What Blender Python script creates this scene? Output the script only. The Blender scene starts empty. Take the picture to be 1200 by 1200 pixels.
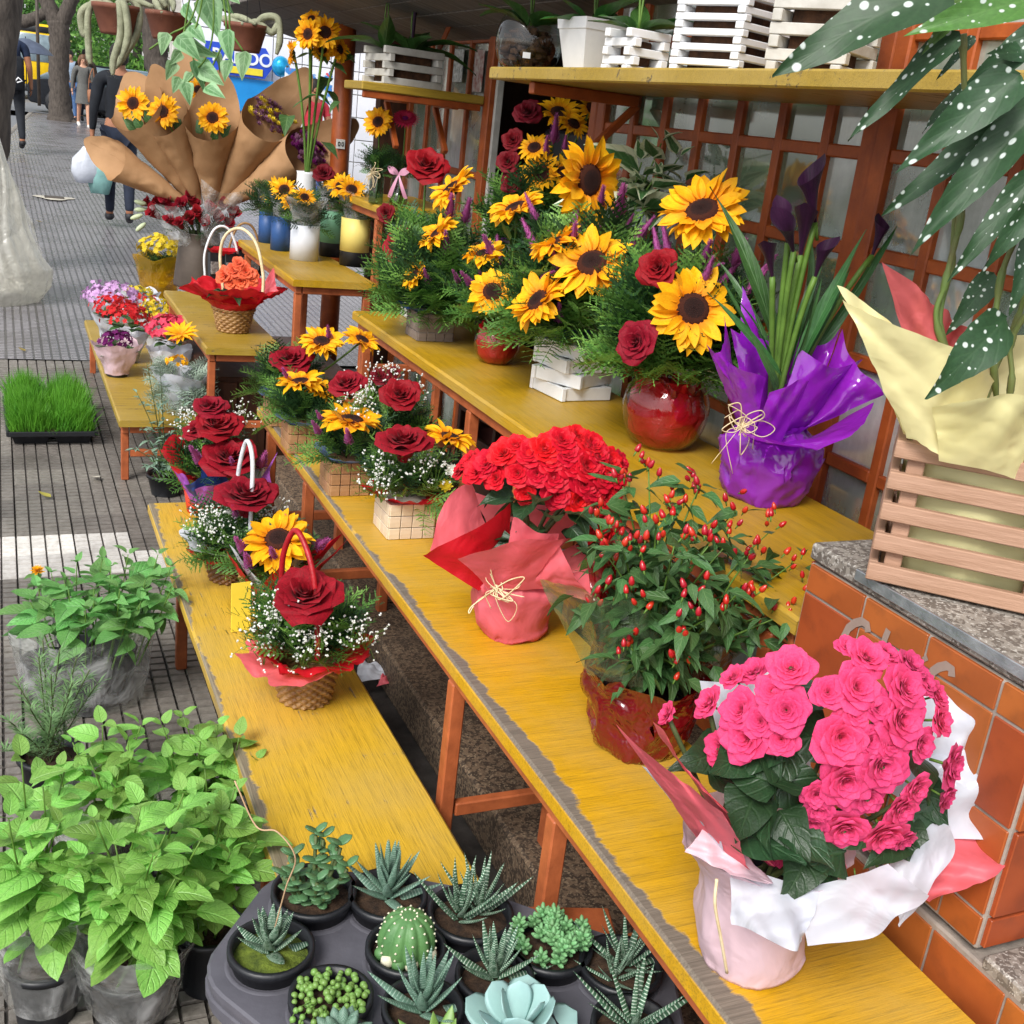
import bpy, math, random
import numpy as np
from math import sin, cos, pi, radians, sqrt
rng = random.Random(7)
sc = bpy.context.scene
COL = sc.collection

# ------------------------------------------------------------------ camera
cam_d = bpy.data.cameras.new('camera')
cam = bpy.data.objects.new('camera', cam_d); COL.objects.link(cam)
cam_d.sensor_fit = 'HORIZONTAL'; cam_d.sensor_width = 36.0
cam_d.lens = 36.0 * 1313.0 / 1200.0
cam_d.clip_start = 0.05; cam_d.clip_end = 600.0
from mathutils import Matrix, Vector
cam.matrix_world = Matrix(((0.9126, 0.0327, -0.4074, 0.0), (-0.3933, 0.3415, -0.8536, 0.0), (0.1112, 0.9393, 0.3246, 1.55), (0.0, 0.0, 0.0, 1.0)))
sc.camera = cam

# ------------------------------------------------------------------ sky, sun, exposure
SUN_EL, SUN_AZ = radians(44), radians(228)      # high soft sun behind cloud, from the street side
world = bpy.data.worlds.new('World'); sc.world = world; world.use_nodes = True
wn = world.node_tree.nodes; wl = world.node_tree.links
bg = wn['Background']; sky = wn.new('ShaderNodeTexSky'); sky.sky_type = 'NISHITA'
sky.sun_disc = False; sky.sun_elevation = SUN_EL; sky.sun_rotation = SUN_AZ
sky.air_density = 1.0; sky.dust_density = 1.5; sky.ozone_density = 0.6; sky.altitude = 0
whs = wn.new('ShaderNodeHueSaturation'); whs.inputs['Saturation'].default_value = 0.25
wl.new(sky.outputs[0], whs.inputs['Color']); wl.new(whs.outputs[0], bg.inputs['Color'])
bg.inputs['Strength'].default_value = 0.14
sun_d = bpy.data.lights.new('sun', 'SUN'); sun_d.energy = 2.2; sun_d.angle = radians(22); sun_d.color = (1.0, 0.97, 0.92)
sun = bpy.data.objects.new('sun', sun_d); COL.objects.link(sun)
sd = Vector((sin(SUN_AZ) * cos(SUN_EL), cos(SUN_AZ) * cos(SUN_EL), sin(SUN_EL)))
sun.rotation_euler = sd.to_track_quat('Z', 'Y').to_euler()
vs = sc.view_settings; vs.view_transform = 'Standard'; vs.look = 'None'; vs.gamma = 1.0; vs.use_curve_mapping = False
vs.exposure = 0.7
sc.cycles.max_bounces = 5; sc.cycles.diffuse_bounces = 3; sc.cycles.glossy_bounces = 2; sc.cycles.transparent_max_bounces = 12; sc.cycles.transmission_bounces = 4
sc.cycles.caustics_reflective = False; sc.cycles.caustics_refractive = False

# ------------------------------------------------------------------ material helpers
def lin(c):
    if isinstance(c, str):
        c = c.lstrip('#'); c = [int(c[i:i + 2], 16) / 255 for i in (0, 2, 4)]
        c = [x / 12.92 if x <= 0.04045 else ((x + 0.055) / 1.055) ** 2.4 for x in c]
    return (c[0], c[1], c[2], 1.0)

class NT:
    def __init__(s, name):
        s.m = bpy.data.materials.new(name); s.m.use_nodes = True
        s.t = s.m.node_tree; s.t.nodes.clear()
        s.out = s.t.nodes.new('ShaderNodeOutputMaterial')
    def n(s, typ, i=None, o=0, **kw):
        nd = s.t.nodes.new('ShaderNode' + typ)
        for k, v in kw.items(): setattr(nd, k, v)
        for k, v in (i or {}).items():
            if hasattr(v, 'is_linked'): s.t.links.new(v, nd.inputs[k])
            else: nd.inputs[k].default_value = v
        return nd.outputs[o]
    def math(s, op, a, b=0.0, c=None, clamp=False):
        i = {0: a, 1: b}
        if c is not None: i[2] = c
        return s.n('Math', i, operation=op, use_clamp=clamp)
    def mix(s, f, a, b, typ='MIX'):
        nd = s.t.nodes.new('ShaderNodeMix'); nd.data_type = 'RGBA'; nd.blend_type = typ
        for k, v in ((0, f), (6, a), (7, b)):
            if hasattr(v, 'is_linked'): s.t.links.new(v, nd.inputs[k])
            else: nd.inputs[k].default_value = v
        return nd.outputs[2]
    def ramp(s, f, lo, hi):
        return s.n('MapRange', {0: f, 1: lo, 2: hi, 3: 0.0, 4: 1.0}, clamp=True)
    def co(s, which='Object', scale=(1, 1, 1), rot=(0, 0, 0)):
        tc = s.t.nodes.new('ShaderNodeTexCoord')
        return s.n('Mapping', {'Vector': tc.outputs[which], 'Scale': scale, 'Rotation': rot})
    def noise(s, co, scale, detail=4, rough=0.55, o=0, dist=0.0):
        return s.n('TexNoise', {'Vector': co, 'Scale': scale, 'Detail': detail, 'Roughness': rough, 'Distortion': dist}, o)
    def bump(s, h, strength=0.3, dist=0.01):
        return s.n('Bump', {'Height': h, 'Strength': strength, 'Distance': dist})
    def rnd(s, col, amt, hue=0.008):
        oi = s.t.nodes.new('ShaderNodeObjectInfo').outputs['Random']
        v = s.math('MULTIPLY_ADD', oi, 2 * amt, 1 - amt)
        h = s.math('MULTIPLY_ADD', oi, 2 * hue, 0.5 - hue)
        return s.n('HueSaturation', {'Hue': h, 'Saturation': 1.0, 'Value': v, 'Color': col})
    def bsdf(s, col, rough=0.5, normal=None, spec=0.5, **kw):
        i = {'Base Color': col, 'Roughness': rough, 'Specular IOR Level': spec}
        if normal is not None: i['Normal'] = normal
        for k, v in kw.items(): i[k.replace('_', ' ')] = v
        return s.n('BsdfPrincipled', i)
    def done(s, sh):
        s.t.links.new(sh, s.out.inputs['Surface']); return s.m
    def mixsh(s, f, a, b): return s.n('MixShader', {0: f, 1: a, 2: b})

def mat(name, c1, c2=None, scale=9, rough=0.55, bump=0.15, bscale=None, rnd=0.0, spec=0.4, trans=0.0, stretch=(1, 1, 1), **kw):
    k = NT(name); co = k.co('Object', stretch)
    c1 = lin(c1); c2 = lin(c2) if c2 else tuple(x * 0.72 for x in c1[:3]) + (1,)
    f = k.ramp(k.noise(co, scale, 5, 0.6), 0.3, 0.7)
    col = k.mix(f, c1, c2)
    if rnd: col = k.rnd(col, rnd)
    nrm = k.bump(k.noise(co, bscale or scale * 5, 4, 0.6), bump, 0.004) if bump else None
    sh = k.bsdf(col, rough, nrm, spec, **kw)
    if trans: sh = k.mixsh(trans, sh, k.n('BsdfTranslucent', {'Color': col}))
    return k.done(sh)

def leafmat(name, base, vein, rough=0.42, nv=6.0, rnd=0.25, trans=0.28, edge=None, dots=False, young=None, vs_=0.5, bk=0.5):
    k = NT(name); uv = k.co('UV'); sx = k.n('SeparateXYZ', {0: uv}); 
    sep = k.t.nodes[-1]; u, v = sep.outputs[0], sep.outputs[1]
    a = k.math('MULTIPLY', k.math('ABSOLUTE', k.math('SUBTRACT', u, 0.5)), 2.0)
    midr = k.math('SUBTRACT', 1.0, k.ramp(a, 0.02, 0.10))
    ph = k.math('FRACT', k.math('MULTIPLY', k.math('MULTIPLY_ADD', a, -0.32, v), nv))
    line = k.math('SUBTRACT', 1.0, k.ramp(k.math('ABSOLUTE', k.math('SUBTRACT', ph, 0.5)), 0.02, 0.16))
    vm = k.math('MAXIMUM', midr, k.math('MULTIPLY', line, 0.55))
    co = k.co('Object')
    nz = k.noise(co, 25, 3)
    c = k.mix(k.ramp(nz, 0.3, 0.75), lin(base), lin(young) if young else tuple(x * 0.7 for x in lin(base)[:3]) + (1,))
    if edge:
        e = k.ramp(k.math('MULTIPLY_ADD', k.noise(uv, 6, 3), 0.5, a), 0.72, 0.84)
        c = k.mix(e, c, lin(edge))
    c = k.mix(k.math('MULTIPLY', vm, vs_), c, lin(vein))
    if rnd: c = k.rnd(c, rnd, 0.015)
    if dots:
        vc = k.co('Object', (10.5, 10.5, 0.0)); vo = k.t.nodes.new('ShaderNodeTexVoronoi'); vo.voronoi_dimensions = '2D'; k.t.links.new(vc, vo.inputs['Vector']); vo.inputs['Randomness'].default_value = 0.85
        vo.inputs['Scale'].default_value = 0.9
        rr = k.math('MULTIPLY_ADD', k.n('SeparateColor', {0: vo.outputs['Color']}), 0.20, 0.03)
        d = k.ramp(k.math('SUBTRACT', rr, vo.outputs['Distance']), -0.03, 0.05)
        c = k.mix(d, c, lin('#c9d4cd'))
    hb = k.math('MULTIPLY_ADD', vm, -0.5, k.math('MULTIPLY', nz, 0.3))
    sh = k.bsdf(c, rough, k.bump(hb, bk, 0.004), 0.45)
    return k.done(k.mixsh(trans, sh, k.n('BsdfTranslucent', {'Color': c})))

def film(name, tint, opac, col=None, rough=0.12, milky=0.15, bump=0.6, bs=22, gl_=0.7):
    """clear or tinted cellophane: see-through, crinkled, glossy"""
    k = NT(name); co = k.co('Object'); nz = k.noise(co, bs, 3, 0.6, dist=0.6)
    nrm = k.bump(nz, bump, 0.02)
    tr = k.n('BsdfTransparent', {'Color': lin(tint)})
    di = k.n('BsdfDiffuse', {'Color': lin(col or tint), 'Normal': nrm})
    tl = k.n('BsdfTranslucent', {'Color': lin(col or tint)})
    di = k.mixsh(0.45, di, tl)
    f = k.math('MULTIPLY_ADD', k.ramp(nz, 0.45, 0.8), milky, opac, clamp=True)
    b = k.mixsh(f, tr, di)
    fr = k.math('POWER', k.n('LayerWeight', {'Blend': 0.5, 'Normal': nrm}, 1), 3.0)
    gl = k.n('BsdfGlossy', {'Color': (1, 1, 1, 1), 'Roughness': rough, 'Normal': nrm})
    return k.done(k.mixsh(k.math('MULTIPLY_ADD', fr, gl_, 0.05, clamp=True), b, gl))

def paintwood(name, paint, wood, along='Y', wear=0.42, edge=None, dark='#6f5a1a'):
    """painted board: brush streaks along the grain, paint worn off in patches; edge = (axis, position, sign, width) of the handled edge"""
    k = NT(name); tc = k.t.nodes.new('ShaderNodeTexCoord')
    st = {'X': (0.8, 20, 20), 'Y': (20, 0.7, 20)}[along]
    co = k.n('Mapping', {'Vector': tc.outputs['Object'], 'Scale': st})
    co2 = k.n('Mapping', {'Vector': tc.outputs['Object']})
    g = k.noise(co, 3.0, 4, 0.65, dist=0.3); fine = k.noise(co, 14, 4, 0.7); big = k.noise(co2, 3.5, 4, 0.6); med = k.noise(co2, 14, 5, 0.65)
    pc = k.mix(k.ramp(g, 0.35, 0.7), lin(paint), tuple(x * 0.80 for x in lin(paint)[:3]) + (1,))
    pc = k.mix(k.math('MULTIPLY', k.ramp(fine, 0.50, 0.70), 0.6), pc, lin(dark)); vf = k.noise(co, 40, 4, 0.8); pc = k.mix(k.math('MULTIPLY', k.ramp(vf, 0.52, 0.66), 0.3), pc, lin(dark))
    pc = k.mix(k.math('MULTIPLY', k.ramp(big, 0.42, 0.72), 0.5), pc, lin('#b99f5e'))
    if along == 'Y':
        kn = k.n('VectorMath', {0: k.n('Mapping', {'Vector': tc.outputs['Object'], 'Location': (-0.62, -1.86 * 0.55, 0), 'Scale': (1, 0.55, 1)})}, 1, operation='LENGTH')
        rg_ = k.math('MULTIPLY', k.math('SUBTRACT', 1.0, k.ramp(kn, 0.015, 0.16)), k.ramp(k.math('SINE', k.math('MULTIPLY_ADD', g, 9.0, k.math('MULTIPLY', kn, 260.0))), 0.2, 1.0)); pc = k.mix(k.math('MULTIPLY', rg_, 0.7), pc, lin('#7d6a3c'))
    if along == 'Y':
        sp_ = k.n('SeparateXYZ', {0: tc.outputs['Object']}); yy = k.t.nodes[-1].outputs[1]; xx = k.t.nodes[-1].outputs[0]
        fall = k.math('SUBTRACT', 1.0, k.ramp(kn, 0.10, 0.19))
        for sl, of in ((0.10, 0.012), (-0.55, -0.012)):
            dd = k.math('ABSOLUTE', k.math('ADD', k.math('MULTIPLY_ADD', xx, sl, k.math('SUBTRACT', yy, 1.86 + 0.62 * sl)), k.math('MULTIPLY', k.math('SUBTRACT', k.noise(co2, 9, 3), 0.5 + of), 0.12)))
            pc = k.mix(k.math('MULTIPLY', k.math('SUBTRACT', 1.0, k.ramp(dd, 0.002, 0.009)), k.math('MULTIPLY', fall, 0.85)), pc, lin('#54451f'))
        pc = k.mix(k.math('MULTIPLY', k.math('SUBTRACT', 1.0, k.ramp(kn, 0.006, 0.016)), 0.8), pc, lin('#5d4a24'))
    wc = k.mix(k.ramp(fine, 0.3, 0.7), lin(wood), tuple(x * 0.45 for x in lin(wood)[:3]) + (1,))
    m = k.math('ADD', k.math('MULTIPLY', g, 0.55), k.math('MULTIPLY', med, 0.45))
    mask = k.ramp(m, 1 - wear, 1 - wear + 0.05)
    if edge:
        ax, pos, sg, wd = edge
        sp = k.n('SeparateXYZ', {0: tc.outputs['Object']}); nd = k.t.nodes[-1]
        d = k.math('MULTIPLY', k.math('SUBTRACT', nd.outputs['XYZ'.index(ax)], pos), sg / wd)   # 0 at the edge, grows inwards
        gx = k.n('Mapping', {'Vector': tc.outputs['Object'], 'Scale': (10, 22, 10)})
        e = k.math('MULTIPLY_ADD', k.math('SUBTRACT', k.noise(gx, 1.2, 5, 0.75), 0.5), 1.7, k.math('MULTIPLY_ADD', k.math('SUBTRACT', k.noise(co2, 3.4, 3), 0.5), 4.5, d))
        band = k.math('SUBTRACT', 1.0, k.ramp(e, 0.75, 1.0))
        lip = k.ramp(d, 0.02, 0.10)
        mask = k.math('MAXIMUM', mask, k.math('MULTIPLY', band, lip))
    c = k.mix(mask, pc, wc)
    h = k.math('ADD', k.math('MULTIPLY', fine, 0.5), k.math('MULTIPLY', mask, -0.6))
    return k.done(k.bsdf(c, k.math('MULTIPLY_ADD', mask, 0.3, 0.42), k.bump(h, 0.5, 0.004), 0.4))

# ------------------------------------------------------------------ mesh helpers (templates are (V, F, UV))
def nrmz(v):
    v = np.array(v, float); return v / (np.linalg.norm(v) + 1e-12)
def TR(loc=(0, 0, 0), R=None, s=1.0):
    M = np.eye(4); M[:3, :3] = (np.eye(3) if R is None else R) * (np.array(s) if np.ndim(s) else s); M[:3, 3] = loc; return M
def RZ(a): return np.array([[cos(a), -sin(a), 0], [sin(a), cos(a), 0], [0, 0, 1]])
def RX(a): return np.array([[1, 0, 0], [0, cos(a), -sin(a)], [0, sin(a), cos(a)]])
def RY(a): return np.array([[cos(a), 0, sin(a)], [0, 1, 0], [-sin(a), 0, cos(a)]])
def zframe(n, roll=0.0):
    """rotation whose local Z is n"""
    n = nrmz(n); h = np.array([0, 0, 1.0]) if abs(n[2]) < 0.95 else np.array([0, 1.0, 0])
    x = nrmz(np.cross(h, n)); y = np.cross(n, x)
    return np.stack([x, y, n], 1) @ RZ(roll)
def yframe(d, up=(0, 0, 1), roll=0.0):
    """rotation whose local Y runs along d and local Z faces up as far as it can"""
    d = nrmz(d); up = np.array(up, float); z = up - d * np.dot(up, d)
    if np.linalg.norm(z) < 1e-3: z = np.array([1.0, 0.1, 0]) - d * d[0]
    z = nrmz(z); x = np.cross(d, z)
    return np.stack([x, d, z], 1) @ RY(roll)

from mathutils import noise as _mn
def crinkle(t, amp, scale, seed=0):
    """crumple a paper or foil surface: sharp ridged creases"""
    V, F, U = t; o = Vector((seed * 3.1, seed * 1.7, seed * 0.9)); out = np.array(V, float)
    for i, p in enumerate(V):
        q = Vector(p) * scale + o; a = 1 - 2.2 * abs(_mn.noise(q)); b_ = 1 - 2.2 * abs(_mn.noise(q * 2.1 + Vector((7, 3, 1)))); v = _mn.noise_vector(q * 0.7)
        out[i] += np.array(v) * amp * (0.7 * a + 0.45 * b_)
    return out, F, U
class B:
    def __init__(s): s.V = []; s.F = []; s.M = []; s.U = []; s.n = 0
    def add(s, t, mi=0, M=None):
        V, F, U = t
        if M is not None: V = V @ M[:3, :3].T + M[:3, 3]
        s.V.append(V); s.U.append(U if U is not None else np.zeros((len(V), 2)))
        n = s.n
        s.F.extend([tuple(i + n for i in f) for f in F]); s.M.extend([mi] * len(F)); s.n += len(V); return s
    def mesh(s, name, mats, smooth=True):
        me = bpy.data.meshes.new(name)
        me.from_pydata(np.concatenate(s.V).tolist(), [], s.F)
        U = np.concatenate(s.U)
        if U.any():
            li = np.empty(len(me.loops), np.int32); me.loops.foreach_get('vertex_index', li)
            me.uv_layers.new(name='UVMap').data.foreach_set('uv', U[li].astype(np.float32).ravel())
        for m in (mats if isinstance(mats, (list, tuple)) else [mats]): me.materials.append(m)
        me.polygons.foreach_set('material_index', s.M)
        me.polygons.foreach_set('use_smooth', [smooth] * len(s.F))
        me.update(); return me

def mk(name, me, parent=None, M=None, kind=None):
    o = bpy.data.objects.new(name, me); COL.objects.link(o)
    if parent is not None: o.parent = parent
    if M is not None: o.matrix_local = Matrix(M.tolist())
    if kind: o['kind'] = kind
    return o
def part(name, b, mats, parent=None, M=None, kind=None, smooth=True):
    return mk(name, b.mesh(name, mats, smooth) if isinstance(b, B) else B().add(b).mesh(name, mats, smooth), parent, M, kind)
def tag(o, label, cat, group=None):
    o['label'] = label; o['category'] = cat
    if group: o['group'] = group
    return o
def thing(name, label, cat, loc=(0, 0, 0), rz=0.0, group=None):
    o = bpy.data.objects.new(name, None); COL.objects.link(o); o.empty_display_size = 0.05
    o.location = loc; o.rotation_euler = (0, 0, rz); return tag(o, label, cat, group)
def struct(o): o['kind'] = 'structure'; return o

def grid(nu, nv, fn, wrapu=False):
    V = []; U = []; F = []
    for j in range(nv + 1):
        for i in range(nu if wrapu else nu + 1):
            u, v = i / nu, j / nv; V.append(fn(u, v)); U.append((u, v))
    w = nu if wrapu else nu + 1
    for j in range(nv):
        for i in range(nu):
            a = j * w + i; b = j * w + (i + 1) % w
            F.append((a, b, b + w, a + w))
    return np.array(V, float), F, np.array(U)
def cbox(sx, sy, sz, bev=0.003, c=(0, 0, 0)):
    """box with chamfered edges, size sx sy sz centred on c"""
    h = np.array([sx, sy, sz]) / 2; bev = min(bev, min(h) * 0.45); V = []; F = []; idx = {}
    for X in (-1, 1):
        for Y in (-1, 1):
            for Z in (-1, 1):
                for a in range(3):
                    p = np.array([X, Y, Z]) * (h - bev); p[a] = (X, Y, Z)[a] * h[a]
                    idx[(X, Y, Z, a)] = len(V); V.append(p)
    def fc(*k): F.append(tuple(idx[q] for q in k))
    for a in range(3):
        b, c_ = (a + 1) % 3, (a + 2) % 3
        for s in (-1, 1):
            q = []
            for (i, j) in ((-1, -1), (1, -1), (1, 1), (-1, 1)):
                t = [0, 0, 0]; t[a] = s; t[b] = i; t[c_] = j; q.append(tuple(t) + (a,))
            fc(*(q if s > 0 else q[::-1]))
    for a in range(3):
        b, c_ = (a + 1) % 3, (a + 2) % 3
        for i in (-1, 1):
            for j in (-1, 1):
                t0 = [0, 0, 0]; t1 = [0, 0, 0]; t0[a] = -1; t1[a] = 1; t0[b] = t1[b] = i; t0[c_] = t1[c_] = j
                q = [tuple(t0) + (b,), tuple(t1) + (b,), tuple(t1) + (c_,), tuple(t0) + (c_,)]
                fc(*(q if i * j < 0 else q[::-1]))
    for X in (-1, 1):
        for Y in (-1, 1):
            for Z in (-1, 1):
                q = [(X, Y, Z, 0), (X, Y, Z, 1), (X, Y, Z, 2)]; fc(*(q if X * Y * Z > 0 else q[::-1]))
    return np.array(V) + np.array(c), F, None
def tube(P, r, n=8, cap=True):
    P = np.array(P, float); m = len(P); r = np.full(m, r) if np.ndim(r) == 0 else np.array(r, float)
    T = np.gradient(P, axis=0); V = []; F = []; U = []
    ref = np.array([0, 0, 1.0]) if abs(nrmz(T[0])[2]) < 0.9 else np.array([1.0, 0, 0]); x = None
    for i in range(m):
        t = nrmz(T[i]); x = nrmz(np.cross(ref, t)) if x is None else nrmz(x - t * np.dot(x, t)); y = np.cross(t, x)
        for k in range(n):
            a = 2 * pi * k / n; V.append(P[i] + r[i] * (cos(a) * x + sin(a) * y)); U.append((k / n, i / (m - 1)))
    for i in range(m - 1):
        for k in range(n):
            a = i * n + k; b = i * n + (k + 1) % n; F.append((a, b, b + n, a + n))
    if cap: F.append(tuple(range(n))[::-1]); F.append(tuple(range((m - 1) * n, m * n)))
    return np.array(V), F, np.array(U)
def bez(p0, p1, p2, n=10):
    p0, p1, p2 = map(lambda q: np.array(q, float), (p0, p1, p2)); t = np.linspace(0, 1, n)[:, None]
    return (1 - t) ** 2 * p0 + 2 * t * (1 - t) * p1 + t * t * p2
def spline(pts, n=8):
    P = np.array(pts, float); P = np.vstack([2 * P[0] - P[1], P, 2 * P[-1] - P[-2]]); out = []
    for i in range(1, len(P) - 2):
        for t in np.linspace(0, 1, n, endpoint=False):
            a, b, c, d = P[i - 1], P[i], P[i + 1], P[i + 2]
            out.append(0.5 * (2 * b + (c - a) * t + (2 * a - 5 * b + 4 * c - d) * t * t + (3 * b - a - 3 * c + d) * t ** 3))
    out.append(P[-2]); return np.array(out)
def lathe(prof, n=32, fn=None):
    """fn(angle, i) -> (radius factor, dz)"""
    V = []; F = []; U = []; m = len(prof)
    for i, (r, z) in enumerate(prof):
        for k in range(n):
            a = 2 * pi * k / n; f, dz = fn(a, i) if fn else (1, 0)
            V.append((r * f * cos(a), r * f * sin(a), z + dz)); U.append((k / n, i / (m - 1)))
    for i in range(m - 1):
        for k in range(n):
            a = i * n + k; b = i * n + (k + 1) % n; F.append((a, b, b + n, a + n))
    return np.array(V), F, np.array(U)
def disc(r, z=0.0, n=24, dome=0.0):
    return lathe([(r, z), (r * 0.66, z + dome * 0.6), (r * 0.33, z + dome * 0.9), (r * 0.001, z + dome)], n)
def ball(r=1.0, n=8, m=5, sz=1.0):
    return lathe([(max(r * sin(pi * i / m), 1e-4), -r * sz * cos(pi * i / m)) for i in range(m + 1)], n)
def octa(r):
    V = np.array([(1, 0, 0), (0, 1, 0), (-1, 0, 0), (0, -1, 0), (0, 0, 1), (0, 0, -1)], float) * r
    return V, [(0, 1, 4), (1, 2, 4), (2, 3, 4), (3, 0, 4), (1, 0, 5), (2, 1, 5), (3, 2, 5), (0, 3, 5)], None
def wave(seed, ks=(1, 2, 3, 5, 8), am=1.0):
    """periodic noise of an angle"""
    r = random.Random(seed); c = [(k, r.uniform(0, 2 * pi), am * r.uniform(0.4, 1) / k ** 0.6) for k in ks]
    return lambda a: sum(w * sin(k * a + p) for k, p, w in c) / 2.0
def leaf(L=1.0, W=0.5, tip=1.0, fold=0.15, curl=0.25, n=6, base=0.55, wob=0.0, teeth=0.0, nu=4, seed=0, twist=0.0):
    """leaf along +Y, face up +Z; base<1 puts the widest part towards the stalk"""
    r = random.Random(seed); ph = r.uniform(0, 6)
    def fn(u, v):
        s = u * 2 - 1
        w = W / 2 * (sin(pi * v ** base)) ** (0.8 if tip > 0.5 else 0.62) * (1 - 0.25 * v * tip) if 0 < v < 1 else W * 0.012
        if teeth: w *= 1 + teeth * sin(v * 60 + s)
        x = s * w; z = fold * abs(x) - curl * L * v * v + wob * L * sin(v * 9 + ph + s) * abs(s)
        return (x, L * v * (1 - 0.12 * abs(curl) * v), z)
    return grid(nu, n, fn)

# ------------------------------------------------------------------ materials
M_ = {}
M_['orange'] = mat('orange_wood', '#ab5522', '#803a18', 14, 0.5, 0.25, 60)
M_['orange_leg'] = mat('orange_leg_paint', '#b8643a', '#8f4a2a', 18, 0.5, 0.25, 70)
M_['darkwood'] = mat('dark_wood', '#4a2a18', '#2c1810', 6, 0.5, 0.25, 40, stretch=(8, 8, 1))
M_['white'] = mat('white_paint', '#e9eaec', '#d8dadd', 12, 0.5, 0.12, 60)
M_['offwhite'] = mat('aged_white_paint', '#c9c6bf', '#aba79e', 14, 0.6, 0.25, 60)
M_['black'] = mat('black_plastic', '#1d1f24', '#121317', 14, 0.45, 0.15, 80, spec=0.5)
M_['tray'] = mat('grey_plastic', '#605f67', '#4c4b52', 10, 0.55, 0.2, 60)
M_['soil'] = mat('soil', '#4a3626', '#20160f', 60, 0.95, 1.0, 120)
M_['bark_chips'] = mat('bark_chips', '#5a3a24', '#2a1a10', 40, 0.9, 1.0, 60)
M_['moss'] = mat('moss', '#6f7f2a', '#3c4a18', 60, 0.95, 1.0, 160)
M_['terracotta'] = mat('terracotta', '#7a4a38', '#5f3628', 10, 0.7, 0.2)
M_['stem'] = mat('green_stem', '#6b8f3a', '#4b6b28', 20, 0.5, 0.1, trans=0.1)
M_['stem_dark'] = mat('dark_stem', '#5a6a3c', '#3a4426', 20, 0.6, 0.1)
M_['twig'] = mat('brown_twig', '#6a4e36', '#463222', 20, 0.8, 0.3)
M_['cane'] = mat('cane', '#5d7a3c', '#6f6a44', 14, 0.5, 0.2)
M_['granite'] = None
M_['basket'] = mat('wicker', '#b08a58', '#7d5730', 35, 0.5, 0.3, 120)
M_['basket_dark'] = mat('dark_wicker', '#8a6038', '#4f321a', 35, 0.5, 0.3, 120)
M_['kraft'] = mat('kraft_paper', '#b48c64', '#9b7550', 5, 0.75, 0.6, 20, trans=0.08)
M_['raffia'] = mat('raffia', '#eddcb8', '#cdb585', 30, 0.6, 0.2)
M_['steel'] = mat('galvanised', '#5a5048', '#3c342e', 7, 0.5, 0.2, 40, Metallic=0.2)
M_['paperbox'] = mat('oak_slats', '#b08a6b', '#97714f', 3, 0.55, 0.25, 14, stretch=(1, 1, 12))
M_['crate'] = mat('planed_beech', '#b6917a', '#98745c', 4, 0.6, 0.3, 16, stretch=(2, 2, 22))
M_['bamboo'] = mat('bamboo_brown', '#b08662', '#9a6f4c', 6, 0.5, 0.25, 30, rnd=0.08, stretch=(1, 1, 8))
M_['bamboo_pale'] = mat('bamboo_pale', '#dccbb4', '#cbb79c', 6, 0.5, 0.25, 30, rnd=0.06, stretch=(1, 1, 8))
M_['bamboo_grey'] = mat('bamboo_grey', '#8a7d76', '#6f625b', 6, 0.5, 0.25, 30, rnd=0.08, stretch=(1, 1, 8))
M_['lines'] = mat('groove', '#6a4c34', '#533a28', 9, 0.8, 0)
M_['lines_grey'] = mat('pale_groove', '#b9ae9f', '#a79c8c', 9, 0.8, 0)
def petalmat(name, c1, c2, rough=0.5, rnd=0.12, trans=0.22, sheen=0.05, base=None):
    k = NT(name); uv = k.co('UV', (14, 1.2, 1)); co = k.co('Object')
    f = k.ramp(k.math('ADD', k.math('MULTIPLY', k.noise(uv, 2.0, 3), 0.6), k.math('MULTIPLY', k.noise(co, 40, 3), 0.4)), 0.35, 0.65)
    c = k.mix(f, lin(c1), lin(c2))
    if base: k.n('SeparateXYZ', {0: k.co('UV')}); c = k.mix(k.math('SUBTRACT', 1.0, k.ramp(k.t.nodes[-1].outputs[1], 0.08, 0.45)), c, lin(base))
    c = k.rnd(c, rnd, 0.003)
    sh = k.bsdf(c, rough, k.bump(k.noise(uv, 3.0, 3), 0.25, 0.004), 0.2, Sheen_Weight=sheen)
    return k.done(k.mixsh(trans, sh, k.n('BsdfTranslucent', {'Color': c})))
M_['sun_petal'] = petalmat('sunflower_petal', '#ffc81c', '#f3a50a', base='#e8890a')
M_['sun_disc'] = mat('sunflower_disc', '#3c1a12', '#1c0c0a', 90, 0.9, 1.0, 180)
M_['sun_ring'] = mat('sunflower_florets', '#5c2a14', '#33140c', 120, 0.9, 1.0, 200)
M_['rose'] = petalmat('red_rose_petal', '#980820', '#690512', 0.6, 0.08, 0.05, 0.03)
M_['rose_dark'] = petalmat('crimson_rose_petal', '#7a0619', '#4c030e', 0.6, 0.08, 0.05, 0.03)
M_['bego_red'] = petalmat('red_begonia_petal', '#e2162c', '#c20d22', 0.4, 0.1, 0.2, 0.05)
M_['bego_pink'] = petalmat('pink_begonia_petal', '#f2568c', '#e23c74', 0.45, 0.1, 0.28, 0.05)
M_['coral'] = petalmat('coral_petal', '#f07a50', '#e25a3a', 0.45, 0.1)
M_['lilac'] = petalmat('lilac_petal', '#d9b4dc', '#c48fcb', 0.5, 0.12)
M_['kal_red'] = petalmat('scarlet_petal', '#e0342c', '#c3221f', 0.5, 0.1)
M_['kal_pink'] = petalmat('rose_pink_petal', '#e8506a', '#d23a58', 0.5, 0.1)
M_['kal_yellow'] = petalmat('yellow_petal', '#ead33c', '#d6b922', 0.5, 0.1)
M_['violet'] = petalmat('violet_petal', '#7a1a6a', '#55104c', 0.5, 0.1)
M_['gerbera'] = petalmat('gerbera_petal', '#c22a56', '#a01c44', 0.5, 0.1)
M_['mauve'] = petalmat('mauve_petal', '#9c6a88', '#7a4c6a', 0.5, 0.15)
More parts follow.
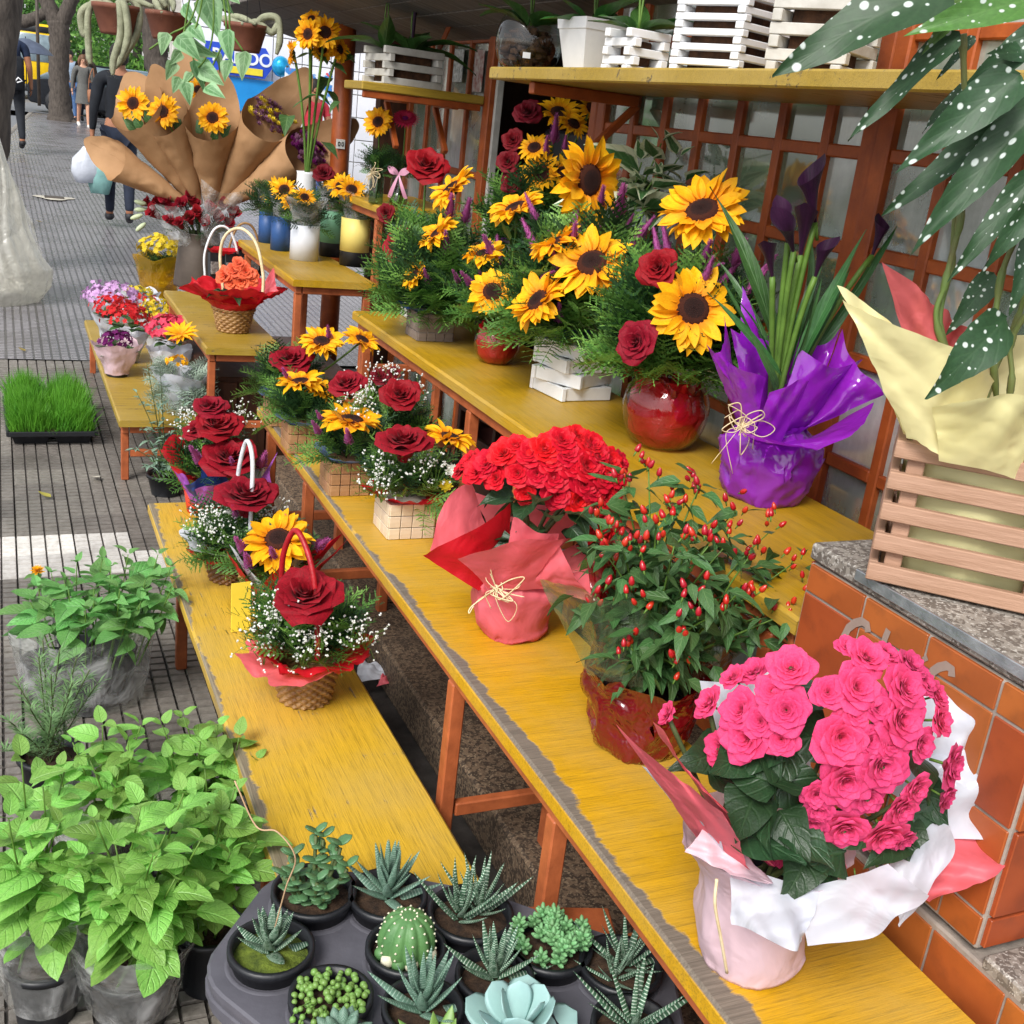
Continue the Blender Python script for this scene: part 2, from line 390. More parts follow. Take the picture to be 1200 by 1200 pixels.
M_['white_petal'] = petalmat('white_petal', '#f2f0ea', '#dfe0d2', 0.5, 0.05)
M_['celosia'] = petalmat('celosia_plume', '#a03484', '#c070a8', 0.7, 0.15)
M_['calla'] = petalmat('dark_calla', '#3e1d3c', '#261026', 0.35, 0.1, 0.1)
M_['thuja'] = mat('thuja_green', '#64903f', '#3a622c', 22, 0.55, 0.2, rnd=0.12, trans=0.2)
M_['thuja2'] = mat('thuja_light', '#93bd5c', '#669a46', 22, 0.55, 0.2, rnd=0.1, trans=0.25)
M_['fern_dark'] = mat('dark_green_leaf', '#34562f', '#203c22', 22, 0.5, 0.2, rnd=0.12, trans=0.15)
M_['gyp'] = mat('tiny_white_flower', '#f6f6f2', '#e2e4de', 30, 0.6, 0, trans=0.2)
M_['basil'] = leafmat('basil_leaf', '#7fb852', '#a6d47e', 0.34, 6, 0.3, 0.35, young='#a0d06c', bk=0.7, vs_=0.3)
M_['mint'] = leafmat('mint_leaf', '#69a456', '#a2d092', 0.42, 7, 0.25, 0.3, young='#86bf6c', bk=0.9)
M_['chili_leaf'] = leafmat('pepper_leaf', '#48713c', '#7ea068', 0.42, 5, 0.2, 0.2)
M_['bego_leaf'] = leafmat('begonia_leaf', '#2a4629', '#45653f', 0.4, 5, 0.2, 0.12, vs_=0.3)
M_['maculata'] = leafmat('spotted_leaf', '#2f5031', '#4a6a40', 0.5, 6, 0.12, 0.12, dots=True, vs_=0.15, bk=0.12)
M_['maculata_l'] = leafmat('young_spotted_leaf', '#57803a', '#7a9c56', 0.4, 6, 0.1, 0.25, dots=True, vs_=0.15, bk=0.12)
M_['vine'] = leafmat('vine_leaf', '#6a9560', '#9fc294', 0.45, 4, 0.16, 0.28, edge='#8fb584')
M_['varieg'] = leafmat('variegated_leaf', '#4c7a44', '#7aa06c', 0.45, 5, 0.12, 0.25, edge='#dfe6c4')
M_['orchid_leaf'] = leafmat('orchid_leaf', '#3d6a30', '#587f48', 0.35, 3, 0.15, 0.12)
M_['calla_leaf'] = leafmat('calla_leaf', '#3c6a35', '#5f8a52', 0.4, 8, 0.12, 0.2)
M_['olive'] = leafmat('grey_green_leaf', '#7f9c86', '#9bb5a0', 0.55, 2, 0.15, 0.15)
M_['dusty'] = mat('silver_leaf', '#a3b3a3', '#7f9583', 20, 0.8, 0.3, trans=0.1)
M_['rosemary'] = mat('rosemary_needle', '#86a871', '#5d8352', 30, 0.55, 0, trans=0.15)
M_['jade'] = mat('jade_leaf', '#5a7f52', '#3c6142', 14, 0.35, 0.1, rnd=0.15)
M_['echev'] = mat('blue_succulent', '#9cc0ba', '#86a8a8', 9, 0.5, 0.1, rnd=0.1)
M_['sedum'] = mat('sedum_leaf', '#83b37a', '#5b8f5e', 14, 0.4, 0.1, rnd=0.15)
M_['pearl'] = mat('string_pearl', '#7c9e50', '#5f8440', 14, 0.35, 0.05, rnd=0.1)
M_['cactus'] = mat('cactus_skin', '#5e8a50', '#426b40', 14, 0.5, 0.3, 80)
M_['monkey'] = mat('hairy_cactus', '#a3a58a', '#7d8068', 30, 0.9, 0.8, 260)
M_['areole'] = mat('areole', '#e2dfc8', '#b9b498', 40, 0.9, 0)
M_['grass'] = mat('wheat_grass', '#6fae35', '#4a8a26', 10, 0.5, 0, trans=0.3)
def banded(name, c, band):
    k = NT(name); uv = k.co('UV'); k.n('SeparateXYZ', {0: uv}); v = k.t.nodes[-1].outputs[1]
    l = k.math('FRACT', k.math('MULTIPLY', v, 17.0)); m = k.ramp(l, 0.66, 0.74)
    nz = k.noise(k.co('Object'), 150, 2); m = k.math('MULTIPLY', m, k.ramp(nz, 0.35, 0.5))
    c_ = k.rnd(k.mix(m, lin(c), lin(band)), 0.15)
    return k.done(k.bsdf(c_, 0.45, k.bump(m, 0.4, 0.003), 0.4))
M_['haworthia'] = banded('banded_succulent', '#3f6149', '#b9cbb8')
M_['aloe'] = banded('grey_succulent', '#5a7a68', '#8fa898')
M_['pepper'] = mat('red_pepper', '#c8201c', '#9c1216', 20, 0.25, 0, spec=0.6, rnd=0.2)
def paper(name, c, trans=0.35, rough=0.45, bump=0.5, bs=14, rnd=0.0, spec=0.4):
    k = NT(name); co = k.co('Object'); nz = k.noise(co, bs, 3, 0.55, dist=0.8)
    c_ = k.mix(k.ramp(nz, 0.35, 0.7), lin(c), tuple(x * 0.86 for x in lin(c)[:3]) + (1,))
    sh = k.bsdf(c_, rough, k.bump(nz, bump, 0.012), spec)
    return k.done(k.mixsh(trans, sh, k.n('BsdfTranslucent', {'Color': c_})))
M_['p_coral'] = paper('coral_paper', '#fb7884', 0.4)
M_['p_red'] = paper('red_paper', '#d8202e', 0.35)
M_['p_white'] = paper('white_film', '#dde1ec', 0.3, 0.22, 0.4)
M_['p_pink'] = paper('pale_pink_paper', '#f4d4de', 0.3, 0.35)
M_['p_yellow'] = paper('cream_yellow_paper', '#faf3b8', 0.42, 0.16, 0.5, 8)
M_['p_purple'] = paper('purple_paper', '#c06ad8', 0.35)
M_['p_blue'] = paper('blue_tissue', '#7d93c4', 0.35)
M_['p_navy'] = paper('navy_tissue', '#2a4488', 0.2)
M_['p_rose'] = paper('rose_red_paper', '#d8686a', 0.3)
M_['p_lining'] = paper('red_foil_lining', '#b3202c', 0.15, 0.18, 1.0, 22)
M_['f_purple'] = film('purple_cellophane', '#b436de', 0.82, '#b030dc', 0.1, 0.25, 0.5, 9, 0.4)
M_['f_red'] = film('red_cellophane', '#b0121f', 0.72, '#96101c', 0.08, 0.25, 1.0, 14)
M_['f_clear'] = film('clear_bag', '#f8fbf8', 0.10, '#ffffff', 0.10, 0.6, 1.0, 11)  # frosted plastic, with white streaks in the colour standing in for highlights
M_['f_yellow'] = film('yellow_cellophane', '#e8c23c', 0.4, '#d8aa20', 0.1, 0.25, 0.8, 12)
M_['f_lace'] = film('printed_film', '#dfe8d4', 0.18, '#9ab58a', 0.15, 0.3, 0.5, 16)
def glassm(name, tint=(0.9, 0.95, 0.93), rough=0.0):
    k = NT(name); fr = k.math('POWER', k.n('LayerWeight', {'Blend': 0.5}, 1), 3.0)
    return k.done(k.mixsh(k.math('MULTIPLY_ADD', fr, 0.8, 0.06, clamp=True), k.n('BsdfTransparent', {'Color': tint + (1,)}), k.n('BsdfGlossy', {'Roughness': rough + 0.02})))
M_['glass'] = glassm('clear_glass')
M_['redglass'] = glassm('red_tinted_glass', (0.95, 0.72, 0.7))
M_['greenglass'] = glassm('green_tinted_glass', (0.45, 0.62, 0.4))
k = NT('dirty_pane_painted_reflections'); co = k.co('Object'); nz = k.noise(co, 5, 6, 0.7); st = k.noise(k.co('Object', (1, 14, 1.5)), 3, 4)
oi = k.t.nodes.new('ShaderNodeObjectInfo').outputs['Random']; pc_ = k.mix(k.ramp(k.noise(co, 2.2, 3), 0.42, 0.62), k.mix(oi, lin('#c0ccc4'), lin('#e2e6e6')), lin('#74866c')); df = k.n('BsdfDiffuse', {'Color': pc_}); gl = k.n('BsdfGlossy', {'Roughness': 0.06, 'Normal': k.bump(k.noise(co, 3, 2), 0.08, 0.02)}); tp = k.n('BsdfTransparent', {'Color': (0.72, 0.8, 0.76, 1)})  # pale tints and green patches painted in for reflections, besides the dirt
a = k.mixsh(k.math('MULTIPLY_ADD', k.ramp(k.math('ADD', nz, k.math('MULTIPLY', st, 0.4)), 0.45, 0.95), 0.5, k.math('MULTIPLY_ADD', oi, 0.25, 0.25)), tp, df)
M_['pane'] = k.done(k.mixsh(k.math('MULTIPLY_ADD', k.math('POWER', k.n('LayerWeight', {'Blend': 0.5}, 1), 3.0), 0.7, 0.22, clamp=True), a, gl))
# granite, tiles, pavement
def granite(name, a, b, c, rough=0.5):
    k = NT(name); co = k.co('Object'); v = k.n('TexVoronoi', {'Vector': co, 'Scale': 130.0}, 1)
    g = k.n('SeparateColor', {0: v}); col = k.mix(k.ramp(g, 0.35, 0.6), lin(a), lin(b))
    col = k.mix(k.ramp(k.noise(co, 190, 3), 0.55, 0.65), col, lin(c)); col = k.mix(k.math('MULTIPLY', k.ramp(k.noise(co, 4, 5, 0.7), 0.4, 0.7), 0.5), col, lin('#3a3028'))
    return k.done(k.bsdf(col, rough, k.bump(k.noise(co, 60, 4), 0.25, 0.004), 0.4))
M_['granite'] = granite('grey_granite', '#9c958c', '#6d665f', '#c9c4bc')
M_['step'] = granite('dirty_stone', '#6d5a48', '#3d3128', '#8c7a64', 0.75)
k = NT('terracotta_tile'); co = k.co('Object'); c = k.mix(k.ramp(k.noise(co, 9, 4), 0.3, 0.7), lin('#ab582a'), lin('#8c4420'))
c = k.mix(k.math('MULTIPLY', k.ramp(k.noise(co, 30, 5, 0.7), 0.5, 0.8), 0.5), c, lin('#6c3a22')); c = k.rnd(c, 0.14, 0.01)
M_['tile'] = k.done(k.bsdf(c, 0.38, k.bump(k.noise(co, 26, 3), 0.15, 0.004), 0.5))
M_['grout'] = mat('grout', '#a3988e', '#7c726a', 20, 0.9, 0.4)
def pavemat(name, base, dark, texture=False, wet=0.42):
    k = NT(name); tc = k.t.nodes.new('ShaderNodeTexCoord'); geo = k.t.nodes.new('ShaderNodeNewGeometry').outputs['Position']
    d = k.noise(geo, 2.2, 6, 0.65); f = k.noise(geo, 45, 5, 0.7)
    c = k.mix(k.ramp(f, 0.3, 0.75), lin(base), lin(dark)); c = k.mix(k.math('MULTIPLY', k.ramp(d, 0.42, 0.68), 0.55), c, tuple(x * 0.5 for x in lin(dark)[:3]) + (1,))
    if not texture: c = k.rnd(c, 0.22, 0.01)
    h = f
    if texture:
        br = k.t.nodes.new('ShaderNodeTexBrick'); br.offset = 0.0; br.squash = 1.0
        k.t.links.new(geo, br.inputs['Vector']); br.inputs['Scale'].default_value = 1.0; br.inputs['Brick Width'].default_value = 0.047; br.inputs['Row Height'].default_value = 0.0376
        br.inputs['Mortar Size'].default_value = 0.0075; br.inputs['Mortar Smooth'].default_value = 0.3
        b2 = k.t.nodes.new('ShaderNodeTexBrick'); b2.offset = 0.0; k.t.links.new(geo, b2.inputs['Vector']); b2.inputs['Scale'].default_value = 1.0
        b2.inputs['Brick Width'].default_value = 0.188; b2.inputs['Row Height'].default_value = 0.376; b2.inputs['Mortar Size'].default_value = 0.008
        jo = k.math('MAXIMUM', br.outputs['Fac'], b2.outputs['Fac'])
        c = k.mix(k.math('MULTIPLY', jo, 0.8), c, lin('#2e2c2c')); h = k.math('MULTIPLY_ADD', jo, -2.0, f)
    r = k.math('MULTIPLY_ADD', k.ramp(d, 0.4, 0.6), -0.14, wet)
    return k.done(k.bsdf(c, r, k.bump(h, 0.5, 0.006), 0.5))
M_['pave'] = pavemat('paving_block', '#8d8780', '#645e58')
M_['pave_white'] = pavemat('pale_paving_block', '#e2dfda', '#bdb7b0', wet=0.5)
M_['pave_far'] = pavemat('paving_far', '#a3a0a4', '#7e7a7e', True, 0.34)
M_['pave_base'] = mat('paving_joint', '#4c4743', '#332f2c', 20, 0.8, 0.4)
M_['asphalt'] = mat('asphalt', '#7d7f84', '#67696e', 30, 0.5, 0.4, 200)
M_['yellow_bench'] = paintwood('worn_yellow_paint', '#d3a017', '#85796b', 'X', 0.36, ('X', 0.738, 1, 0.022))
M_['yellow_low'] = paintwood('worn_yellow_paint_low', '#d8ad30', '#93866f', 'Y', 0.40, ('X', 0.393, 1, 0.022))
M_['yellow_up'] = paintwood('yellow_paint_upper', '#b98f14', '#7d6f4a', 'Y', 0.33)
M_['yellow_old'] = paintwood('faded_yellow_paint', '#a88a30', '#7d6e52', 'X', 0.42)
M_['plank'] = mat('weathered_plank', '#7d7670', '#565049', 5, 0.8, 0.4, 20, stretch=(1, 10, 10))

# ------------------------------------------------------------------ setting
def zg(y): return 0.0 if y < 5.5 else (0.026 * (y - 5.5) if y < 20 else 0.377)
YS = [-6, -3, 0, 2, 4, 5.5, 8, 11, 15, 20, 30, 45, 70, 120, 260]
def strip(x0, x1, dz, nx=2):
    """x0, x1 as functions of y"""
    V = []; F = []
    for y in YS:
        for i in range(nx + 1): V.append((x0(y) + (x1(y) - x0(y)) * i / nx, y, zg(y) + dz))
    w = nx + 1
    for j in range(len(YS) - 1):
        for i in range(nx): a = j * w + i; F.append((a, a + 1, a + 1 + w, a + w))
    return np.array(V), F, None
kerb = lambda y: -0.62 + 0.055 * max(0, y - 8)
ground = struct(part('ground', strip(lambda y: -200, lambda y: 200, -0.16, 8), mat('earth', '#77736c', '#5c5851', 3, 0.9, 0.3)))
road = struct(part('road', strip(lambda y: kerb(y) - 14, lambda y: kerb(y) - 0.12, -0.13), M_['asphalt']))
# pavement: a slab whose near part carries single paving tiles
b = B()
def pave(y0s, dz, x0, x1):
    V = []; F = []
    for y in y0s: V += [(x0(y), y, zg(y) + dz), (x1(y), y, zg(y) + dz)]
    for j in range(len(y0s) - 1): F.append((2 * j, 2 * j + 1, 2 * j + 3, 2 * j + 2))
    return np.array(V), F, None
TP = 0.188; TX0, TY0, TNX, TNY = -0.46, 1.20, 7, 29
TY1 = TY0 + TNY * TP
b.add(pave([-6, -3, 0, 2, 4, 5.5, 6, TY1], -0.016, kerb, lambda y: 2.2), 1)
b.add(pave([TY1, 8, 11, 15, 20, 30, 45, 70, 120], 0.0, kerb, lambda y: 3.2 + 0.2 * max(0, y - 14)), 0)
sidewalk = struct(part('sidewalk', b, [M_['pave_far'], M_['pave_base']]))
tb = B()
tb.add(cbox(TP - 0.008, TP - 0.008, 0.010, 0.002, (0, 0, -0.012)), 1)
for i in range(4):
    for j in range(5):
        w, d = TP / 4 - 0.0046, TP / 5 - 0.0072; cx, cy = (i - 1.5) * TP / 4, (j - 2) * TP / 5
        z0, z1, e = -0.008, 0.0, 0.0018
        V = np.array([(cx - w / 2, cy - d / 2, z0), (cx + w / 2, cy - d / 2, z0), (cx + w / 2, cy + d / 2, z0), (cx - w / 2, cy + d / 2, z0), (cx - w / 2 + e, cy - d / 2 + e, z1), (cx + w / 2 - e, cy - d / 2 + e, z1), (cx + w / 2 - e, cy + d / 2 - e, z1), (cx - w / 2 + e, cy + d / 2 - e, z1)])
        tb.add((V, [(4, 5, 6, 7), (0, 1, 5, 4), (1, 2, 6, 5), (2, 3, 7, 6), (3, 0, 4, 7)], None), 0)
tm = tb.mesh('paving_tile', [M_['pave'], M_['pave_base']], False); tmw = tb.mesh('paving_tile_white', [M_['pave_white'], M_['pave_base']], False)
for j in range(TNY):
    for i in range(TNX):
        x, y = TX0 + i * TP, TY0 + (j + 0.5) * TP
        wht = 3.58 < y < 3.97 and not (i == 5 and y > 3.8)
        mk('paving_tile', tmw if wht else tm, sidewalk, TR((x, y, zg(y) + rng.uniform(-0.0025, 0.0005)), RX(rng.gauss(0, 0.006)) @ RY(rng.gauss(0, 0.006))))
kb = B().add(cbox(0.12, 0.98, 0.17, 0.012)).mesh('kerb_stone', M_['granite'])
for j in range(60):
    y = -2 + j * 1.0; mk('kerb_stone', kb, sidewalk, TR((kerb(y) - 0.06, y, zg(y) - 0.081), RZ(-0.055 if y > 8 else 0)))
# stone step the stall stands on
stp = struct(part('stone_step', B().add(cbox(1.4, 2.38, 0.13, 0.008, (0.95 + 0.7, -0.2, 0.065))).add(cbox(1.4, 1.995, 0.128, 0.008, (0.945 + 0.7, 2.0, 0.064))).add(cbox(1.38, 1.5, 0.13, 0.008, (0.955 + 0.7, 3.76, 0.065))), M_['step'], smooth=False))
# shop floor inside the kiosk
struct(part('shop_floor', cbox(3.0, 8.0, 0.05, 0.005, (3.86, 3.5, 0.025)), M_['darkwood'], smooth=False))

# ------------------------------------------------------------------ stall furniture
def legobj(parent, x, y, z0, z1, w=0.030, m=None, name='leg'):
    return part(name, cbox(w, w, z1 - z0, 0.003, (x, y, (z0 + z1) / 2)), m or M_['orange_leg'], parent, smooth=False)
def bench(name, label, cat, x0, x1, y0, y1, z, board, legs, rails=True, th=0.028, floor=0.0, bm=None, seed=1):
    t = thing(name, label, cat)
    r = random.Random(seed); ny = max(4, int((y1 - y0) / 0.03)); w1, w2 = wave(seed, (1, 3, 7, 15, 29), 1), wave(seed + 5, (1, 3, 7, 15, 31), 1)
    prof = [(0, -th), (0, -0.005), (0.005, 0), (1, 0), (2, -0.005), (2, -th)]
    V = []; F = []
    for j in range(ny + 1):
        v = j / ny; y = y0 + (y1 - y0) * v; a = x0 + 0.0022 * w1(v * 6.28); c = x1 + 0.002 * w2(v * 6.28)
        for q, dz in ((a, -th), (a, -0.006), (a + 0.006, 0), ((a + c) / 2, 0.0), (c - 0.006, 0), (c, -0.006), (c, -th)): V.append((q, y, z + dz))
    for j in range(ny):
        for i in range(7): p = j * 7 + i; q = j * 7 + (i + 1) % 7; F.append((p, q, q + 7, p + 7))
    F.append(tuple(range(7))[::-1]); F.append(tuple(range(ny * 7, ny * 7 + 7)))
    part('board', (np.array(V), [f[::-1] for f in F], None), board, t, smooth=False)
    for y in legs:
        for x in (x0 + 0.03, x1 - 0.03): legobj(t, x, y, floor, z - th - 0.033)
        part('cross_bar', cbox(x1 - x0 - 0.1, 0.022, 0.03, 0.003, ((x0 + x1) / 2, y, floor + (z - floor) * 0.42)), M_['orange_leg'], t, smooth=False)
    if rails:
        for x in (x0 + 0.028, x1 - 0.028): part('rail', cbox(0.026, y1 - y0 - 0.04, 0.032, 0.003, (x, (y0 + y1) / 2, z - th - 0.0165)), M_['orange_leg'], t, smooth=False)
    for y in (y0 + 0.035, y1 - 0.035): part('end_rail', cbox(x1 - x0 - 0.09, 0.026, 0.030, 0.003, ((x0 + x1) / 2, y, z - th - 0.0175)), M_['orange_leg'], t, smooth=False)
    return t
bench('display_bench', 'low worn yellow plank bench beside the sidewalk, lowest step of the flower display', 'bench', 0.393, 0.731, 1.47, 3.48, 0.30, M_['yellow_low'], (1.75, 2.93), seed=2)
bench('display_bench', 'long middle yellow bench with worn grey edge, holding the begonias and pepper plant', 'bench', 0.738, 1.040, 0.42, 3.55, 0.60, M_['yellow_bench'], (0.52, 1.31, 1.76, 2.95, 3.45), floor=0.0, seed=4)
bench('display_bench', 'upper yellow bench under the windows holding the big sunflower arrangements', 'bench', 1.075, 1.50, 1.215, 3.68, 0.90, M_['yellow_up'], (1.30, 2.30, 2.62, 3.60), floor=0.13, seed=6)
bench('display_bench', 'small low yellow bench on the sidewalk under the potted kalanchoes', 'bench', 0.40, 0.74, 4.55, 6.6, 0.27, M_['yellow_old'], (4.62, 6.4), seed=8)
bench('display_platform', 'yellow topped platform carrying the dark bucket and the red wrapped basket', 'platform', 0.735, 1.06, 4.56, 5.9, 0.57, M_['yellow_old'], (4.60, 5.8), seed=9)
tt = bench('display_table', 'small yellow table with orange legs holding coloured tin vases', 'table', 1.062, 1.41, 4.50, 5.7, 0.87, M_['yellow_up'], (4.54, 5.6), seed=10)
cab = thing('cabinet', 'dark brown wooden cabinet below the yellow platform', 'cabinet')
part('carcass', cbox(0.64, 0.9, 0.40, 0.004, (1.10, 5.2, 0.205)), M_['darkwood'], cab, smooth=False)
for i in range(5): part('panel', cbox(0.118, 0.014, 0.36, 0.003, (0.84 + i * 0.125, 4.741, 0.205)), M_['darkwood'], cab, smooth=False)
jt = bench('jar_shelf', 'narrow yellow shelf step with the flower jars beside the orange post', 'shelf', 1.40, 1.78, 4.52, 5.2, 1.18, M_['yellow_up'], (4.6,), seed=11)
# kiosk wall: frames and panes
def lattice(t, x, ys, zs, fw=0.044, mw=0.027, th=0.038):
    """window in a plane x; outer frame wide, inner muntins narrow; each bar and pane its own mesh"""
    y0, y1, z0, z1 = ys[0], ys[-1], zs[0], zs[-1]
    for y in (y0, y1): part('stile', cbox(th, fw, z1 - z0 + fw, 0.004, (x, y, (z0 + z1) / 2)), M_['orange'], t, smooth=False)
    for z in (z0, z1): part('rail', cbox(th - 0.006, y1 - y0 - fw + 0.002, fw, 0.004, (x, (y0 + y1) / 2, z)), M_['orange'], t, smooth=False)
    for y in ys[1:-1]: part('muntin', cbox(th - 0.012, mw, z1 - z0 - fw, 0.003, (x, y, (z0 + z1) / 2)), M_['orange'], t, smooth=False)
    for z in zs[1:-1]:
        for i in range(len(ys) - 1):
            e0 = fw / 2 if i == 0 else mw / 2; e1 = fw / 2 if i == len(ys) - 2 else mw / 2
            part('muntin', cbox(th - 0.015, ys[i + 1] - ys[i] - e0 - e1, mw, 0.003, (x, (ys[i] + e0 + ys[i + 1] - e1) / 2, z)), M_['orange'], t, smooth=False)
    for i in range(len(ys) - 1):
        for j in range(len(zs) - 1):
            part('pane', cbox(0.004, ys[i + 1] - ys[i] - 0.01, zs[j + 1] - zs[j] - 0.01, 0.001, (x + 0.004, (ys[i] + ys[i + 1]) / 2, (zs[j] + zs[j + 1]) / 2)), M_['pane'], t, smooth=False)
ZR = [0.16, 0.48, 0.74, 0.95, 1.17, 1.385, 1.575, 1.80, 2.02]
w1 = thing('window', 'orange framed kiosk window with many small dusty panes above the upper bench', 'window')
lattice(w1, 1.62, [1.905, 2.05, 2.215, 2.385, 2.56, 2.73, 2.90, 3.08], ZR)
part('window_post', cbox(0.05, 0.04, 2.1, 0.004, (1.625, 3.125, 1.08)), M_['orange'], w1, smooth=False)
w2 = thing('window', 'orange framed window leaf behind the dark calla lilies and spotted begonia', 'window')
lattice(w2, 1.62, [1.36, 1.52, 1.69, 1.862], ZR)
w3 = thing('door', 'orange lattice door at the right, behind the wooden crate', 'door', (1.60, 1.315, 0), radians(-14))
lattice(w3, 0.0, [-0.56, -0.40, -0.24, -0.075, 0.0], ZR)
part('latch', cbox(0.02, 0.012, 0.05, 0.002, (-0.026, -0.03, 1.25)), M_['steel'], w3, smooth=False)
w4 = thing('door', 'orange lattice door leaf with small panes beside the orchid shelf', 'door')
lattice(w4, 1.80, [4.43, 4.66, 4.90, 5.15, 5.40], [0.16, 0.5, 0.78, 1.06, 1.335, 1.62, 1.86, 2.1])
part('jamb', cbox(0.05, 0.05, 2.1, 0.004, (1.79, 4.375, 1.1)), M_['orange'], w4, smooth=False)
part('metal_strip', cbox(0.03, 0.02, 2.1, 0.003, (1.80, 4.335, 1.1)), M_['offwhite'], w4, smooth=False)
# stickers on the door glass
part('sticker', cbox(0.003, 0.11, 0.13, 0.001, (1.786, 4.78, 1.76)), mat('sticker_print', '#e4e6e6', '#5a6a66', 60, 0.4, 0), w4, smooth=False)
part('sticker', cbox(0.003, 0.10, 0.16, 0.001, (1.786, 4.545, 1.74)), mat('sticker_print_red', '#dcdad4', '#a34038', 40, 0.4, 0), w4, smooth=False)
kw = thing('kiosk_wall', 'wooden kiosk body with dark interior behind the window lattice', 'kiosk')
part('back_wall', cbox(0.05, 6.6, 2.3, 0.01, (3.0, 2.6, 1.2)), mat('interior_wall', '#5d655c', '#3d463e', 4, 0.8, 0.2), kw, smooth=False)
part('header', cbox(0.05, 5.2, 0.30, 0.006, (1.66, 2.8, 2.19)), M_['orange'], kw, smooth=False)
part('end_wall', cbox(1.35, 0.05, 2.2, 0.01, (2.32, 5.46, 1.15)), M_['darkwood'], kw, smooth=False)
part('end_wall', cbox(1.35, 0.05, 2.2, 0.01, (2.32, 0.02, 1.15)), M_['darkwood'], kw, smooth=False)
part('roof_slab', cbox(1.5, 6.6, 0.06, 0.01, (2.42, 2.6, 2.38)), M_['darkwood'], kw, smooth=False)
# awning: the lifted hatch of the kiosk, weathered planks
aw = thing('awning', 'weathered grey plank awning over the far end of the stall', 'awning')
p0, p1 = np.array((1.90, 0, 1.845)), np.array((1.17, 0, 2.0)); dv = p1 - p0; al = np.linalg.norm(dv); ang = math.atan2(dv[2], -dv[0])
for i in range(6):
    c_ = p0 + dv * (i + 0.5) / 6
    part('plank', cbox(al / 6 - 0.004, 4.6, 0.022, 0.003), M_['plank'], aw, TR((c_[0], 4.9 + rng.uniform(-0.015, 0.015), c_[2] + rng.uniform(0, 0.004)), RY(ang)), smooth=False)
for y in (7.05, 4.9, 2.75):
    c_ = p0 + dv * 0.5; part('batten', cbox(al, 0.05, 0.03, 0.003), M_['plank'], aw, TR((c_[0], y, c_[2] + 0.03), RY(ang)), smooth=False)
pst = thing('post', 'round orange wooden post holding up the awning by the orchid shelf', 'post', (1.565, 5.78, 0))
part('shaft', tube([(0.0, 0, 0.0), (0.0, 0, 0.5), (0.004, 0, 1.2), (0, 0, 2.0)], [0.050, 0.050, 0.048, 0.048], 16), M_['orange'], pst)
part('number_plate', cbox(0.045, 0.004, 0.045, 0.001, (-0.01, -0.0515, 1.365)), mat('plate', '#e8e8e4', '#d0d0cc', 10, 0.4, 0), pst, smooth=False)
bb = B()
for w in range(2):
    for a0 in np.linspace(0, 2 * pi, 9)[:-1]:
        bb.add(cbox(0.004, 0.002, 0.005, 0.0005, (-0.018 + w * 0.018 + 0.005 * cos(a0), -0.0547, 1.365 + 0.009 * sin(a0))))
part('number', bb, M_['black'], pst, smooth=False)
# shelves on brackets
def shelf(name, label, x0, x1, y0, y1, z, brackets, axis):
    t = thing(name, label, 'shelf')
    part('board', cbox(x1 - x0, y1 - y0, 0.032, 0.004, ((x0 + x1) / 2, (y0 + y1) / 2, z - 0.016)), M_['yellow_old'], t, smooth=False)
    for q in brackets:
        if axis == 'X':   # bracket runs along x, wall side at x1
            part('bracket', cbox(x1 - x0 - 0.03, 0.03, 0.03, 0.003, ((x0 + x1) / 2 + 0.01, q, z - 0.048)), M_['orange'], t, smooth=False)
            part('brace', cbox(0.020, 0.020, 0.19, 0.003), M_['orange'], t, TR((x1 - 0.070, q, z - 0.125), RY(radians(45))), smooth=False)
        else:
            part('bracket', cbox(0.03, y1 - y0 - 0.03, 0.03, 0.003, (q, (y0 + y1) / 2, z - 0.048)), M_['orange'], t, smooth=False)
            part('brace', cbox(0.022, 0.022, 0.24, 0.003), M_['orange'], t, TR((q, y1 - 0.09, z - 0.146), RX(radians(-45))), smooth=False)
    if axis == 'Y': part('front_rail', cbox(x1 - x0 - 0.02, 0.024, 0.026, 0.003, ((x0 + x1) / 2, y0 + 0.02, z - 0.046)), M_['orange'], t, smooth=False)
    return t
shelf('shelf', 'long wall shelf over the windows carrying white pots and slatted crates', 1.25, 1.60, 1.00, 3.10, 1.695, (1.28, 2.86), 'X')
shelf('shelf', 'short shelf between orange post and lattice door, under the orchid box', 1.27, 1.775, 4.42, 4.68, 1.645, (1.45, 1.66), 'Y')
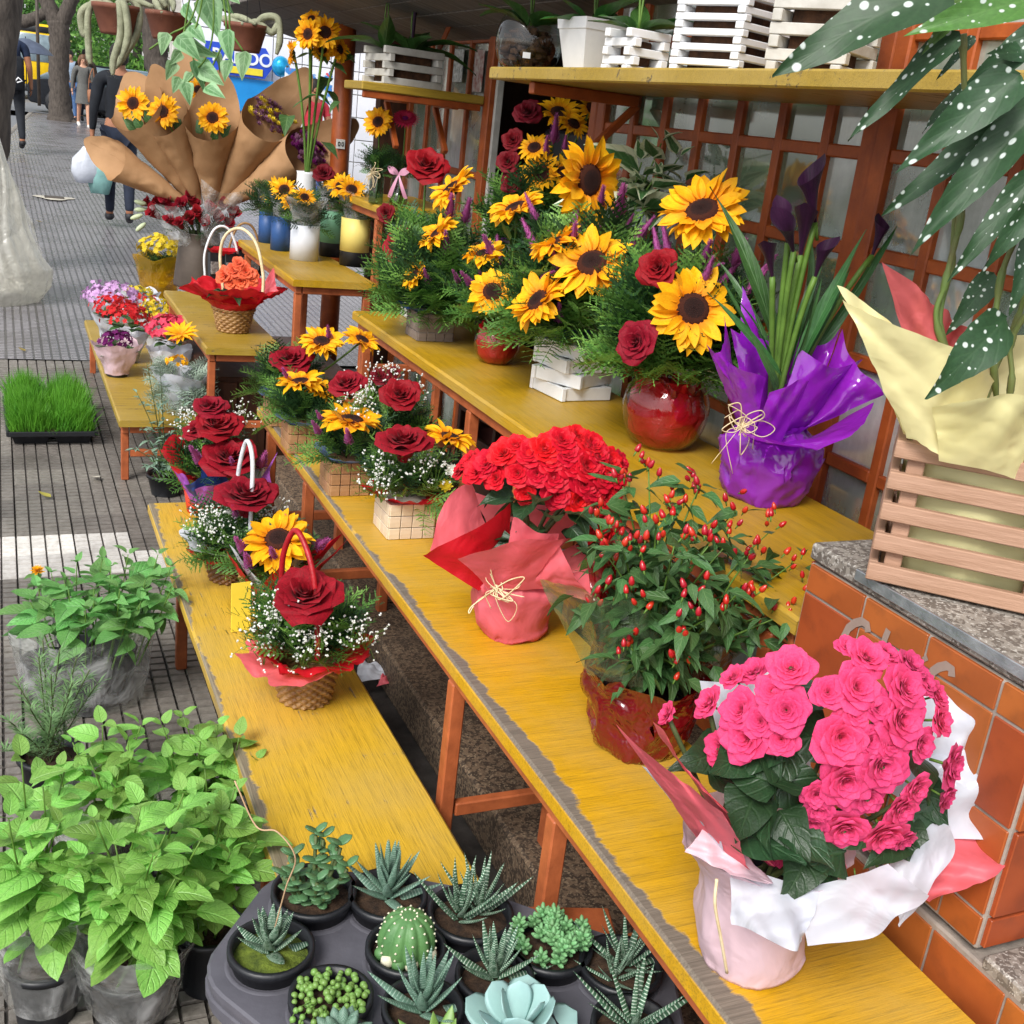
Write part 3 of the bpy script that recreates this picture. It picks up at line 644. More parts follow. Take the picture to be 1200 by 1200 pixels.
# tiled pedestal
pd = thing('pedestal', 'orange tiled pedestal with granite top at the right edge', 'pedestal')
part('core', B().add(cbox(0.525, 0.434, 0.338, 0.003, (1.3255, 0.985, 0.829))).add(cbox(0.525, 1.194, 0.52, 0.003, (1.3255, 0.605, 0.39))), M_['grout'], pd, smooth=False)
tl = {}
def tile_at(w, h, loc, rz=0.0):
    k_ = (round(w, 4), round(h, 4))
    if k_ not in tl: tl[k_] = B().add(cbox(0.010, w - 0.0042, h - 0.0042, 0.0012)).mesh('tile', M_['tile'], False)
    mk('tile', tl[k_], pd, TR(loc, RZ(rz)))
for (za, zb, up) in [(0.955, 1.0, 1), (0.832, 0.955, 1), (0.709, 0.832, 1), (0.664, 0.709, 1), (0.52, 0.643, 0), (0.397, 0.52, 0), (0.274, 0.397, 0), (0.151, 0.274, 0)]:
    zc = (za + zb) / 2
    for i in range(9):
        y1 = 1.199 - 0.122 * i; y0 = max(y1 - 0.122, 0.768 if up else 0.06)
        if y1 - y0 > 0.02: tile_at(y1 - y0, zb - za, (1.066 - rng.uniform(0, 0.0012), (y0 + y1) / 2, zc))
    for i in range(4):
        tile_at(0.122, zb - za, (1.128 + 0.122 * i, 1.2015, zc), pi / 2)
        if up: tile_at(0.122, zb - za, (1.128 + 0.122 * i, 0.7665, zc), pi / 2)
part('granite_top', cbox(0.54, 0.452, 0.026, 0.004, (1.335, 0.984, 1.014)), M_['granite'], pd, smooth=False)
part('granite_ledge', cbox(0.54, 0.70, 0.020, 0.003, (1.333, 0.405, 0.654)), M_['granite'], pd, smooth=False)
part('metal_edge', cbox(0.006, 0.34, 0.016, 0.001, (1.062, 0.935, 1.020)), mat('aluminium', '#c9ccd0', '#9ea2a6', 40, 0.3, 0.2, Metallic=0.8), pd, smooth=False)
gm = mat('grey_spray_paint', '#9a867c', '#8a766c', 30, 0.8, 0)
def stroke(pts, w):
    P = [Vector(p) for p in pts]; V = []; F = []
    for i, p in enumerate(P):
        t_ = (P[min(i + 1, len(P) - 1)] - P[max(i - 1, 0)]).normalized(); n_ = Vector((0, -t_[2], t_[1])) * w / 2
        V += [tuple(p + n_), tuple(p - n_)]
    for i in range(len(P) - 1): F.append((2 * i, 2 * i + 1, 2 * i + 3, 2 * i + 2))
    return np.array(V), F, None
for pts, w in ((((1.0595, 1.0958, 0.9131), (1.0595, 1.0986, 0.9276), (1.0595, 1.0943, 0.9429), (1.0595, 1.0839, 0.9556), (1.0595, 1.0722, 0.9637), (1.0595, 1.0616, 0.9636), (1.0595, 1.0568, 0.9543)), 0.012), (((1.0595, 1.0223, 0.9746), (1.0595, 1.0246, 0.9609), (1.0595, 1.0247, 0.9456)), 0.01), (((1.0595, 1.0103, 0.9426), (1.0595, 1.006, 0.9498), (1.0595, 1.0003, 0.9476), (1.0595, 0.9975, 0.939)), 0.009), (((1.0595, 0.9534, 0.97), (1.0595, 0.9487, 0.9651)), 0.009), (((1.0595, 0.9354, 0.9476), (1.0595, 0.9342, 0.958), (1.0595, 0.9268, 0.9678), (1.0595, 0.9161, 0.9757), (1.0595, 0.9072, 0.9755), (1.0595, 0.9042, 0.9664)), 0.012)):
    part('graffiti_stroke', stroke([p for p in pts], w), gm, pd, smooth=False)

CAMD = np.array((-0.4308, -0.9025, 0.0))          # horizontal direction from the stall towards the viewer's side
# ------------------------------------------------------------------ flower library (unit size templates, shared meshes)
def petal_cup(rad0, L, tilt0, tilt1, W, az, curl=0.6, nu=6, nv=5, seed=0, wav=0.04, zoff=0.0):
    """one petal wrapped round the flower axis"""
    ph = seed * 1.7
    prof = [(rad0, zoff)]; r, z = rad0, zoff; N = nv
    for i in range(N):
        v = (i + 0.5) / N; t = tilt0 + (tilt1 - tilt0) * v ** 1.3 + curl * max(0, v - 0.72) * 3
        r += L / N * sin(t); z += L / N * cos(t); prof.append((max(r, 0.004), z))
    def fn(u, v):
        s = u * 2 - 1; i = min(int(v * N), N - 1); f = v * N - i
        rr = prof[i][0] * (1 - f) + prof[i + 1][0] * f; zz = prof[i][1] * (1 - f) + prof[i + 1][1] * f
        w = W * (0.35 + 0.75 * sin(pi * min(1, (v * 0.62 + 0.06)))) * (1 - 0.6 * max(0, (v - 0.6) / 0.4) ** 2.2)
        a = min(1.5, w / 2 / max(rr, W * 0.28)) * s
        ed = wav * L * sin(3.1 * s + ph + 4 * v) * v
        zz2 = zz - (abs(s) ** 2.2) * v * L * 0.10 + ed
        rr2 = rr * (1 - 0.0 * s) + ed * 0.5
        x, y = rr2 * cos(a), rr2 * sin(a)
        return (x * cos(az) - y * sin(az), x * sin(az) + y * cos(az), zz2)
    return grid(nu, nv, fn)
def rose_mesh(name, m, seed, n=23, flat=1.0, green=True):
    """open rose, diameter about 1, sitting with its base near z=0"""
    r = random.Random(seed); b = B()
    for i in range(n):
        t = i / (n - 1); az = i * 2.399 + r.uniform(-0.2, 0.2)
        b.add(petal_cup(0.015 + 0.07 * t, 0.34 + 0.16 * t, 0.02 + 0.25 * t, 0.10 + (1.25 * t ** 1.2) * flat, 0.22 + 0.52 * t, az, 0.35 + 0.6 * t, 8, 7, r.random() * 9, 0.04, 0.10 * (1 - t)), 0)
    if green:
        b.add(lathe([(0.02, -0.12), (0.07, -0.06), (0.08, 0.0), (0.05, 0.03)], 8), 1)
    return b.mesh(name, [m, M_['fern_dark']])
def begonia_mesh(name, m, seed, n=26):
    r = random.Random(seed); b = B()
    for i in range(n):
        t = (i / (n - 1)); az = i * 2.399 + r.uniform(-0.25, 0.25)
        b.add(petal_cup(0.012 + 0.05 * t, 0.13 + 0.33 * t ** 0.8, 0.15 + 0.75 * t, 0.25 + 1.2 * t ** 0.9, 0.17 + 0.42 * t, az, 0.12 + 0.2 * t, 8, 6, r.random() * 9, 0.035, 0.11 * (1 - t) ** 0.7), 0)
    b.add(tube([(0, 0, -0.25), (0, 0, 0.02)], 0.03, 6), 1)
    return b.mesh(name, [m, M_['stem']])
ROSE = [rose_mesh('rose', M_['rose'], s) for s in (1, 2, 3)]
ROSED = [rose_mesh('rose', M_['rose_dark'], s) for s in (4, 5)]
BEGR = [begonia_mesh('begonia_bloom', M_['bego_red'], s) for s in (1, 2, 3)]
BEGP = [begonia_mesh('begonia_bloom', M_['bego_pink'], s) for s in (4, 5, 6)]
BEGC = [begonia_mesh('begonia_bloom', M_['coral'], 7, 14)]
BUD = [rose_mesh('rose_bud', M_['rose'], 8, 9, 0.15)]
SUNP = [B().add(leaf(0.34, 0.17, 0.4, 0.4, cu, 6, 0.85, 0.02, 0, 2, s)).mesh('petal', M_['sun_petal']) for s, cu in ((1, 0.15), (2, 0.3), (3, -0.12))]
b = B(); b.add(lathe([(0.0005, 0.045), (0.06, 0.05), (0.12, 0.045), (0.155, 0.025)], 20), 0)
b.add(lathe([(0.12, 0.047), (0.15, 0.038), (0.185, 0.012), (0.19, -0.02)], 20), 1)
b.add(lathe([(0.19, -0.02), (0.17, -0.06), (0.08, -0.10), (0.03, -0.14)], 14), 2)
for i in range(14):
    a = i / 14 * 2 * pi; b.add(leaf(0.2, 0.09, 1, 0.2, -0.3, 3, 0.6, nu=2), 2, TR((0.13 * cos(a), 0.13 * sin(a), -0.06), yframe((cos(a), sin(a), 0.15))))
rr_ = random.Random(5)
for i in range(150):
    q = sqrt(i / 150) * 0.17; a = i * 2.399; b.add(octa(0.009), 1 if q > 0.10 else 0, TR((q * cos(a), q * sin(a), 0.052 - q * q * 0.9), None, (1, 1, 1.6)))
SUNC = b.mesh('sunflower', [M_['sun_disc'], M_['sun_ring'], M_['fern_dark']])
def sunflower(parent, M, seed, diam, single=True, name='sunflower'):
    r = random.Random(seed)
    o = mk(name, SUNC, parent, M @ TR(s=diam))
    n = r.choice((22, 24, 26))
    if not single:
        bb = B(); 
        for i in range(n):
            a = i / n * 2 * pi + r.gauss(0, 0.05); bb.add(leaf(0.34, 0.13, 0.6, 0.5, r.choice((0.15, 0.3, -0.1)), 4, 0.8, 0, 0, 2), 0, TR((0.15 * cos(a), 0.15 * sin(a), 0.0), yframe((cos(a), sin(a), r.uniform(-0.1, 0.5))), r.uniform(0.85, 1.1)))
        part('petals', bb, M_['sun_petal'], o, kind='stuff'); return o
    for ring in range(2):
        for i in range(n - 6 * ring):
            a = (i + 0.5 * ring) / (n - 6 * ring) * 2 * pi + r.gauss(0, 0.06)
            up = r.uniform(-0.3, 0.3) + 0.28 * ring
            mk('petal', r.choice(SUNP), o, TR((0.155 * cos(a), 0.155 * sin(a), -0.012 + 0.014 * ring), yframe((cos(a), sin(a), up), roll=r.gauss(0, 0.35)), (r.uniform(0.8, 1.2), r.uniform(0.78, 1.15), 1.0)))
    return o
# feathery celosia spike along +Z
def spike_mesh(seed):
    r = random.Random(seed); b = B().add(lathe([(0.02, 0), (0.11, 0.15), (0.12, 0.4), (0.07, 0.75), (0.01, 1.0)], 8), 0)
    for i in range(130):
        z = r.random() ** 0.9; a = r.uniform(0, 6.28); q = 0.12 * (1 - z * 0.8); L = 0.22 * (1 - 0.6 * z)
        b.add(leaf(L, L * 0.35, 1, 0.1, 0, 2, 0.7, nu=2), 0, TR((q * cos(a) * 0.8, q * sin(a) * 0.8, z * 0.95), yframe((cos(a), sin(a), 0.9))))
    b.add(tube([(0, 0, -0.5), (0, 0, 0.02)], 0.02, 5), 1)
    return b.mesh('celosia_spike', [M_['celosia'], M_['stem']])
SPIKE = [spike_mesh(1), spike_mesh(2)]
# thuja frond along +Y
def frond(seed, n=10, L=1.0, W=0.5, droop=0.25):
    r = random.Random(seed); V = []; F = []
    def rh(p, d, l, w, n_=(0, 0, 1)):
        d = nrmz(d); s = nrmz(np.cross(d, n_)); i = len(V); p = np.array(p)
        V.extend([p, p + d * l * 0.5 + s * w, p + d * l, p + d * l * 0.5 - s * w]); F.append((i, i + 1, i + 2, i + 3))
    def ax(t): return np.array([0, L * t, -droop * L * t * t])
    for i in range(n):
        rh(ax(i / n), ax((i + 1.2) / n) - ax(i / n), L / n * 1.3, L * 0.014)
        for s in (-1, 1):
            t = (i + 0.5) / n; l = W * (0.25 + 0.75 * sin(pi * min(0.95, t * 0.75 + 0.2))) * 0.55 * r.uniform(0.8, 1.15)
            d = nrmz((s * 0.8, 0.75, r.uniform(-0.25, 0.15))); p = ax(t)
            for k_ in range(3):
                q = p + d * l * (0.10 + 0.3 * k_)
                rh(q, d, l * 0.42, l * 0.075, (0, 0.2, 1))
                for s2 in (-1, 1): rh(q, nrmz(d + np.array((s2 * 0.5, 0.35, 0))), l * (0.34 - 0.07 * k_), l * 0.06, (0.2, 0, 1))
    return np.array(V), F, None
FR = [frond(s, 8, 1, 0.62, dr) for s, dr in ((1, 0.15), (2, 0.35), (3, 0.5))]
def foliage(parent, c, rx, ry, h, n, size, seed, mats=None, up=0.4, name='foliage', zmin=-0.1):
    """a mound of thuja sprays; c local centre at the rim"""
    r = random.Random(seed); b = B(); c = np.array(c)
    n = int(n * 1.5); size *= 0.74
    for i in range(n):
        a = r.uniform(0, 2 * pi); z = r.random(); q = sqrt(1 - z * z * 0.8)
        d = np.array((cos(a) * q, sin(a) * q, z * 0.9 + zmin)); d = d - CAMD * 0.35 * max(0, z - 0.1); p = c + d * np.array((rx, ry, h)) * r.uniform(0.25, 0.62)
        dr = nrmz(d * np.array((1, 1, 1)) + np.array((0, 0, up)) + np.array([r.gauss(0, 0.25) for _ in range(3)]))
        b.add(r.choice(FR), 0 if r.random() < 0.6 else 1, TR(p, yframe(dr, roll=r.uniform(-0.9, 0.9)), size * r.uniform(0.7, 1.25)))
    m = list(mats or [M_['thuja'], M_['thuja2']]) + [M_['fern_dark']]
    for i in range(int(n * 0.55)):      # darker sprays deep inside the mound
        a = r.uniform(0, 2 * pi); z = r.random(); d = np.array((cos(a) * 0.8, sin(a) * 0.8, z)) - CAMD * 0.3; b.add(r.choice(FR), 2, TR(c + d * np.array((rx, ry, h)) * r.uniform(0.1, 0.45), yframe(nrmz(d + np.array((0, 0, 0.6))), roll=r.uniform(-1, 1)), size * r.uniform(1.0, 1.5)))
    return part(name, b, m, parent, kind='stuff', smooth=False)
def gyps(parent, pts, spread, n, seed, r0=0.004, name='gypsophila'):
    spread *= 1.25; n = int(n * 1.2); r0 *= 0.8
    """sprays of tiny white flowers; pts local centres"""
    r = random.Random(seed); b = B()
    for p in pts:
        p = np.array(p)
        for i in range(n):
            q = p + np.array([r.gauss(0, spread) for _ in range(3)]); 
            for k_ in range(2): b.add(octa(r0 * r.uniform(0.6, 1.15)), 0, TR(q + np.array([r.gauss(0, r0 * 0.6) for _ in range(3)]), zframe((r.gauss(0, 1), r.gauss(0, 1), 1))))
            if i % 2 == 0: b.add(tube([p + np.array((0, 0, -spread * 2)), (p + q) / 2 + np.array((0, 0, -spread * 0.3)), q], 0.0005, 3, False), 1)
    return part(name, b, [M_['gyp'], M_['stem']], parent, kind='stuff', smooth=False)
def bloom(parent, spec, seed, single=True):
    """spec: (type, local offset, diameter, normal)"""
    r = random.Random(seed)
    for typ, p, d, n in spec:
        R_ = zframe(n, r.uniform(0, 6.28)); M = TR(p, R_)
        if typ == 'sun': sunflower(parent, M, r.random(), d * 1.08, single)
        elif typ in ('rose', 'rosed', 'bego', 'begp', 'begc', 'bud'):
            L_ = {'rose': ROSE, 'rosed': ROSED, 'bego': BEGR, 'begp': BEGP, 'begc': BEGC, 'bud': BUD}[typ]
            nm = {'rose': 'rose', 'rosed': 'rose', 'bud': 'rose_bud'}.get(typ, 'begonia_bloom')
            mk(nm, r.choice(L_), parent, M @ TR((0, 0, -0.25 * d), s=d * (1.08 if typ[:3] == 'ros' else 1.33 if typ == 'begp' else 1.3 if typ[:3] == 'beg' else 1.0)))
        elif typ == 'spike': mk('celosia_spike', r.choice(SPIKE), parent, TR(np.array(p) - np.array(n) * d * 0.6, zframe(n), d * np.array((0.95, 0.95, 1.35))))
        elif typ == 'stem': pass
def stems(parent, spec, base, m='stem', rad=0.0035, types=('sun',), name='flower_stem'):
    for typ, p, d, n in spec:
        if typ not in types: continue
        p = np.array(p) - np.array(n) * d * 0.08; b0 = np.array(base); mid = (p * 0.6 + b0 * 0.4) - np.array(n) * 0.03
        part(name, tube(bez(b0, mid, p, 8), rad, 6), M_[m], parent)
def tube_h(pts, r, n=8, k_=8): return tube(spline(pts, k_), r, n)
# containers
def gridbox(t, sx, sy, sz, m, line, rows=3, cols=4, rz=0.0):
    """small box faced with separate slats"""
    part('box_core', cbox(sx - 0.006, sy - 0.006, sz - 0.004, 0.001, (0, 0, sz / 2 - 0.001)), line, t, TR((0, 0, 0), RZ(rz)), smooth=False)
    for (w, ox, oy, ra, key) in ((sx, 0, -sy / 2, 0, 'a'), (sx, 0, sy / 2, pi, 'a'), (sy, -sx / 2, 0, -pi / 2, 'b'), (sy, sx / 2, 0, pi / 2, 'b')):
        cw, rh = w / cols, sz / rows
        me = B().add(cbox(cw - 0.0022, 0.005, rh - 0.0022, 0.001)).mesh('slat', m, False)
        for i in range(cols):
            for j in range(rows):
                lp = RZ(ra) @ np.array(((i - (cols - 1) / 2) * cw, 0, 0)) + np.array((ox, oy, (j + 0.5) * rh))
                lp[0] *= 0.99; lp[1] *= 0.99
                mk('slat', me, t, TR(RZ(rz) @ lp, RZ(rz + ra)))
def slatcrate(t, s, sy, levels, hz, m, rz=0.0, over=0.03, th=0.012, gap=0.0, z0=0.0):
    """crate of slats laid log-cabin fashion"""
    ma = B().add(cbox(s + over, th, hz, 0.0015)).mesh('slat', m, False); mb = B().add(cbox(th, sy + over, hz, 0.0015)).mesh('slat', m, False)
    for k_ in range(levels):
        z = z0 + hz / 2 + k_ * (hz + gap) * 0.5 if gap < 0 else z0 + hz / 2 + k_ * (hz + gap)
        if k_ % 2 == 0:
            for q in (-1, 1): mk('slat', ma, t, TR(RZ(rz) @ np.array((0, q * sy / 2, z)), RZ(rz + rng.gauss(0, 0.01))))
        else:
            for q in (-1, 1): mk('slat', mb, t, TR(RZ(rz) @ np.array((q * s / 2, 0, z)), RZ(rz + rng.gauss(0, 0.01))))
    part('base', cbox(s, sy, 0.006, 0.001, (0, 0, z0 + 0.004)), m, t, TR(R=RZ(rz)), smooth=False)
def basket(t, r0, r1, h, m, seed=1, rows=11, nst=17):
    """woven basket: strands bulge over and under the stakes"""
    n = nst * 8; R_ = rows * 4; V = []; F = []
    for j in range(R_ + 1):
        v = j / R_; row = min(int(v * rows), rows - 1); f = v * rows - row
        for k_ in range(n):
            a = 2 * pi * k_ / n; sg = 1 if row % 2 == 0 else -1
            w = sg * cos(a * nst / 2 * 2) ; bul = sin(pi * f) ** 0.6
            q = r0 + (r1 - r0) * v ** 0.8 + 0.0045 * w * bul - 0.004 * (1 - bul)
            V.append((q * cos(a), q * sin(a), v * h))
    for j in range(R_):
        for k_ in range(n): a = j * n + k_; b_ = j * n + (k_ + 1) % n; F.append((a, b_, b_ + n, a + n))
    F.append(tuple(range(n))[::-1])
    part('weave', (np.array(V), F, None), m, t)
    bb = B(); N = 70
    for s in (0, pi):
        bb.add(tube([((r1 + 0.003 * cos(a * 12 + s)) * cos(a), (r1 + 0.003 * cos(a * 12 + s)) * sin(a), h + 0.004 * sin(a * 12 + s)) for a in np.linspace(0, 2 * pi, N)], 0.0045, 6))
    part('rim', bb, m, t)
def frill(parent, name, m, r0, z0, r1, z1, seed, corners=6, amp=0.25, pleat=0.12, mid=0.5, sq=(1, 1), n=72, nv=8, hole=True):
    """gathered paper skirt from a neck to a flaring, pointed edge"""
    wa, wb = wave(seed, (1, 2, 3, 5)), wave(seed + 3, (7, 11, 13, 17)); r = random.Random(seed); ph = r.uniform(0, 6)
    def fn(u, v):
        a = 2 * pi * u; cn = abs(cos((a + ph) * corners / 2)) ** 1.6
        rr = r0 + (r1 - r0) * (v ** 1.2) * (1 + amp * wa(a) + 0.22 * (cn - 0.5)) ; rr *= 1 + pleat * wb(a) * (0.35 + 0.65 * v * (1 - 0.4 * v))
        z = z0 + (z1 - z0) * (v + mid * v * (1 - v)) + v * v * (z1 - z0) * (0.35 * amp * wb(a * 0.5) + 0.5 * amp * (cn - 0.4)) + 0.35 * pleat * wb(a + 1) * r1 * v
        return (rr * cos(a) * sq[0], rr * sin(a) * sq[1], z)
    return part(name, crinkle(grid(n + 30, nv + 6, fn, True), (r1 - r0) * 0.16 + 0.004, 26, seed), m, parent)
def sheet(parent, name, m, poly, nrm, seed=1, wav=0.012, bulge=0.03, nu=14, nv=14, thick=0.0):
    """crinkled paper flap: poly = 4 local corner points (a b at the neck, c d at the free edge), curved along nrm"""
    A, Bp, Cc, D = [np.array(p, float) for p in poly]; nrm = nrmz(nrm); r = random.Random(seed); ph = [r.uniform(0, 6) for _ in range(6)]
    def fn(u, v):
        p = (A * (1 - u) + Bp * u) * (1 - v) + (D * (1 - u) + Cc * u) * v
        h = bulge * sin(pi * u) * (0.3 + v) + wav * v * (sin(7 * u + ph[0] + 3 * v) + 0.7 * sin(13 * u - 5 * v + ph[1]) + 0.5 * abs(sin(9 * v + ph[2] + 6 * u)))
        ed = 0.08 * v * v * sin(5 * u + ph[3])
        return p + nrm * h + (D + Cc - A - Bp) * 0.5 * ed
    return part(name, crinkle(grid(nu + 10, nv + 10, fn), 0.007 if 'white' not in m.name else 0.004, 22 if 'white' not in m.name else 12, seed), m, parent)
def raffia(parent, c, size, seed, nrm, n=7):
    """tied bow of straw strands"""
    r = random.Random(seed); R_ = zframe(nrm); b = B(); c = np.array(c)
    for i in range(n + 8):
        a = r.uniform(0, 6.28); L = size * r.uniform(0.4, 1.3); q = lambda: r.gauss(0, 0.22) * size
        if i % 3 == 0: pts = [(0, 0, 0), (L * 0.5 * cos(a) + q(), L * 0.5 * sin(a) + q(), 0.25 * size), (L * cos(a + 0.4), L * sin(a + 0.4), abs(q())), (L * 0.5 * cos(a + 0.9) + q(), L * 0.5 * sin(a + 0.9), 0.12 * size), (q() * 0.3, 0, 0.01)]
        elif i % 3 == 1: pts = [(q() * 0.3, q() * 0.3, 0), (q(), q(), 0.12 * size), (q(), q(), 0.16 * size), (q() * 0.4, q() * 0.4, 0.05 * size)]
        else: pts = [(0, 0, 0), (L * 0.6 * cos(a) + q(), L * 0.6 * sin(a) + q(), 0.15 * size), (1.2 * L * cos(a + 0.3), 1.2 * L * sin(a + 0.3) - 0.5 * L, 0.03 * size)]
        b.add(tube(spline([c + R_ @ np.array(p) for p in pts], 6), r.uniform(0.0007, 0.0014), 4))
    return part('raffia_bow', b, M_['raffia'], parent, kind='stuff')
def pot(t, r0, r1, h, m, soil=True, z=0.0, rim=0.006, sm='soil', name='pot'):
    o = part(name, lathe([(0.001, z), (r0, z), (r0, z + 0.002), (r1, z + h - 0.012), (r1 + rim, z + h - 0.012), (r1 + rim, z + h), (r1 - 0.003, z + h), (r1 - 0.006, z + h - 0.025)], 32), m, t)
    if soil:
        w = wave(3, (3, 5, 7)); part('soil', lathe([(r1 - 0.004, z + h - 0.02), (r1 * 0.6, z + h - 0.014), (r1 * 0.25, z + h - 0.01), (0.001, z + h - 0.012)], 24, lambda a, i: (1, 0.003 * w(a) * (i > 0))), M_[sm], t)
    return o
LEAFSETS = {}
def leafset(key, m, **kw):
    if key not in LEAFSETS:
        LEAFSETS[key] = [B().add(leaf(1.0, kw.get('W', 0.6), kw.get('tip', 1.0), f, c, kw.get('n', 6), kw.get('base', 0.55), kw.get('wob', 0.02), kw.get('teeth', 0.0), 4, i)).mesh('leaf', m) for i, (f, c) in enumerate(kw.get('fc', ((0.25, 0.2), (0.4, 0.35), (0.15, 0.05), (0.3, 0.5))))]
    return LEAFSETS[key]
def herb(parent, tips, leaves, size, seed, pairs=5, stem='stem', rad=0.002, gap=0.55, name='leaf', droop=0.0, top=True):
    """upright stems (base, tip) with opposite leaves; every leaf its own mesh"""
    r = random.Random(seed)
    for bs, tp in tips:
        bs, tp = np.array(bs, float), np.array(tp, float); mid = (bs + tp) / 2 + np.array((r.gauss(0, 0.012), r.gauss(0, 0.012), 0.01)); P = bez(bs, mid, tp, 9)
        part('stem', tube(P, np.linspace(rad * 1.3, rad * 0.6, 9), 6), M_[stem], parent); a = r.uniform(0, 6)
        for i in range(pairs):
            t = 1 - gap * (i / pairs) ; k_ = min(8, max(0, t * 8)); p = P[int(k_)]
            ax = nrmz(tp - bs); f = 0.45 + 0.55 * min(1, i / 2.2)
            for s in (0, pi):
                aa = a + s + r.gauss(0, 0.2); e = (0.9 if i == 0 else 0.35) - 0.12 * i - droop + r.gauss(0, 0.15)
                d = nrmz(np.array((cos(aa), sin(aa), e)) + ax * 0.2); L = size * f * r.uniform(0.6, 1.3)
                mk(name, r.choice(leaves), parent, TR(p + d * 0.15 * L, yframe(d, (0, 0, 1), r.gauss(0, 0.35)), L))
            a += pi / 2 + r.gauss(0, 0.2)

# ------------------------------------------------------------------ boxed arrangements
RT = np.array((0.9025, -0.4308, 0.0))
def extra_spikes(t, c, rx, h, n, seed):
    """more purple celosia plumes standing in the greenery"""
    r = random.Random(seed)
    for i in range(n):
        a = r.uniform(0, 6.28); q = rx * r.uniform(0.3, 0.85); d = np.array((cos(a), sin(a), 1.6)); mk('celosia_spike', r.choice(SPIKE), t, TR(np.array(c) + np.array((q * cos(a), q * sin(a), h * r.uniform(0.45, 0.95))), zframe(d), r.uniform(0.06, 0.09) * np.array((0.9, 0.9, 1.2))))
def finelathe(prof, n, fn):
    """lathe with three extra rings between profile points"""
    P = []
    for (r0, z0), (r1, z1) in zip(prof[:-1], prof[1:]): P += [(r0 + (r1 - r0) * k_ / 4, z0 + (z1 - z0) * k_ / 4) for k_ in range(4)]
    return lathe(P + [prof[-1]], n, lambda a, i: fn(a, i / 4))
def boxarr(name, label, loc, sx, h, boxm, line, spec, fol, seed, tissue=None, gy=(), cat='flower arrangement', group=None, single=True, rows=3, cols=4, stem_types=('sun',), rz=0.0):
    t = thing(name, label, cat, loc, group=group)
    gridbox(t, sx, sx, h, boxm, line, rows, cols, rz)
    if tissue: frill(t, 'tissue_paper', tissue, sx * 0.42, h - 0.008, sx * 0.86, h + 0.016, seed, 5, 0.45, 0.22, 0.5, n=60, nv=5)
    rx, hh, n, size = fol; foliage(t, (0, 0, h), rx, rx, hh, n, size, seed)
    bloom(t, spec, seed, single); stems(t, spec, (0, 0, h), types=stem_types)
    if gy: gyps(t, gy, 0.018, 26, seed)
    return t
boxarr('flower_box', 'farthest brown box on the middle bench, red rose with two sunflowers behind', (0.7787, 3.3576, 0.6), 0.10, 0.085, M_['bamboo'], M_['lines'],
  (('rose', (0.0032, -0.0736, 0.206), 0.1691, (-0.2284, -0.3265, 0.9172)), ('sun', (0.0887, -0.0811, 0.2749), 0.1283, (-0.1274, -0.4069, 0.9045)), ('sun', (0.2117, -0.0844, 0.2845), 0.1144, (0.226, -0.3412, 0.9124)), ('spike', (0.1058, -0.0893, 0.303), 0.0512, (-0.3046, -0.6381, 0.7071))), (0.14, 0.20, 60, 0.11), 11, M_['p_blue'])
boxarr('flower_box', 'second box from the far end of middle bench, blue tissue and sunflowers', (0.7735, 3.0768, 0.6), 0.10, 0.085, M_['bamboo'], M_['lines'],
  (('sun', (-0.026, -0.0485, 0.2111), 0.1287, (-0.1612, -0.0324, 0.9864)), ('sun', (0.0349, -0.0333, 0.1885), 0.1064, (0.3473, -0.243, 0.9058)), ('spike', (-0.0656, -0.0407, 0.2256), 0.0522, (-0.428, -0.5715, 0.7001)), ('rosed', (0.1553, -0.0464, 0.2008), 0.0586, (-0.3046, -0.6381, 0.7071))), (0.12, 0.13, 50, 0.11), 12, M_['p_blue'])
boxarr('flower_box', 'square brown box with blue tissue, wide sunflower and dark red rose, before the pale box', (0.799, 2.7095, 0.6), 0.105, 0.09, M_['bamboo'], M_['lines'],
  (('sun', (-0.0145, -0.0762, 0.2111), 0.1497, (0.0294, -0.083, 0.9961)), ('rose', (-0.0064, 0.0086, 0.2775), 0.122, (-0.3459, -0.3588, 0.8669)), ('spike', (-0.034, -0.1223, 0.1803), 0.0591, (-0.3046, -0.6381, 0.7071)), ('spike', (-0.1003, -0.0685, 0.1869), 0.0509, (-0.4852, -0.5349, 0.6917)), ('spike', (-0.0962, -0.0704, 0.2203), 0.0338, (-0.4852, -0.5349, 0.6917))), (0.12, 0.13, 60, 0.11), 13, M_['p_blue'], ((-0.0094, -0.0509, 0.2418), (0.018, -0.0529, 0.2536)))
boxarr('flower_box', 'dark box mostly hidden behind, with a red rose, white blooms and gypsophila', (0.9552, 2.8497, 0.6), 0.10, 0.085, M_['bamboo_grey'], M_['lines'],
  (('rose', (0.007, -0.0643, 0.2324), 0.1372, (-0.198, -0.5956, 0.7785)), ('rosed', (-0.0326, 0.01, 0.2674), 0.0694, (-0.3046, -0.6381, 0.7071)), ('rosed', (0.0086, 0.0125, 0.277), 0.0512, (-0.3046, -0.6381, 0.7071))), (0.13, 0.17, 60, 0.11), 14, None, ((-0.0507, 0.0242, 0.2446), (-0.0222, 0.0106, 0.291), (0.0041, -0.002, 0.2756), (0.0657, -0.0314, 0.2411), (-0.0709, 0.0338, 0.23)))
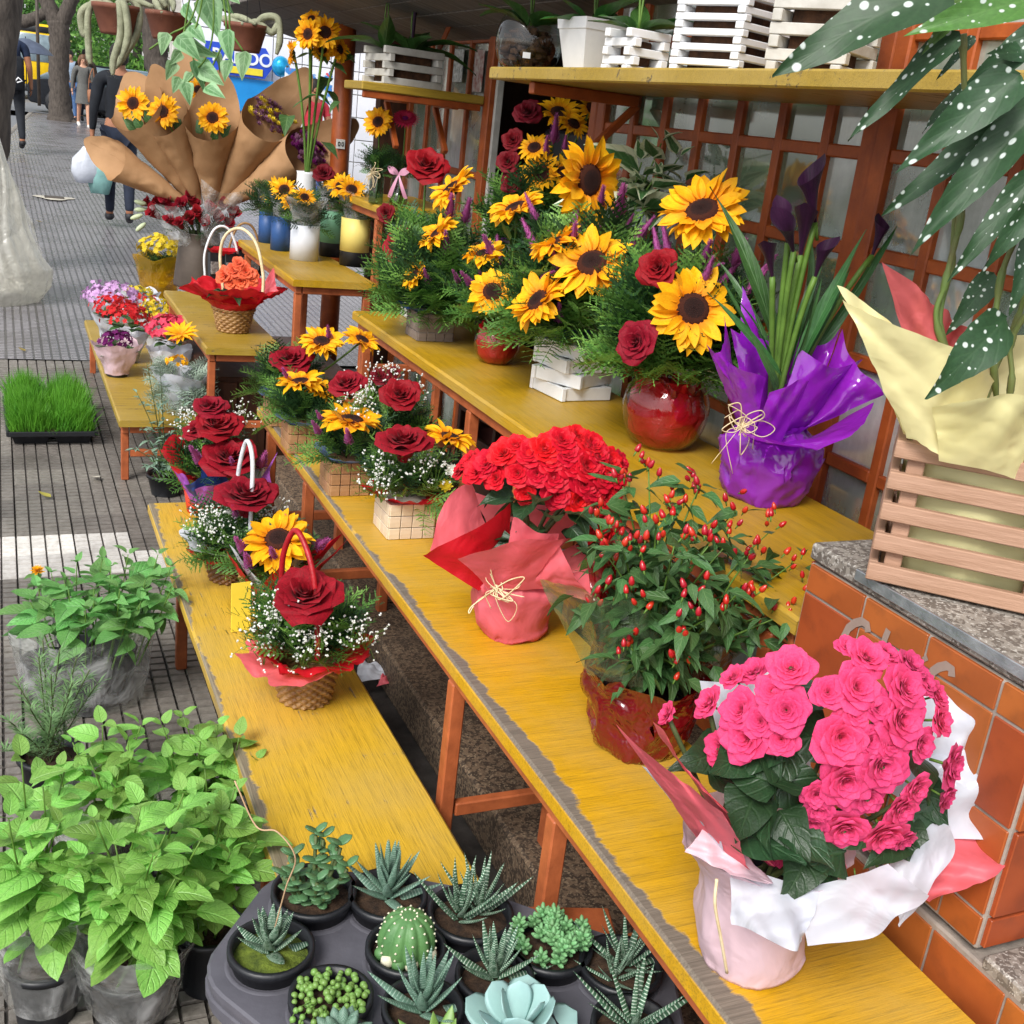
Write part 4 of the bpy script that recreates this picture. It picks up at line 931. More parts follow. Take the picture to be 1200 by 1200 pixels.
pb = boxarr('flower_box', 'pale square box with red tissue, large red rose, sunflower and gypsophila', (0.8616, 2.3994, 0.6), 0.115, 0.088, M_['bamboo_pale'], M_['lines_grey'],
  (('rose', (-0.0342, -0.0557, 0.2316), 0.1606, (-0.1688, -0.2044, 0.9642)), ('sun', (0.0796, -0.0435, 0.2478), 0.1238, (0.1119, -0.0534, 0.9923))), (0.13, 0.15, 75, 0.11), 15, M_['p_red'], ((-0.0945, -0.0435, 0.1608), (-0.0785, -0.0512, 0.1361), (-0.0714, -0.0435, 0.1811), (0.017, -0.0746, 0.1896), (0.0431, -0.076, 0.175)))
for i, (x, y, m, n_) in enumerate(((0.094, -0.0449, 'white_petal', (0.0864, -0.0634, 0.1701)), (0.0826, -0.0394, 'kal_yellow', (0.0752, -0.058, 0.1305)))):
    me = B()
    for q in range(14): me.add(leaf(0.5, 0.2, 0.5, 0.3, -0.2, 3, 0.8, nu=2), 0, TR((0, 0, 0), yframe((cos(q * 2.4), sin(q * 2.4), 0.3 + 0.04 * q))))
    mk('small_bloom', me.mesh('small_bloom', M_[m]), pb, TR(n_, zframe(CAMD + np.array((0, 0, 0.6))), 0.045))

# upper bench
boxarr('flower_box', 'white tiled cube box with three crimson roses at the far end of the upper bench', (1.2744, 3.6035, 0.9), 0.085, 0.095, M_['white'], M_['lines_grey'],
  (('rose', (-0.0166, -0.0309, 0.4883), 0.1817, (-0.2105, -0.6332, 0.7448)), ('rose', (-0.0925, -0.0611, 0.2412), 0.1496, (-0.5382, -0.7187, 0.4402)), ('rosed', (-0.1297, 0.001, 0.3342), 0.0833, (-0.6891, -0.6355, 0.3482))), (0.14, 0.42, 190, 0.15), 16, M_['p_navy'], stem_types=('rose', 'rosed'))
boxarr('flower_box', 'grey tiled box with navy tissue and sideways sunflowers on the upper bench', (1.1992, 3.2547, 0.9), 0.115, 0.085, M_['bamboo_grey'], M_['lines_grey'],
  (('sun', (0.0196, -0.026, 0.4553), 0.1515, (-0.6927, 0.0517, 0.7194)), ('sun', (-0.0327, -0.0786, 0.3272), 0.1253, (-0.7295, 0.0544, 0.6818)), ('sun', (-0.0856, -0.0644, 0.2003), 0.0962, (-0.8384, -0.0954, 0.5367)), ('spike', (0.0078, -0.0647, 0.402), 0.0853, (-0.2402, -0.6669, 0.7053)), ('spike', (0.0591, -0.067, 0.3938), 0.0859, (-0.1752, -0.6922, 0.7001)), ('spike', (-0.0107, -0.1002, 0.2946), 0.0903, (-0.3046, -0.6381, 0.7071)), ('spike', (-0.0599, -0.0988, 0.1997), 0.0554, (-0.4852, -0.5349, 0.6917)), ('spike', (-0.0531, -0.0799, 0.2842), 0.0452, (-0.3046, -0.6381, 0.7071))), (0.14, 0.38, 200, 0.16), 17, M_['p_navy'])
def globe(name, label, loc, r, spec, fol, seed, fill=True, group=None):
    t = thing(name, label, 'flower arrangement', loc, group=group)
    prof = [(0.02, 0.0), (0.55 * r, 0.002), (0.85 * r, 0.32 * r), (r, 0.85 * r), (0.93 * r, 1.3 * r), (0.72 * r, 1.62 * r), (0.60 * r, 1.72 * r), (0.62 * r, 1.78 * r)]
    P = spline([(a, 0, b_) for a, b_ in prof], 4); part('glass_globe', lathe([(max(p[0], 0.001), p[2]) for p in P], 40), M_['redglass'], t)
    wg = wave(seed, (3, 5, 8)); part('crumpled_lining', crinkle(finelathe([(0.001, 0.02 * r), (0.5 * r, 0.04 * r), (0.8 * r, 0.34 * r), (0.93 * r, 0.85 * r), (0.86 * r, 1.28 * r), (0.62 * r, 1.6 * r)], 72, lambda a, i: (0.97 + 0.05 * wg(a), 0)), 0.10 * r, 3.2 / r, seed), M_['p_lining'], t)
    rg = random.Random(seed)
    for i in range(7):      # red cellophane stuffed inside the globe
        a = i * 0.9 + rg.random(); q = 0.80 * r
        sheet(t, 'cellophane', M_['f_red'] if i % 2 else M_['p_red'], [(q * 0.5 * cos(a), q * 0.5 * sin(a), 0.02), (q * 0.5 * cos(a + 1.3), q * 0.5 * sin(a + 1.3), 0.02), (q * 0.7 * cos(a + 1.2), q * 0.7 * sin(a + 1.2), 1.55 * r), (q * 0.7 * cos(a), q * 0.7 * sin(a), 1.6 * r)], (cos(a + 0.6), sin(a + 0.6), 0), seed + i, 0.006, 0.30 * r, 12, 12)
    foliage(t, (0, 0, 1.75 * r), *fol, seed, zmin=-0.05); extra_spikes(t, (0, 0, 1.75 * r), fol[0], fol[2] * 0.7, 6, seed)
    bloom(t, spec, seed); stems(t, spec, (0, 0, 1.6 * r), types=('sun', 'rose'))
    return t
g1 = globe('flower_globe', 'smaller round red glass globe vase with sunflowers between the boxes on upper bench', (1.2864, 2.9262, 0.9), 0.068,
  (('sun', (-0.071, -0.0049, 0.3072), 0.1181, (-0.3408, -0.1783, 0.9231)), ('sun', (-0.0752, -0.1026, 0.218), 0.1345, (-0.4451, -0.7342, 0.5126)), ('sun', (0.003, -0.0181, 0.4383), 0.1593, (-0.5206, -0.0095, 0.8538)), ('spike', (-0.1235, -0.0352, 0.2367), 0.0609, (-0.6875, -0.4554, 0.5657)), ('spike', (-0.0627, -0.031, 0.3206), 0.089, (-0.588, -0.4581, 0.6667)), ('spike', (-0.1333, 0.0248, 0.2335), 0.0476, (-0.588, -0.4581, 0.6667))), (0.13, 0.13, 0.30, 90, 0.14), 21)
OV = leafset('ruscus', M_['orchid_leaf'], W=0.42)
rg = random.Random(3)
for i in range(16):
    p = np.array((0.0289, -0.0138, 0.3074)) + np.array((rg.gauss(0, 0.025), rg.gauss(0, 0.025), rg.gauss(0, 0.05))); mk('leaf', rg.choice(OV), g1, TR(p, yframe((rg.gauss(0, 0.6), rg.gauss(0, 0.6), 0.9)), 0.075))
g2 = globe('flower_globe', 'large round red glass globe vase with two facing sunflowers and red roses', (1.3549, 2.1029, 0.9), 0.098,
  (('sun', (0.0012, -0.0172, 0.5239), 0.1844, (-0.5595, -0.3335, 0.7588)), ('sun', (-0.0694, -0.1497, 0.3375), 0.1711, (-0.2619, -0.8573, 0.4432)), ('rose', (-0.122, -0.0803, 0.4051), 0.109, (-0.6668, -0.6149, 0.4211)), ('rose', (-0.1666, -0.1144, 0.2564), 0.1161, (-0.7886, -0.5224, 0.3244)), ('spike', (-0.0054, -0.0695, 0.4418), 0.0645, (-0.3046, -0.6381, 0.7071)), ('spike', (0.0828, -0.0562, 0.4452), 0.0731, (-0.2402, -0.6669, 0.7053)), ('spike', (0.0203, -0.0706, 0.4168), 0.0397, (0.0873, -0.9149, 0.3941)), ('spike', (-0.0949, -0.0821, 0.3058), 0.0358, (-0.588, -0.4581, 0.6667)), ('spike', (-0.0715, -0.06, 0.3423), 0.0324, (-0.3046, -0.6381, 0.7071))), (0.19, 0.19, 0.36, 280, 0.16), 22)
SLB = B().add(cbox(0.148, 0.013, 0.0345, 0.0015)).mesh('slat', M_['white'], False)
t = thing('flower_crate', 'white log-cabin slat box with navy tissue and the largest sunflowers, centre of upper bench', 'flower arrangement', (1.3506, 2.567, 0.9))
for k_ in range(4):
    for side in range(4):
        mk('slat', SLB, t, TR(RZ(radians(28 if k_ % 2 else 6) + side * pi / 2) @ np.array((0.006, -0.068, 0.0185 + k_ * 0.0362)), RZ(radians(28 if k_ % 2 else 6) + side * pi / 2)))
frill(t, 'tissue_paper', M_['p_navy'], 0.06, 0.145, 0.11, 0.19, 5, 5, 0.3, 0.12)
S5 = (('sun', (-0.0349, -0.0221, 0.544), 0.1964, (0.2599, -0.9641, 0.0542)), ('sun', (-0.0645, -0.152, 0.3615), 0.1877, (-0.542, -0.4687, 0.6975)), ('sun', (-0.172, -0.1007, 0.2577), 0.1488, (-0.7996, -0.1367, 0.5848)), ('sun', (-0.1239, -0.0572, 0.3931), 0.1329, (-0.5306, 0.1266, 0.8381)), ('spike', (0.0315, -0.076, 0.4999), 0.0959, (-0.3046, -0.6381, 0.7071)), ('spike', (-0.0017, -0.038, 0.5056), 0.063, (-0.3046, -0.6381, 0.7071)), ('spike', (-0.089, -0.085, 0.4112), 0.0784, (-0.3046, -0.6381, 0.7071)), ('spike', (-0.1175, -0.1156, 0.2296), 0.0624, (-0.3675, -0.6062, 0.7053)), ('spike', (-0.1382, -0.0615, 0.3127), 0.0543, (0.0844, -0.8852, 0.4575)), ('spike', (0.0677, -0.0711, 0.457), 0.0422, (-0.1752, -0.6922, 0.7001)), ('spike', (-0.0095, -0.0675, 0.4265), 0.0419, (-0.3046, -0.6381, 0.7071)))
foliage(t, (0, 0, 0.15), 0.21, 0.21, 0.48, 420, 0.16, 31); bloom(t, S5, 31); stems(t, S5, (0, 0, 0.15)); extra_spikes(t, (0, 0, 0.15), 0.19, 0.30, 9, 3)
# shaded arrangement at the back, on an upturned crate
BK = np.array((1.58, 3.42, 1.06))
t = thing('wooden_crate', 'dark upturned crate at the shop opening under the shaded arrangement', 'crate', (1.60, 3.44, 0.13)); slatcrate(t, 0.26, 0.26, 14, 0.064, M_['darkwood'], 0.1, 0.02, 0.02, 0.002)
part('crate_lid', cbox(0.30, 0.30, 0.012, 0.002, (0, 0, 0.932)), M_['darkwood'], t, smooth=False)
boxarr('flower_box', 'pale box in the shade with crimson roses and yellow sunflowers under the long shelf', (1.58, 3.42, 1.076), 0.11, 0.10, M_['white'], M_['lines_grey'],
  (('rosed', (-0.0595, -0.0104, 0.5132), 0.1179, (-0.4716, -0.6298, 0.6172)), ('rosed', (-0.0946, 0.0064, 0.4269), 0.0918, (-0.6891, -0.6355, 0.3482)), ('rosed', (-0.1082, -0.0093, 0.362), 0.0973, (-0.6891, -0.6355, 0.3482)), ('rosed', (-0.0963, -0.0261, 0.3018), 0.0975, (-0.6458, -0.7118, 0.2762)), ('sun', (0.0266, -0.0515, 0.5264), 0.1391, (-0.2175, -0.6041, 0.7667)), ('sun', (0.1188, -0.0955, 0.5479), 0.1175, (0.186, -0.7967, 0.575)), ('sun', (0.0623, -0.0907, 0.4987), 0.1067, (0.0136, -0.7452, 0.6667)), ('sun', (-0.0443, -0.0509, 0.4146), 0.1073, (-0.5089, -0.561, 0.6529)), ('sun', (-0.0252, -0.0821, 0.3412), 0.1396, (-0.6599, -0.7274, 0.1881)), ('sun', (0.0421, -0.1143, 0.3497), 0.1342, (-0.1752, -0.6922, 0.7001)), ('spike', (-0.0052, -0.1028, 0.4721), 0.0952, (-0.3046, -0.6381, 0.7071)), ('spike', (0.1006, -0.1533, 0.4726), 0.1058, (-0.3046, -0.6381, 0.7071)), ('spike', (0.0282, -0.1187, 0.4333), 0.0584, (-0.3046, -0.6381, 0.7071)), ('spike', (-0.0237, -0.094, 0.4217), 0.0638, (-0.3046, -0.6381, 0.7071))), (0.17, 0.42, 130, 0.16), 33, M_['p_purple'], single=False)

# purple wrapped calla lilies
PB = np.array((1.3858, 1.746, 0.9))
t = thing('potted_calla', 'dark purple calla lilies in a pot wrapped in shiny purple cellophane', 'potted plant', tuple(PB))
wv = wave(5, (9, 13, 17, 23))
part('wrapped_pot', crinkle(finelathe([(0.001, 0.0), (0.072, 0.0), (0.086, 0.03), (0.098, 0.08), (0.094, 0.118), (0.066, 0.143), (0.058, 0.152), (0.068, 0.165)], 96, lambda a, i: (1 + 0.11 * wv(a) * (0.3 + 0.25 * i), 0)), 0.026, 26, 3), M_['f_purple'], t)
pot(t, 0.05, 0.064, 0.115, M_['black'])
for i, (poly, nn) in enumerate(((((-0.073, -0.0206, 0.1442), (-0.0221, -0.0781, 0.1353), (-0.0037, -0.1423, 0.1462), (-0.1387, -0.0778, 0.1561)), 0), (((-0.052, -0.0527, 0.1279), (0.0387, -0.0517, 0.1356), (0.1567, -0.0969, 0.2258), (-0.007, -0.1518, 0.1458)), 0), (((0.0081, -0.0371, 0.1366), (0.0748, -0.0136, 0.1506), (0.1051, -0.0058, 0.3474), (0.1531, -0.0952, 0.2288)), 0), (((0.0406, -0.0194, 0.1435), (0.0215, 0.0562, 0.1486), (0.0534, 0.0631, 0.3057), (0.1127, 0.0016, 0.341)), 0), (((-0.0764, -0.03, 0.1299), (-0.0661, 0.0315, 0.1379), (-0.1583, 0.0534, 0.2982), (-0.0959, -0.0761, 0.2477)), 0), (((-0.0621, 0.0296, 0.1419), (-0.0092, 0.0598, 0.1565), (0.0155, 0.0813, 0.3007), (-0.0852, 0.0739, 0.3912)), 0), (((-0.0753, -0.0416, 0.1333), (-0.0366, -0.0712, 0.1334), (-0.0196, -0.1015, 0.2746), (-0.0986, -0.0859, 0.2453)), 0), (((-0.0471, -0.044, 0.1338), (0.0349, -0.0388, 0.1492), (0.1409, -0.0451, 0.2893), (-0.0183, -0.0467, 0.3026)), 0), (((-0.0569, -0.0282, 0.1378), (-0.0568, 0.0382, 0.1447), (-0.1153, 0.0772, 0.3562), (-0.1611, 0.0104, 0.2698)), 0), (((-0.0545, 0.0038, 0.1371), (0.0271, 0.0314, 0.1377), (0.0176, 0.047, 0.2739), (-0.1082, 0.0627, 0.3427)), 0))):
    sheet(t, 'cellophane_flap', M_['f_purple'], poly, CAMD, 40 + i, 0.007, 0.025)
raffia(t, (-0.1225, -0.0523, 0.162), 0.05, 9, CAMD, 12)
cal = np.array((-0.0231, 0.011, 0.2473))
def calla_mesh():
    def fn(u, v):
        a = (u - 0.5) * 2 * pi * 0.97; r_ = 0.04 + 0.15 * v ** 1.6 + 0.14 * max(0, v - 0.7) * (1 - abs(u - 0.5) * 1.2); fr = 1 - abs(2 * u - 1)
        z = v * 0.8 + 0.30 * v ** 3 * fr ** 1.5 - 0.06 * v ** 4 * (1 - fr); x = r_ * cos(a) + 0.10 * v ** 4 * fr
        return (x, r_ * sin(a), z)
    b = B().add(grid(16, 10, fn), 0).add(tube([(0, 0, 0.05), (0.01, 0, 0.55)], 0.025, 6), 2).add(tube([(0, 0, -0.3), (0, 0, 0.03)], [0.03, 0.045], 8), 1)
    return b.mesh('calla_bloom', [M_['calla'], M_['stem'], M_['kal_yellow']])
CAL = calla_mesh()
for i, (x, n_) in enumerate(((((-0.0004, 0.0002, 0.5399), (-0.0374, -0.0043, 0.62)), 1), (((-0.0582, -0.0055, 0.5009), (-0.087, -0.0139, 0.5567)), 2), (((-0.0141, 0.0067, 0.4784), (-0.0304, -0.0077, 0.5571)), 3), (((-0.0853, -0.0147, 0.4382), (-0.1139, -0.0232, 0.4952)), 4), (((-0.0022, -0.0322, 0.4454), (-0.0094, -0.0509, 0.5025)), 5), (((0.1399, -0.0114, 0.4902), (0.1465, -0.0145, 0.5472)), 6), (((-0.0519, -0.0195, 0.4877), (-0.0978, -0.042, 0.538)), 7))):
    p, q = np.array(x[0]), np.array(x[1]); d = q - p; L = np.linalg.norm(d) * 1.25
    mk('calla_bloom', CAL, t, TR(p, zframe(d, n_ * 1.3), L))
    part('stem', tube(bez((cal[0] * 0.3, cal[1] * 0.3, 0.12), (cal + p) / 2, p, 10), [0.0055] * 10, 8), M_['stem'], t)
STRAP = leafset('strap', M_['calla_leaf'], W=0.085, base=0.75, n=10, fc=((0.5, 0.1), (0.5, 0.25), (0.4, 0.4)), wob=0.01)
for i, (x, w) in enumerate(((((-0.0035, -0.0205, 0.2384), (0.0607, -0.0622, 0.547)), 1.2), (((0.0019, -0.0009, 0.2336), (-0.1375, 0.0878, 0.6084)), 1.2), (((0.0332, 0.0174, 0.2467), (0.0757, 0.0192, 0.5382)), 0.9), (((-0.036, -0.0382, 0.2088), (-0.1685, 0.014, 0.4293)), 0.9), (((-0.0464, -0.0444, 0.2603), (-0.2023, -0.0143, 0.3934)), 1.0), (((0.0036, -0.0017, 0.2678), (0.0018, -0.0009, 0.5277)), 1.0), (((0.0536, 0.0298, 0.244), (0.2356, -0.0017, 0.5437)), 0.9), (((-0.0572, -0.0281, 0.2728), (-0.1346, -0.0244, 0.4139)), 1.0), (((-0.0592, -0.0604, 0.2393), (-0.1462, -0.0854, 0.3238)), 1.5), (((-0.0192, -0.0352, 0.2586), (0.0078, -0.0702, 0.4443)), 1.0), (((0.0124, -0.0059, 0.2605), (0.1051, -0.028, 0.4745)), 1.0), (((-0.0173, 0.0082, 0.2395), (-0.1022, 0.071, 0.4799)), 1.0))):
    p, q = np.array(x[0]), np.array(x[1]); d = q - p; L = np.linalg.norm(d)
    mk('leaf', STRAP[i % 3], t, TR(p, yframe(d + np.array((0, 0, 0.12 * L)), CAMD + np.array((0, 0, 0.6)), rng.gauss(0, 0.5)), (L * w, L, L)))
# variegated plant in a tall jar behind
t = thing('potted_plant', 'variegated green and white leaved plant in glass jar before the window', 'potted plant', (1.44, 2.62, 0.9))
part('jar', lathe([(0.001, 0), (0.045, 0.0), (0.05, 0.02), (0.05, 0.34), (0.042, 0.36), (0.044, 0.37)], 28), M_['glass'], t)
VR = leafset('varieg', M_['varieg'], W=0.62)
herb(t, [((0, 0, 0.30), q) for q in ((0.0844, -0.0403, 0.6481), (0.0463, -0.0221, 0.5978), (0.1278, -0.061, 0.6184), (0.0598, -0.0839, 0.5728), (0.1305, -0.0955, 0.5591))], VR, 0.145, 4, 4, rad=0.003, gap=0.4)

# ------------------------------------------------------------------ red begonia, pepper plant, pink begonia on the middle bench
RB = np.array((0.9033, 1.8359, 0.6))
t = thing('potted_begonia', 'double red begonia in a pot wrapped in coral pink paper tied with raffia', 'potted plant', tuple(RB))
wv = wave(8, (5, 9, 13, 17))
part('wrapped_pot', crinkle(finelathe([(0.001, 0.0), (0.064, 0.0), (0.070, 0.02), (0.085, 0.07), (0.094, 0.112), (0.078, 0.128), (0.070, 0.136)], 96, lambda a, i: (1 + 0.03 * wv(a) * (0.3 + 0.2 * i), 0)), 0.024, 22, 3), M_['p_coral'], t)
pot(t, 0.045, 0.062, 0.115, M_['black'])
for i, (poly, m) in enumerate(((((-0.0837, -0.0542, 0.1186), (-0.0193, -0.0905, 0.1302), (0.0136, -0.1505, 0.2524), (-0.1595, -0.0679, 0.1979)), 'p_coral'), (((-0.0594, -0.0714, 0.121), (0.0171, -0.0968, 0.1305), (0.0102, -0.1323, 0.2522), (-0.072, -0.0986, 0.2728)), 'p_coral'), (((-0.0283, -0.0807, 0.123), (0.0407, -0.0859, 0.1278), (0.0803, -0.1491, 0.1404), (0.0125, -0.1168, 0.2257)), 'p_coral'), (((-0.0121, 0.0058, 0.1207), (-0.0947, -0.0324, 0.1063), (-0.2051, -0.024, 0.174), (-0.0438, -0.0234, 0.2782)), 'p_red'), (((-0.0134, 0.0397, 0.1286), (-0.0944, -0.0104, 0.1181), (-0.1862, 0.0224, 0.1804), (-0.0972, 0.0686, 0.2997)), 'p_coral'), (((0.0264, -0.0791, 0.1222), (0.0981, -0.0247, 0.1269), (0.2093, -0.0778, 0.2151), (0.0875, -0.1415, 0.119)), 'p_coral'), (((0.0432, -0.0428, 0.1234), (0.0898, 0.0236, 0.148), (0.2447, -0.006, 0.2447), (0.1891, -0.0903, 0.1798)), 'p_rose'), (((-0.0024, 0.0676, 0.135), (0.0993, 0.0413, 0.1404), (0.1855, 0.0444, 0.2284), (-0.0597, 0.1393, 0.2391)), 'p_coral'))):
    sheet(t, 'paper_flap', M_[m], poly, CAMD + np.array((0, 0, 0.5)), 60 + i, 0.006, 0.02)
raffia(t, (-0.0777, -0.0792, 0.1291), 0.055, 3, CAMD + RT * -0.4, 7)
SP6 = (('bego', (-0.0669, -0.0132, 0.3764), 0.0571, (-0.6236, -0.4466, 0.6416)), ('bego', (-0.1012, 0.0184, 0.3334), 0.0643, (-0.8324, -0.2724, 0.4826)), ('bego', (-0.0019, -0.0567, 0.3973), 0.0598, (-0.3258, -0.6661, 0.6709)), ('bego', (-0.0287, -0.0461, 0.3861), 0.0535, (-0.4577, -0.628, 0.6295)), ('bego', (0.0321, -0.058, 0.4138), 0.0568, (-0.1456, -0.6315, 0.7616)), ('bego', (0.0636, -0.053, 0.4221), 0.0445, (0.0233, -0.5617, 0.827)), ('bego', (0.0871, -0.0706, 0.409), 0.054, (0.1146, -0.6673, 0.7359)), ('bego', (0.0121, -0.0818, 0.349), 0.0566, (-0.3308, -0.8671, 0.3723)), ('bego', (0.0218, -0.0861, 0.3153), 0.0569, (-0.3212, -0.9312, 0.1722)), ('bego', (0.0721, -0.0931, 0.3731), 0.0663, (-0.011, -0.8675, 0.4974)), ('bego', (0.0971, -0.0839, 0.3931), 0.054, (0.1429, -0.7619, 0.6317)), ('bego', (0.0624, -0.0966, 0.306), 0.0572, (-0.1155, -0.9881, 0.1016)), ('bego', (-0.0481, -0.0462, 0.3468), 0.0505, (-0.6043, -0.6765, 0.4208)), ('bego', (-0.0313, -0.0588, 0.3072), 0.0412, (-0.5889, -0.7895, 0.1728)), ('bego', (0.1037, -0.0993, 0.3562), 0.0635, (0.1441, -0.9028, 0.4053)), ('bego', (0.1225, -0.0874, 0.3805), 0.0543, (0.2725, -0.7739, 0.5717)), ('bego', (-0.0164, -0.0672, 0.3514), 0.0535, (-0.4589, -0.789, 0.4085)), ('bego', (0.1237, -0.0781, 0.2403), 0.0687, (0.2845, -0.9004, -0.3292)), ('bego', (0.1331, -0.0953, 0.356), 0.0544, (0.317, -0.8473, 0.4261)), ('bego', (-0.1026, 0.0603, 0.337), 0.049, (-0.7917, 0.0551, 0.6084)), ('bego', (-0.0897, 0.0043, 0.3512), 0.0543, (-0.757, -0.3578, 0.5467)), ('bego', (0.0415, -0.0868, 0.3732), 0.0535, (-0.1625, -0.8504, 0.5003)), ('bego', (0.0046, -0.0707, 0.3786), 0.0503, (-0.327, -0.7687, 0.5496)), ('bego', (0.1673, -0.0577, 0.2236), 0.0567, (0.6634, -0.6249, -0.4117)), ('bego', (0.0353, -0.0753, 0.3944), 0.0535, (-0.1643, -0.7585, 0.6306)), ('bego', (0.0684, -0.0989, 0.3418), 0.0538, (-0.0576, -0.9482, 0.3125)), ('bego', (0.0869, -0.1017, 0.329), 0.054, (0.0332, -0.9708, 0.2374)), ('bego', (0.1411, -0.0977, 0.333), 0.045, (0.3594, -0.8867, 0.2908)), ('bego', (-0.0464, -0.0208, 0.395), 0.0412, (-0.5075, -0.4689, 0.7229)), ('bego', (-0.0792, -0.0187, 0.3283), 0.0445, (-0.7647, -0.525, 0.3737)), ('bego', (0.1175, -0.1018, 0.318), 0.0544, (0.2078, -0.9613, 0.181)), ('bego', (0.1515, -0.0757, 0.3763), 0.0419, (0.4565, -0.6622, 0.5942)), ('bego', (-0.1108, 0.0751, 0.3186), 0.046, (-0.8314, 0.1688, 0.5295)))
bloom(t, SP6, 6)
BL = leafset('bego', M_['bego_leaf'], W=0.85, base=0.45, teeth=0.05, n=9, wob=0.05)
rg = random.Random(6); cc = np.array((0.037, -0.0177, 0.2562))
for i in range(34):
    a = rg.uniform(0, 6.28); q = cc + np.array((0.07 * cos(a), 0.07 * sin(a), rg.uniform(-0.07, 0.05))); mk('leaf', rg.choice(BL), t, TR(q, yframe((cos(a), sin(a), rg.uniform(-0.5, 0.5)), (0, 0, 1), rg.gauss(0, 0.4)), rg.uniform(0.05, 0.075)))
for i in range(9):
    a = rg.uniform(0, 6.28); part('stem', tube(bez((0.02 * cos(a), 0.02 * sin(a), 0.11), cc * 0.6 + np.array((0, 0, 0.05)), cc + np.array((0.05 * cos(a), 0.05 * sin(a), 0)), 8), 0.004, 6), M_['stem_dark'], t)
# pepper plant
CB = np.array((0.9454, 1.3957, 0.6))
t = thing('potted_pepper', 'ornamental pepper plant with tiny red fruits in a red cellophane wrapped pot', 'potted plant', tuple(CB))
wv = wave(12, (3, 5, 9, 13))
part('cellophane_wrap', crinkle(finelathe([(0.001, 0.0), (0.072, 0.0), (0.086, 0.035), (0.094, 0.08), (0.100, 0.12), (0.108, 0.145)], 96, lambda a, i: (1 + 0.06 * wv(a) * (0.3 + 0.25 * i), 0.012 * wv(a * 1.0 + 2) * max(0, i - 3) * 0.5)), 0.024, 26, 3), M_['f_red'], t)
part('inner_wrap', crinkle(finelathe([(0.001, 0.003), (0.066, 0.003), (0.080, 0.04), (0.086, 0.12)], 96, lambda a, i: (1 + 0.05 * wv(a + 1), 0)), 0.010, 30, 3), M_['p_lining'], t)
pot(t, 0.05, 0.064, 0.11, M_['black'])
for i, (poly, m) in enumerate(((((-0.1113, -0.0023, 0.1381), (-0.0696, -0.0665, 0.1449), (-0.1007, -0.0627, 0.2986), (-0.1999, 0.04, 0.2918)), 'f_lace'), (((-0.0696, -0.0665, 0.1449), (0.0065, -0.0696, 0.1459), (-0.0026, -0.0652, 0.2929), (-0.1007, -0.0627, 0.2986)), 'f_lace'), (((-0.0873, 0.0417, 0.1285), (-0.0991, -0.0081, 0.1399), (-0.1208, 0.0355, 0.3296), (-0.0201, 0.0761, 0.3231)), 'f_red'), (((0.0246, -0.0671, 0.1427), (0.1147, -0.0326, 0.1307), (0.1906, -0.0467, 0.2094), (0.0793, -0.0711, 0.2603)), 'f_lace'), (((-0.0155, 0.0739, 0.0886), (0.0942, 0.0326, 0.0988), (0.1405, 0.0438, 0.2503), (-0.0479, 0.1337, 0.2862)), 'f_red'))):
    sheet(t, 'film_flap', M_[m], poly, CAMD, 80 + i, 0.008, 0.02)
CL = leafset('chili', M_['chili_leaf'], W=0.46, base=0.6)
rg = random.Random(9); c0 = np.array((0, 0, 0.11)); chb = []
tips = ((-0.1075, 0.0513, 0.3947), (-0.051, 0.0798, 0.426), (-0.0183, 0.0641, 0.4592), (0.0431, 0.0681, 0.3982), (0.0877, 0.0689, 0.4263), (0.1446, 0.0418, 0.3894), (0.1879, -0.0011, 0.3661), (0.2141, -0.0468, 0.3304), (0.2085, -0.0995, 0.2934), (0.1427, -0.1346, 0.2847), (0.0644, -0.1194, 0.3265), (0.0199, -0.076, 0.3812), (-0.0493, -0.0873, 0.3891), (-0.0945, -0.0657, 0.3827), (-0.1278, -0.0276, 0.3554), (-0.0943, -0.1101, 0.3192), (-0.0535, -0.1518, 0.2802), (-0.0567, -0.1502, 0.2238), (-0.0008, -0.1548, 0.305), (-0.1359, -0.0349, 0.2887), (-0.1003, -0.0962, 0.2291), (0.118, -0.0563, 0.3542), (0.0922, -0.0218, 0.3563), (-0.035, -0.0054, 0.4128), (-0.0404, -0.1359, 0.3406), (-0.1059, -0.0048, 0.3873))
pep = B().add(lathe([(0.001, 0.0), (0.26, 0.1), (0.30, 0.4), (0.2, 0.8), (0.01, 1.0)], 8), 0).add(tube([(0, 0, -0.5), (0, 0, 0.05)], [0.06, 0.12], 5), 1).mesh('pepper', [M_['pepper'], M_['stem']])
for tp in tips:
    tp = np.array(tp); mid = (c0 + tp) / 2 + np.array((rg.gauss(0, 0.02), rg.gauss(0, 0.02), 0.02)); P = bez(c0 + np.array((rg.gauss(0, 0.02), rg.gauss(0, 0.02), 0)), mid, tp, 10)
    part('branch', tube(P, np.linspace(0.0035, 0.001, 10), 6), M_['stem'], t)
    for i in range(30):
        k_ = rg.uniform(2.5, 9.9); p = P[int(k_)]; a = rg.uniform(0, 6.28); d = np.array((cos(a), sin(a), rg.uniform(-0.75, 0.35)))
        p = p + np.array((rg.gauss(0, 0.014), rg.gauss(0, 0.014), rg.gauss(0, 0.012)))
        mk('leaf', rg.choice(CL), t, TR(p + nrmz(d) * 0.012, yframe(d, (0, 0, 1), rg.gauss(0, 0.4)), rg.uniform(0.032, 0.060)))
    for i in range(rg.choice((5, 6, 7))):
        p = P[9] + np.array((rg.gauss(0, 0.013), rg.gauss(0, 0.013), rg.gauss(0.004, 0.012))); mk('pepper', pep, t, TR(p, zframe((rg.gauss(0, 0.4), rg.gauss(0, 0.4), 1)), rg.uniform(0.013, 0.018)))
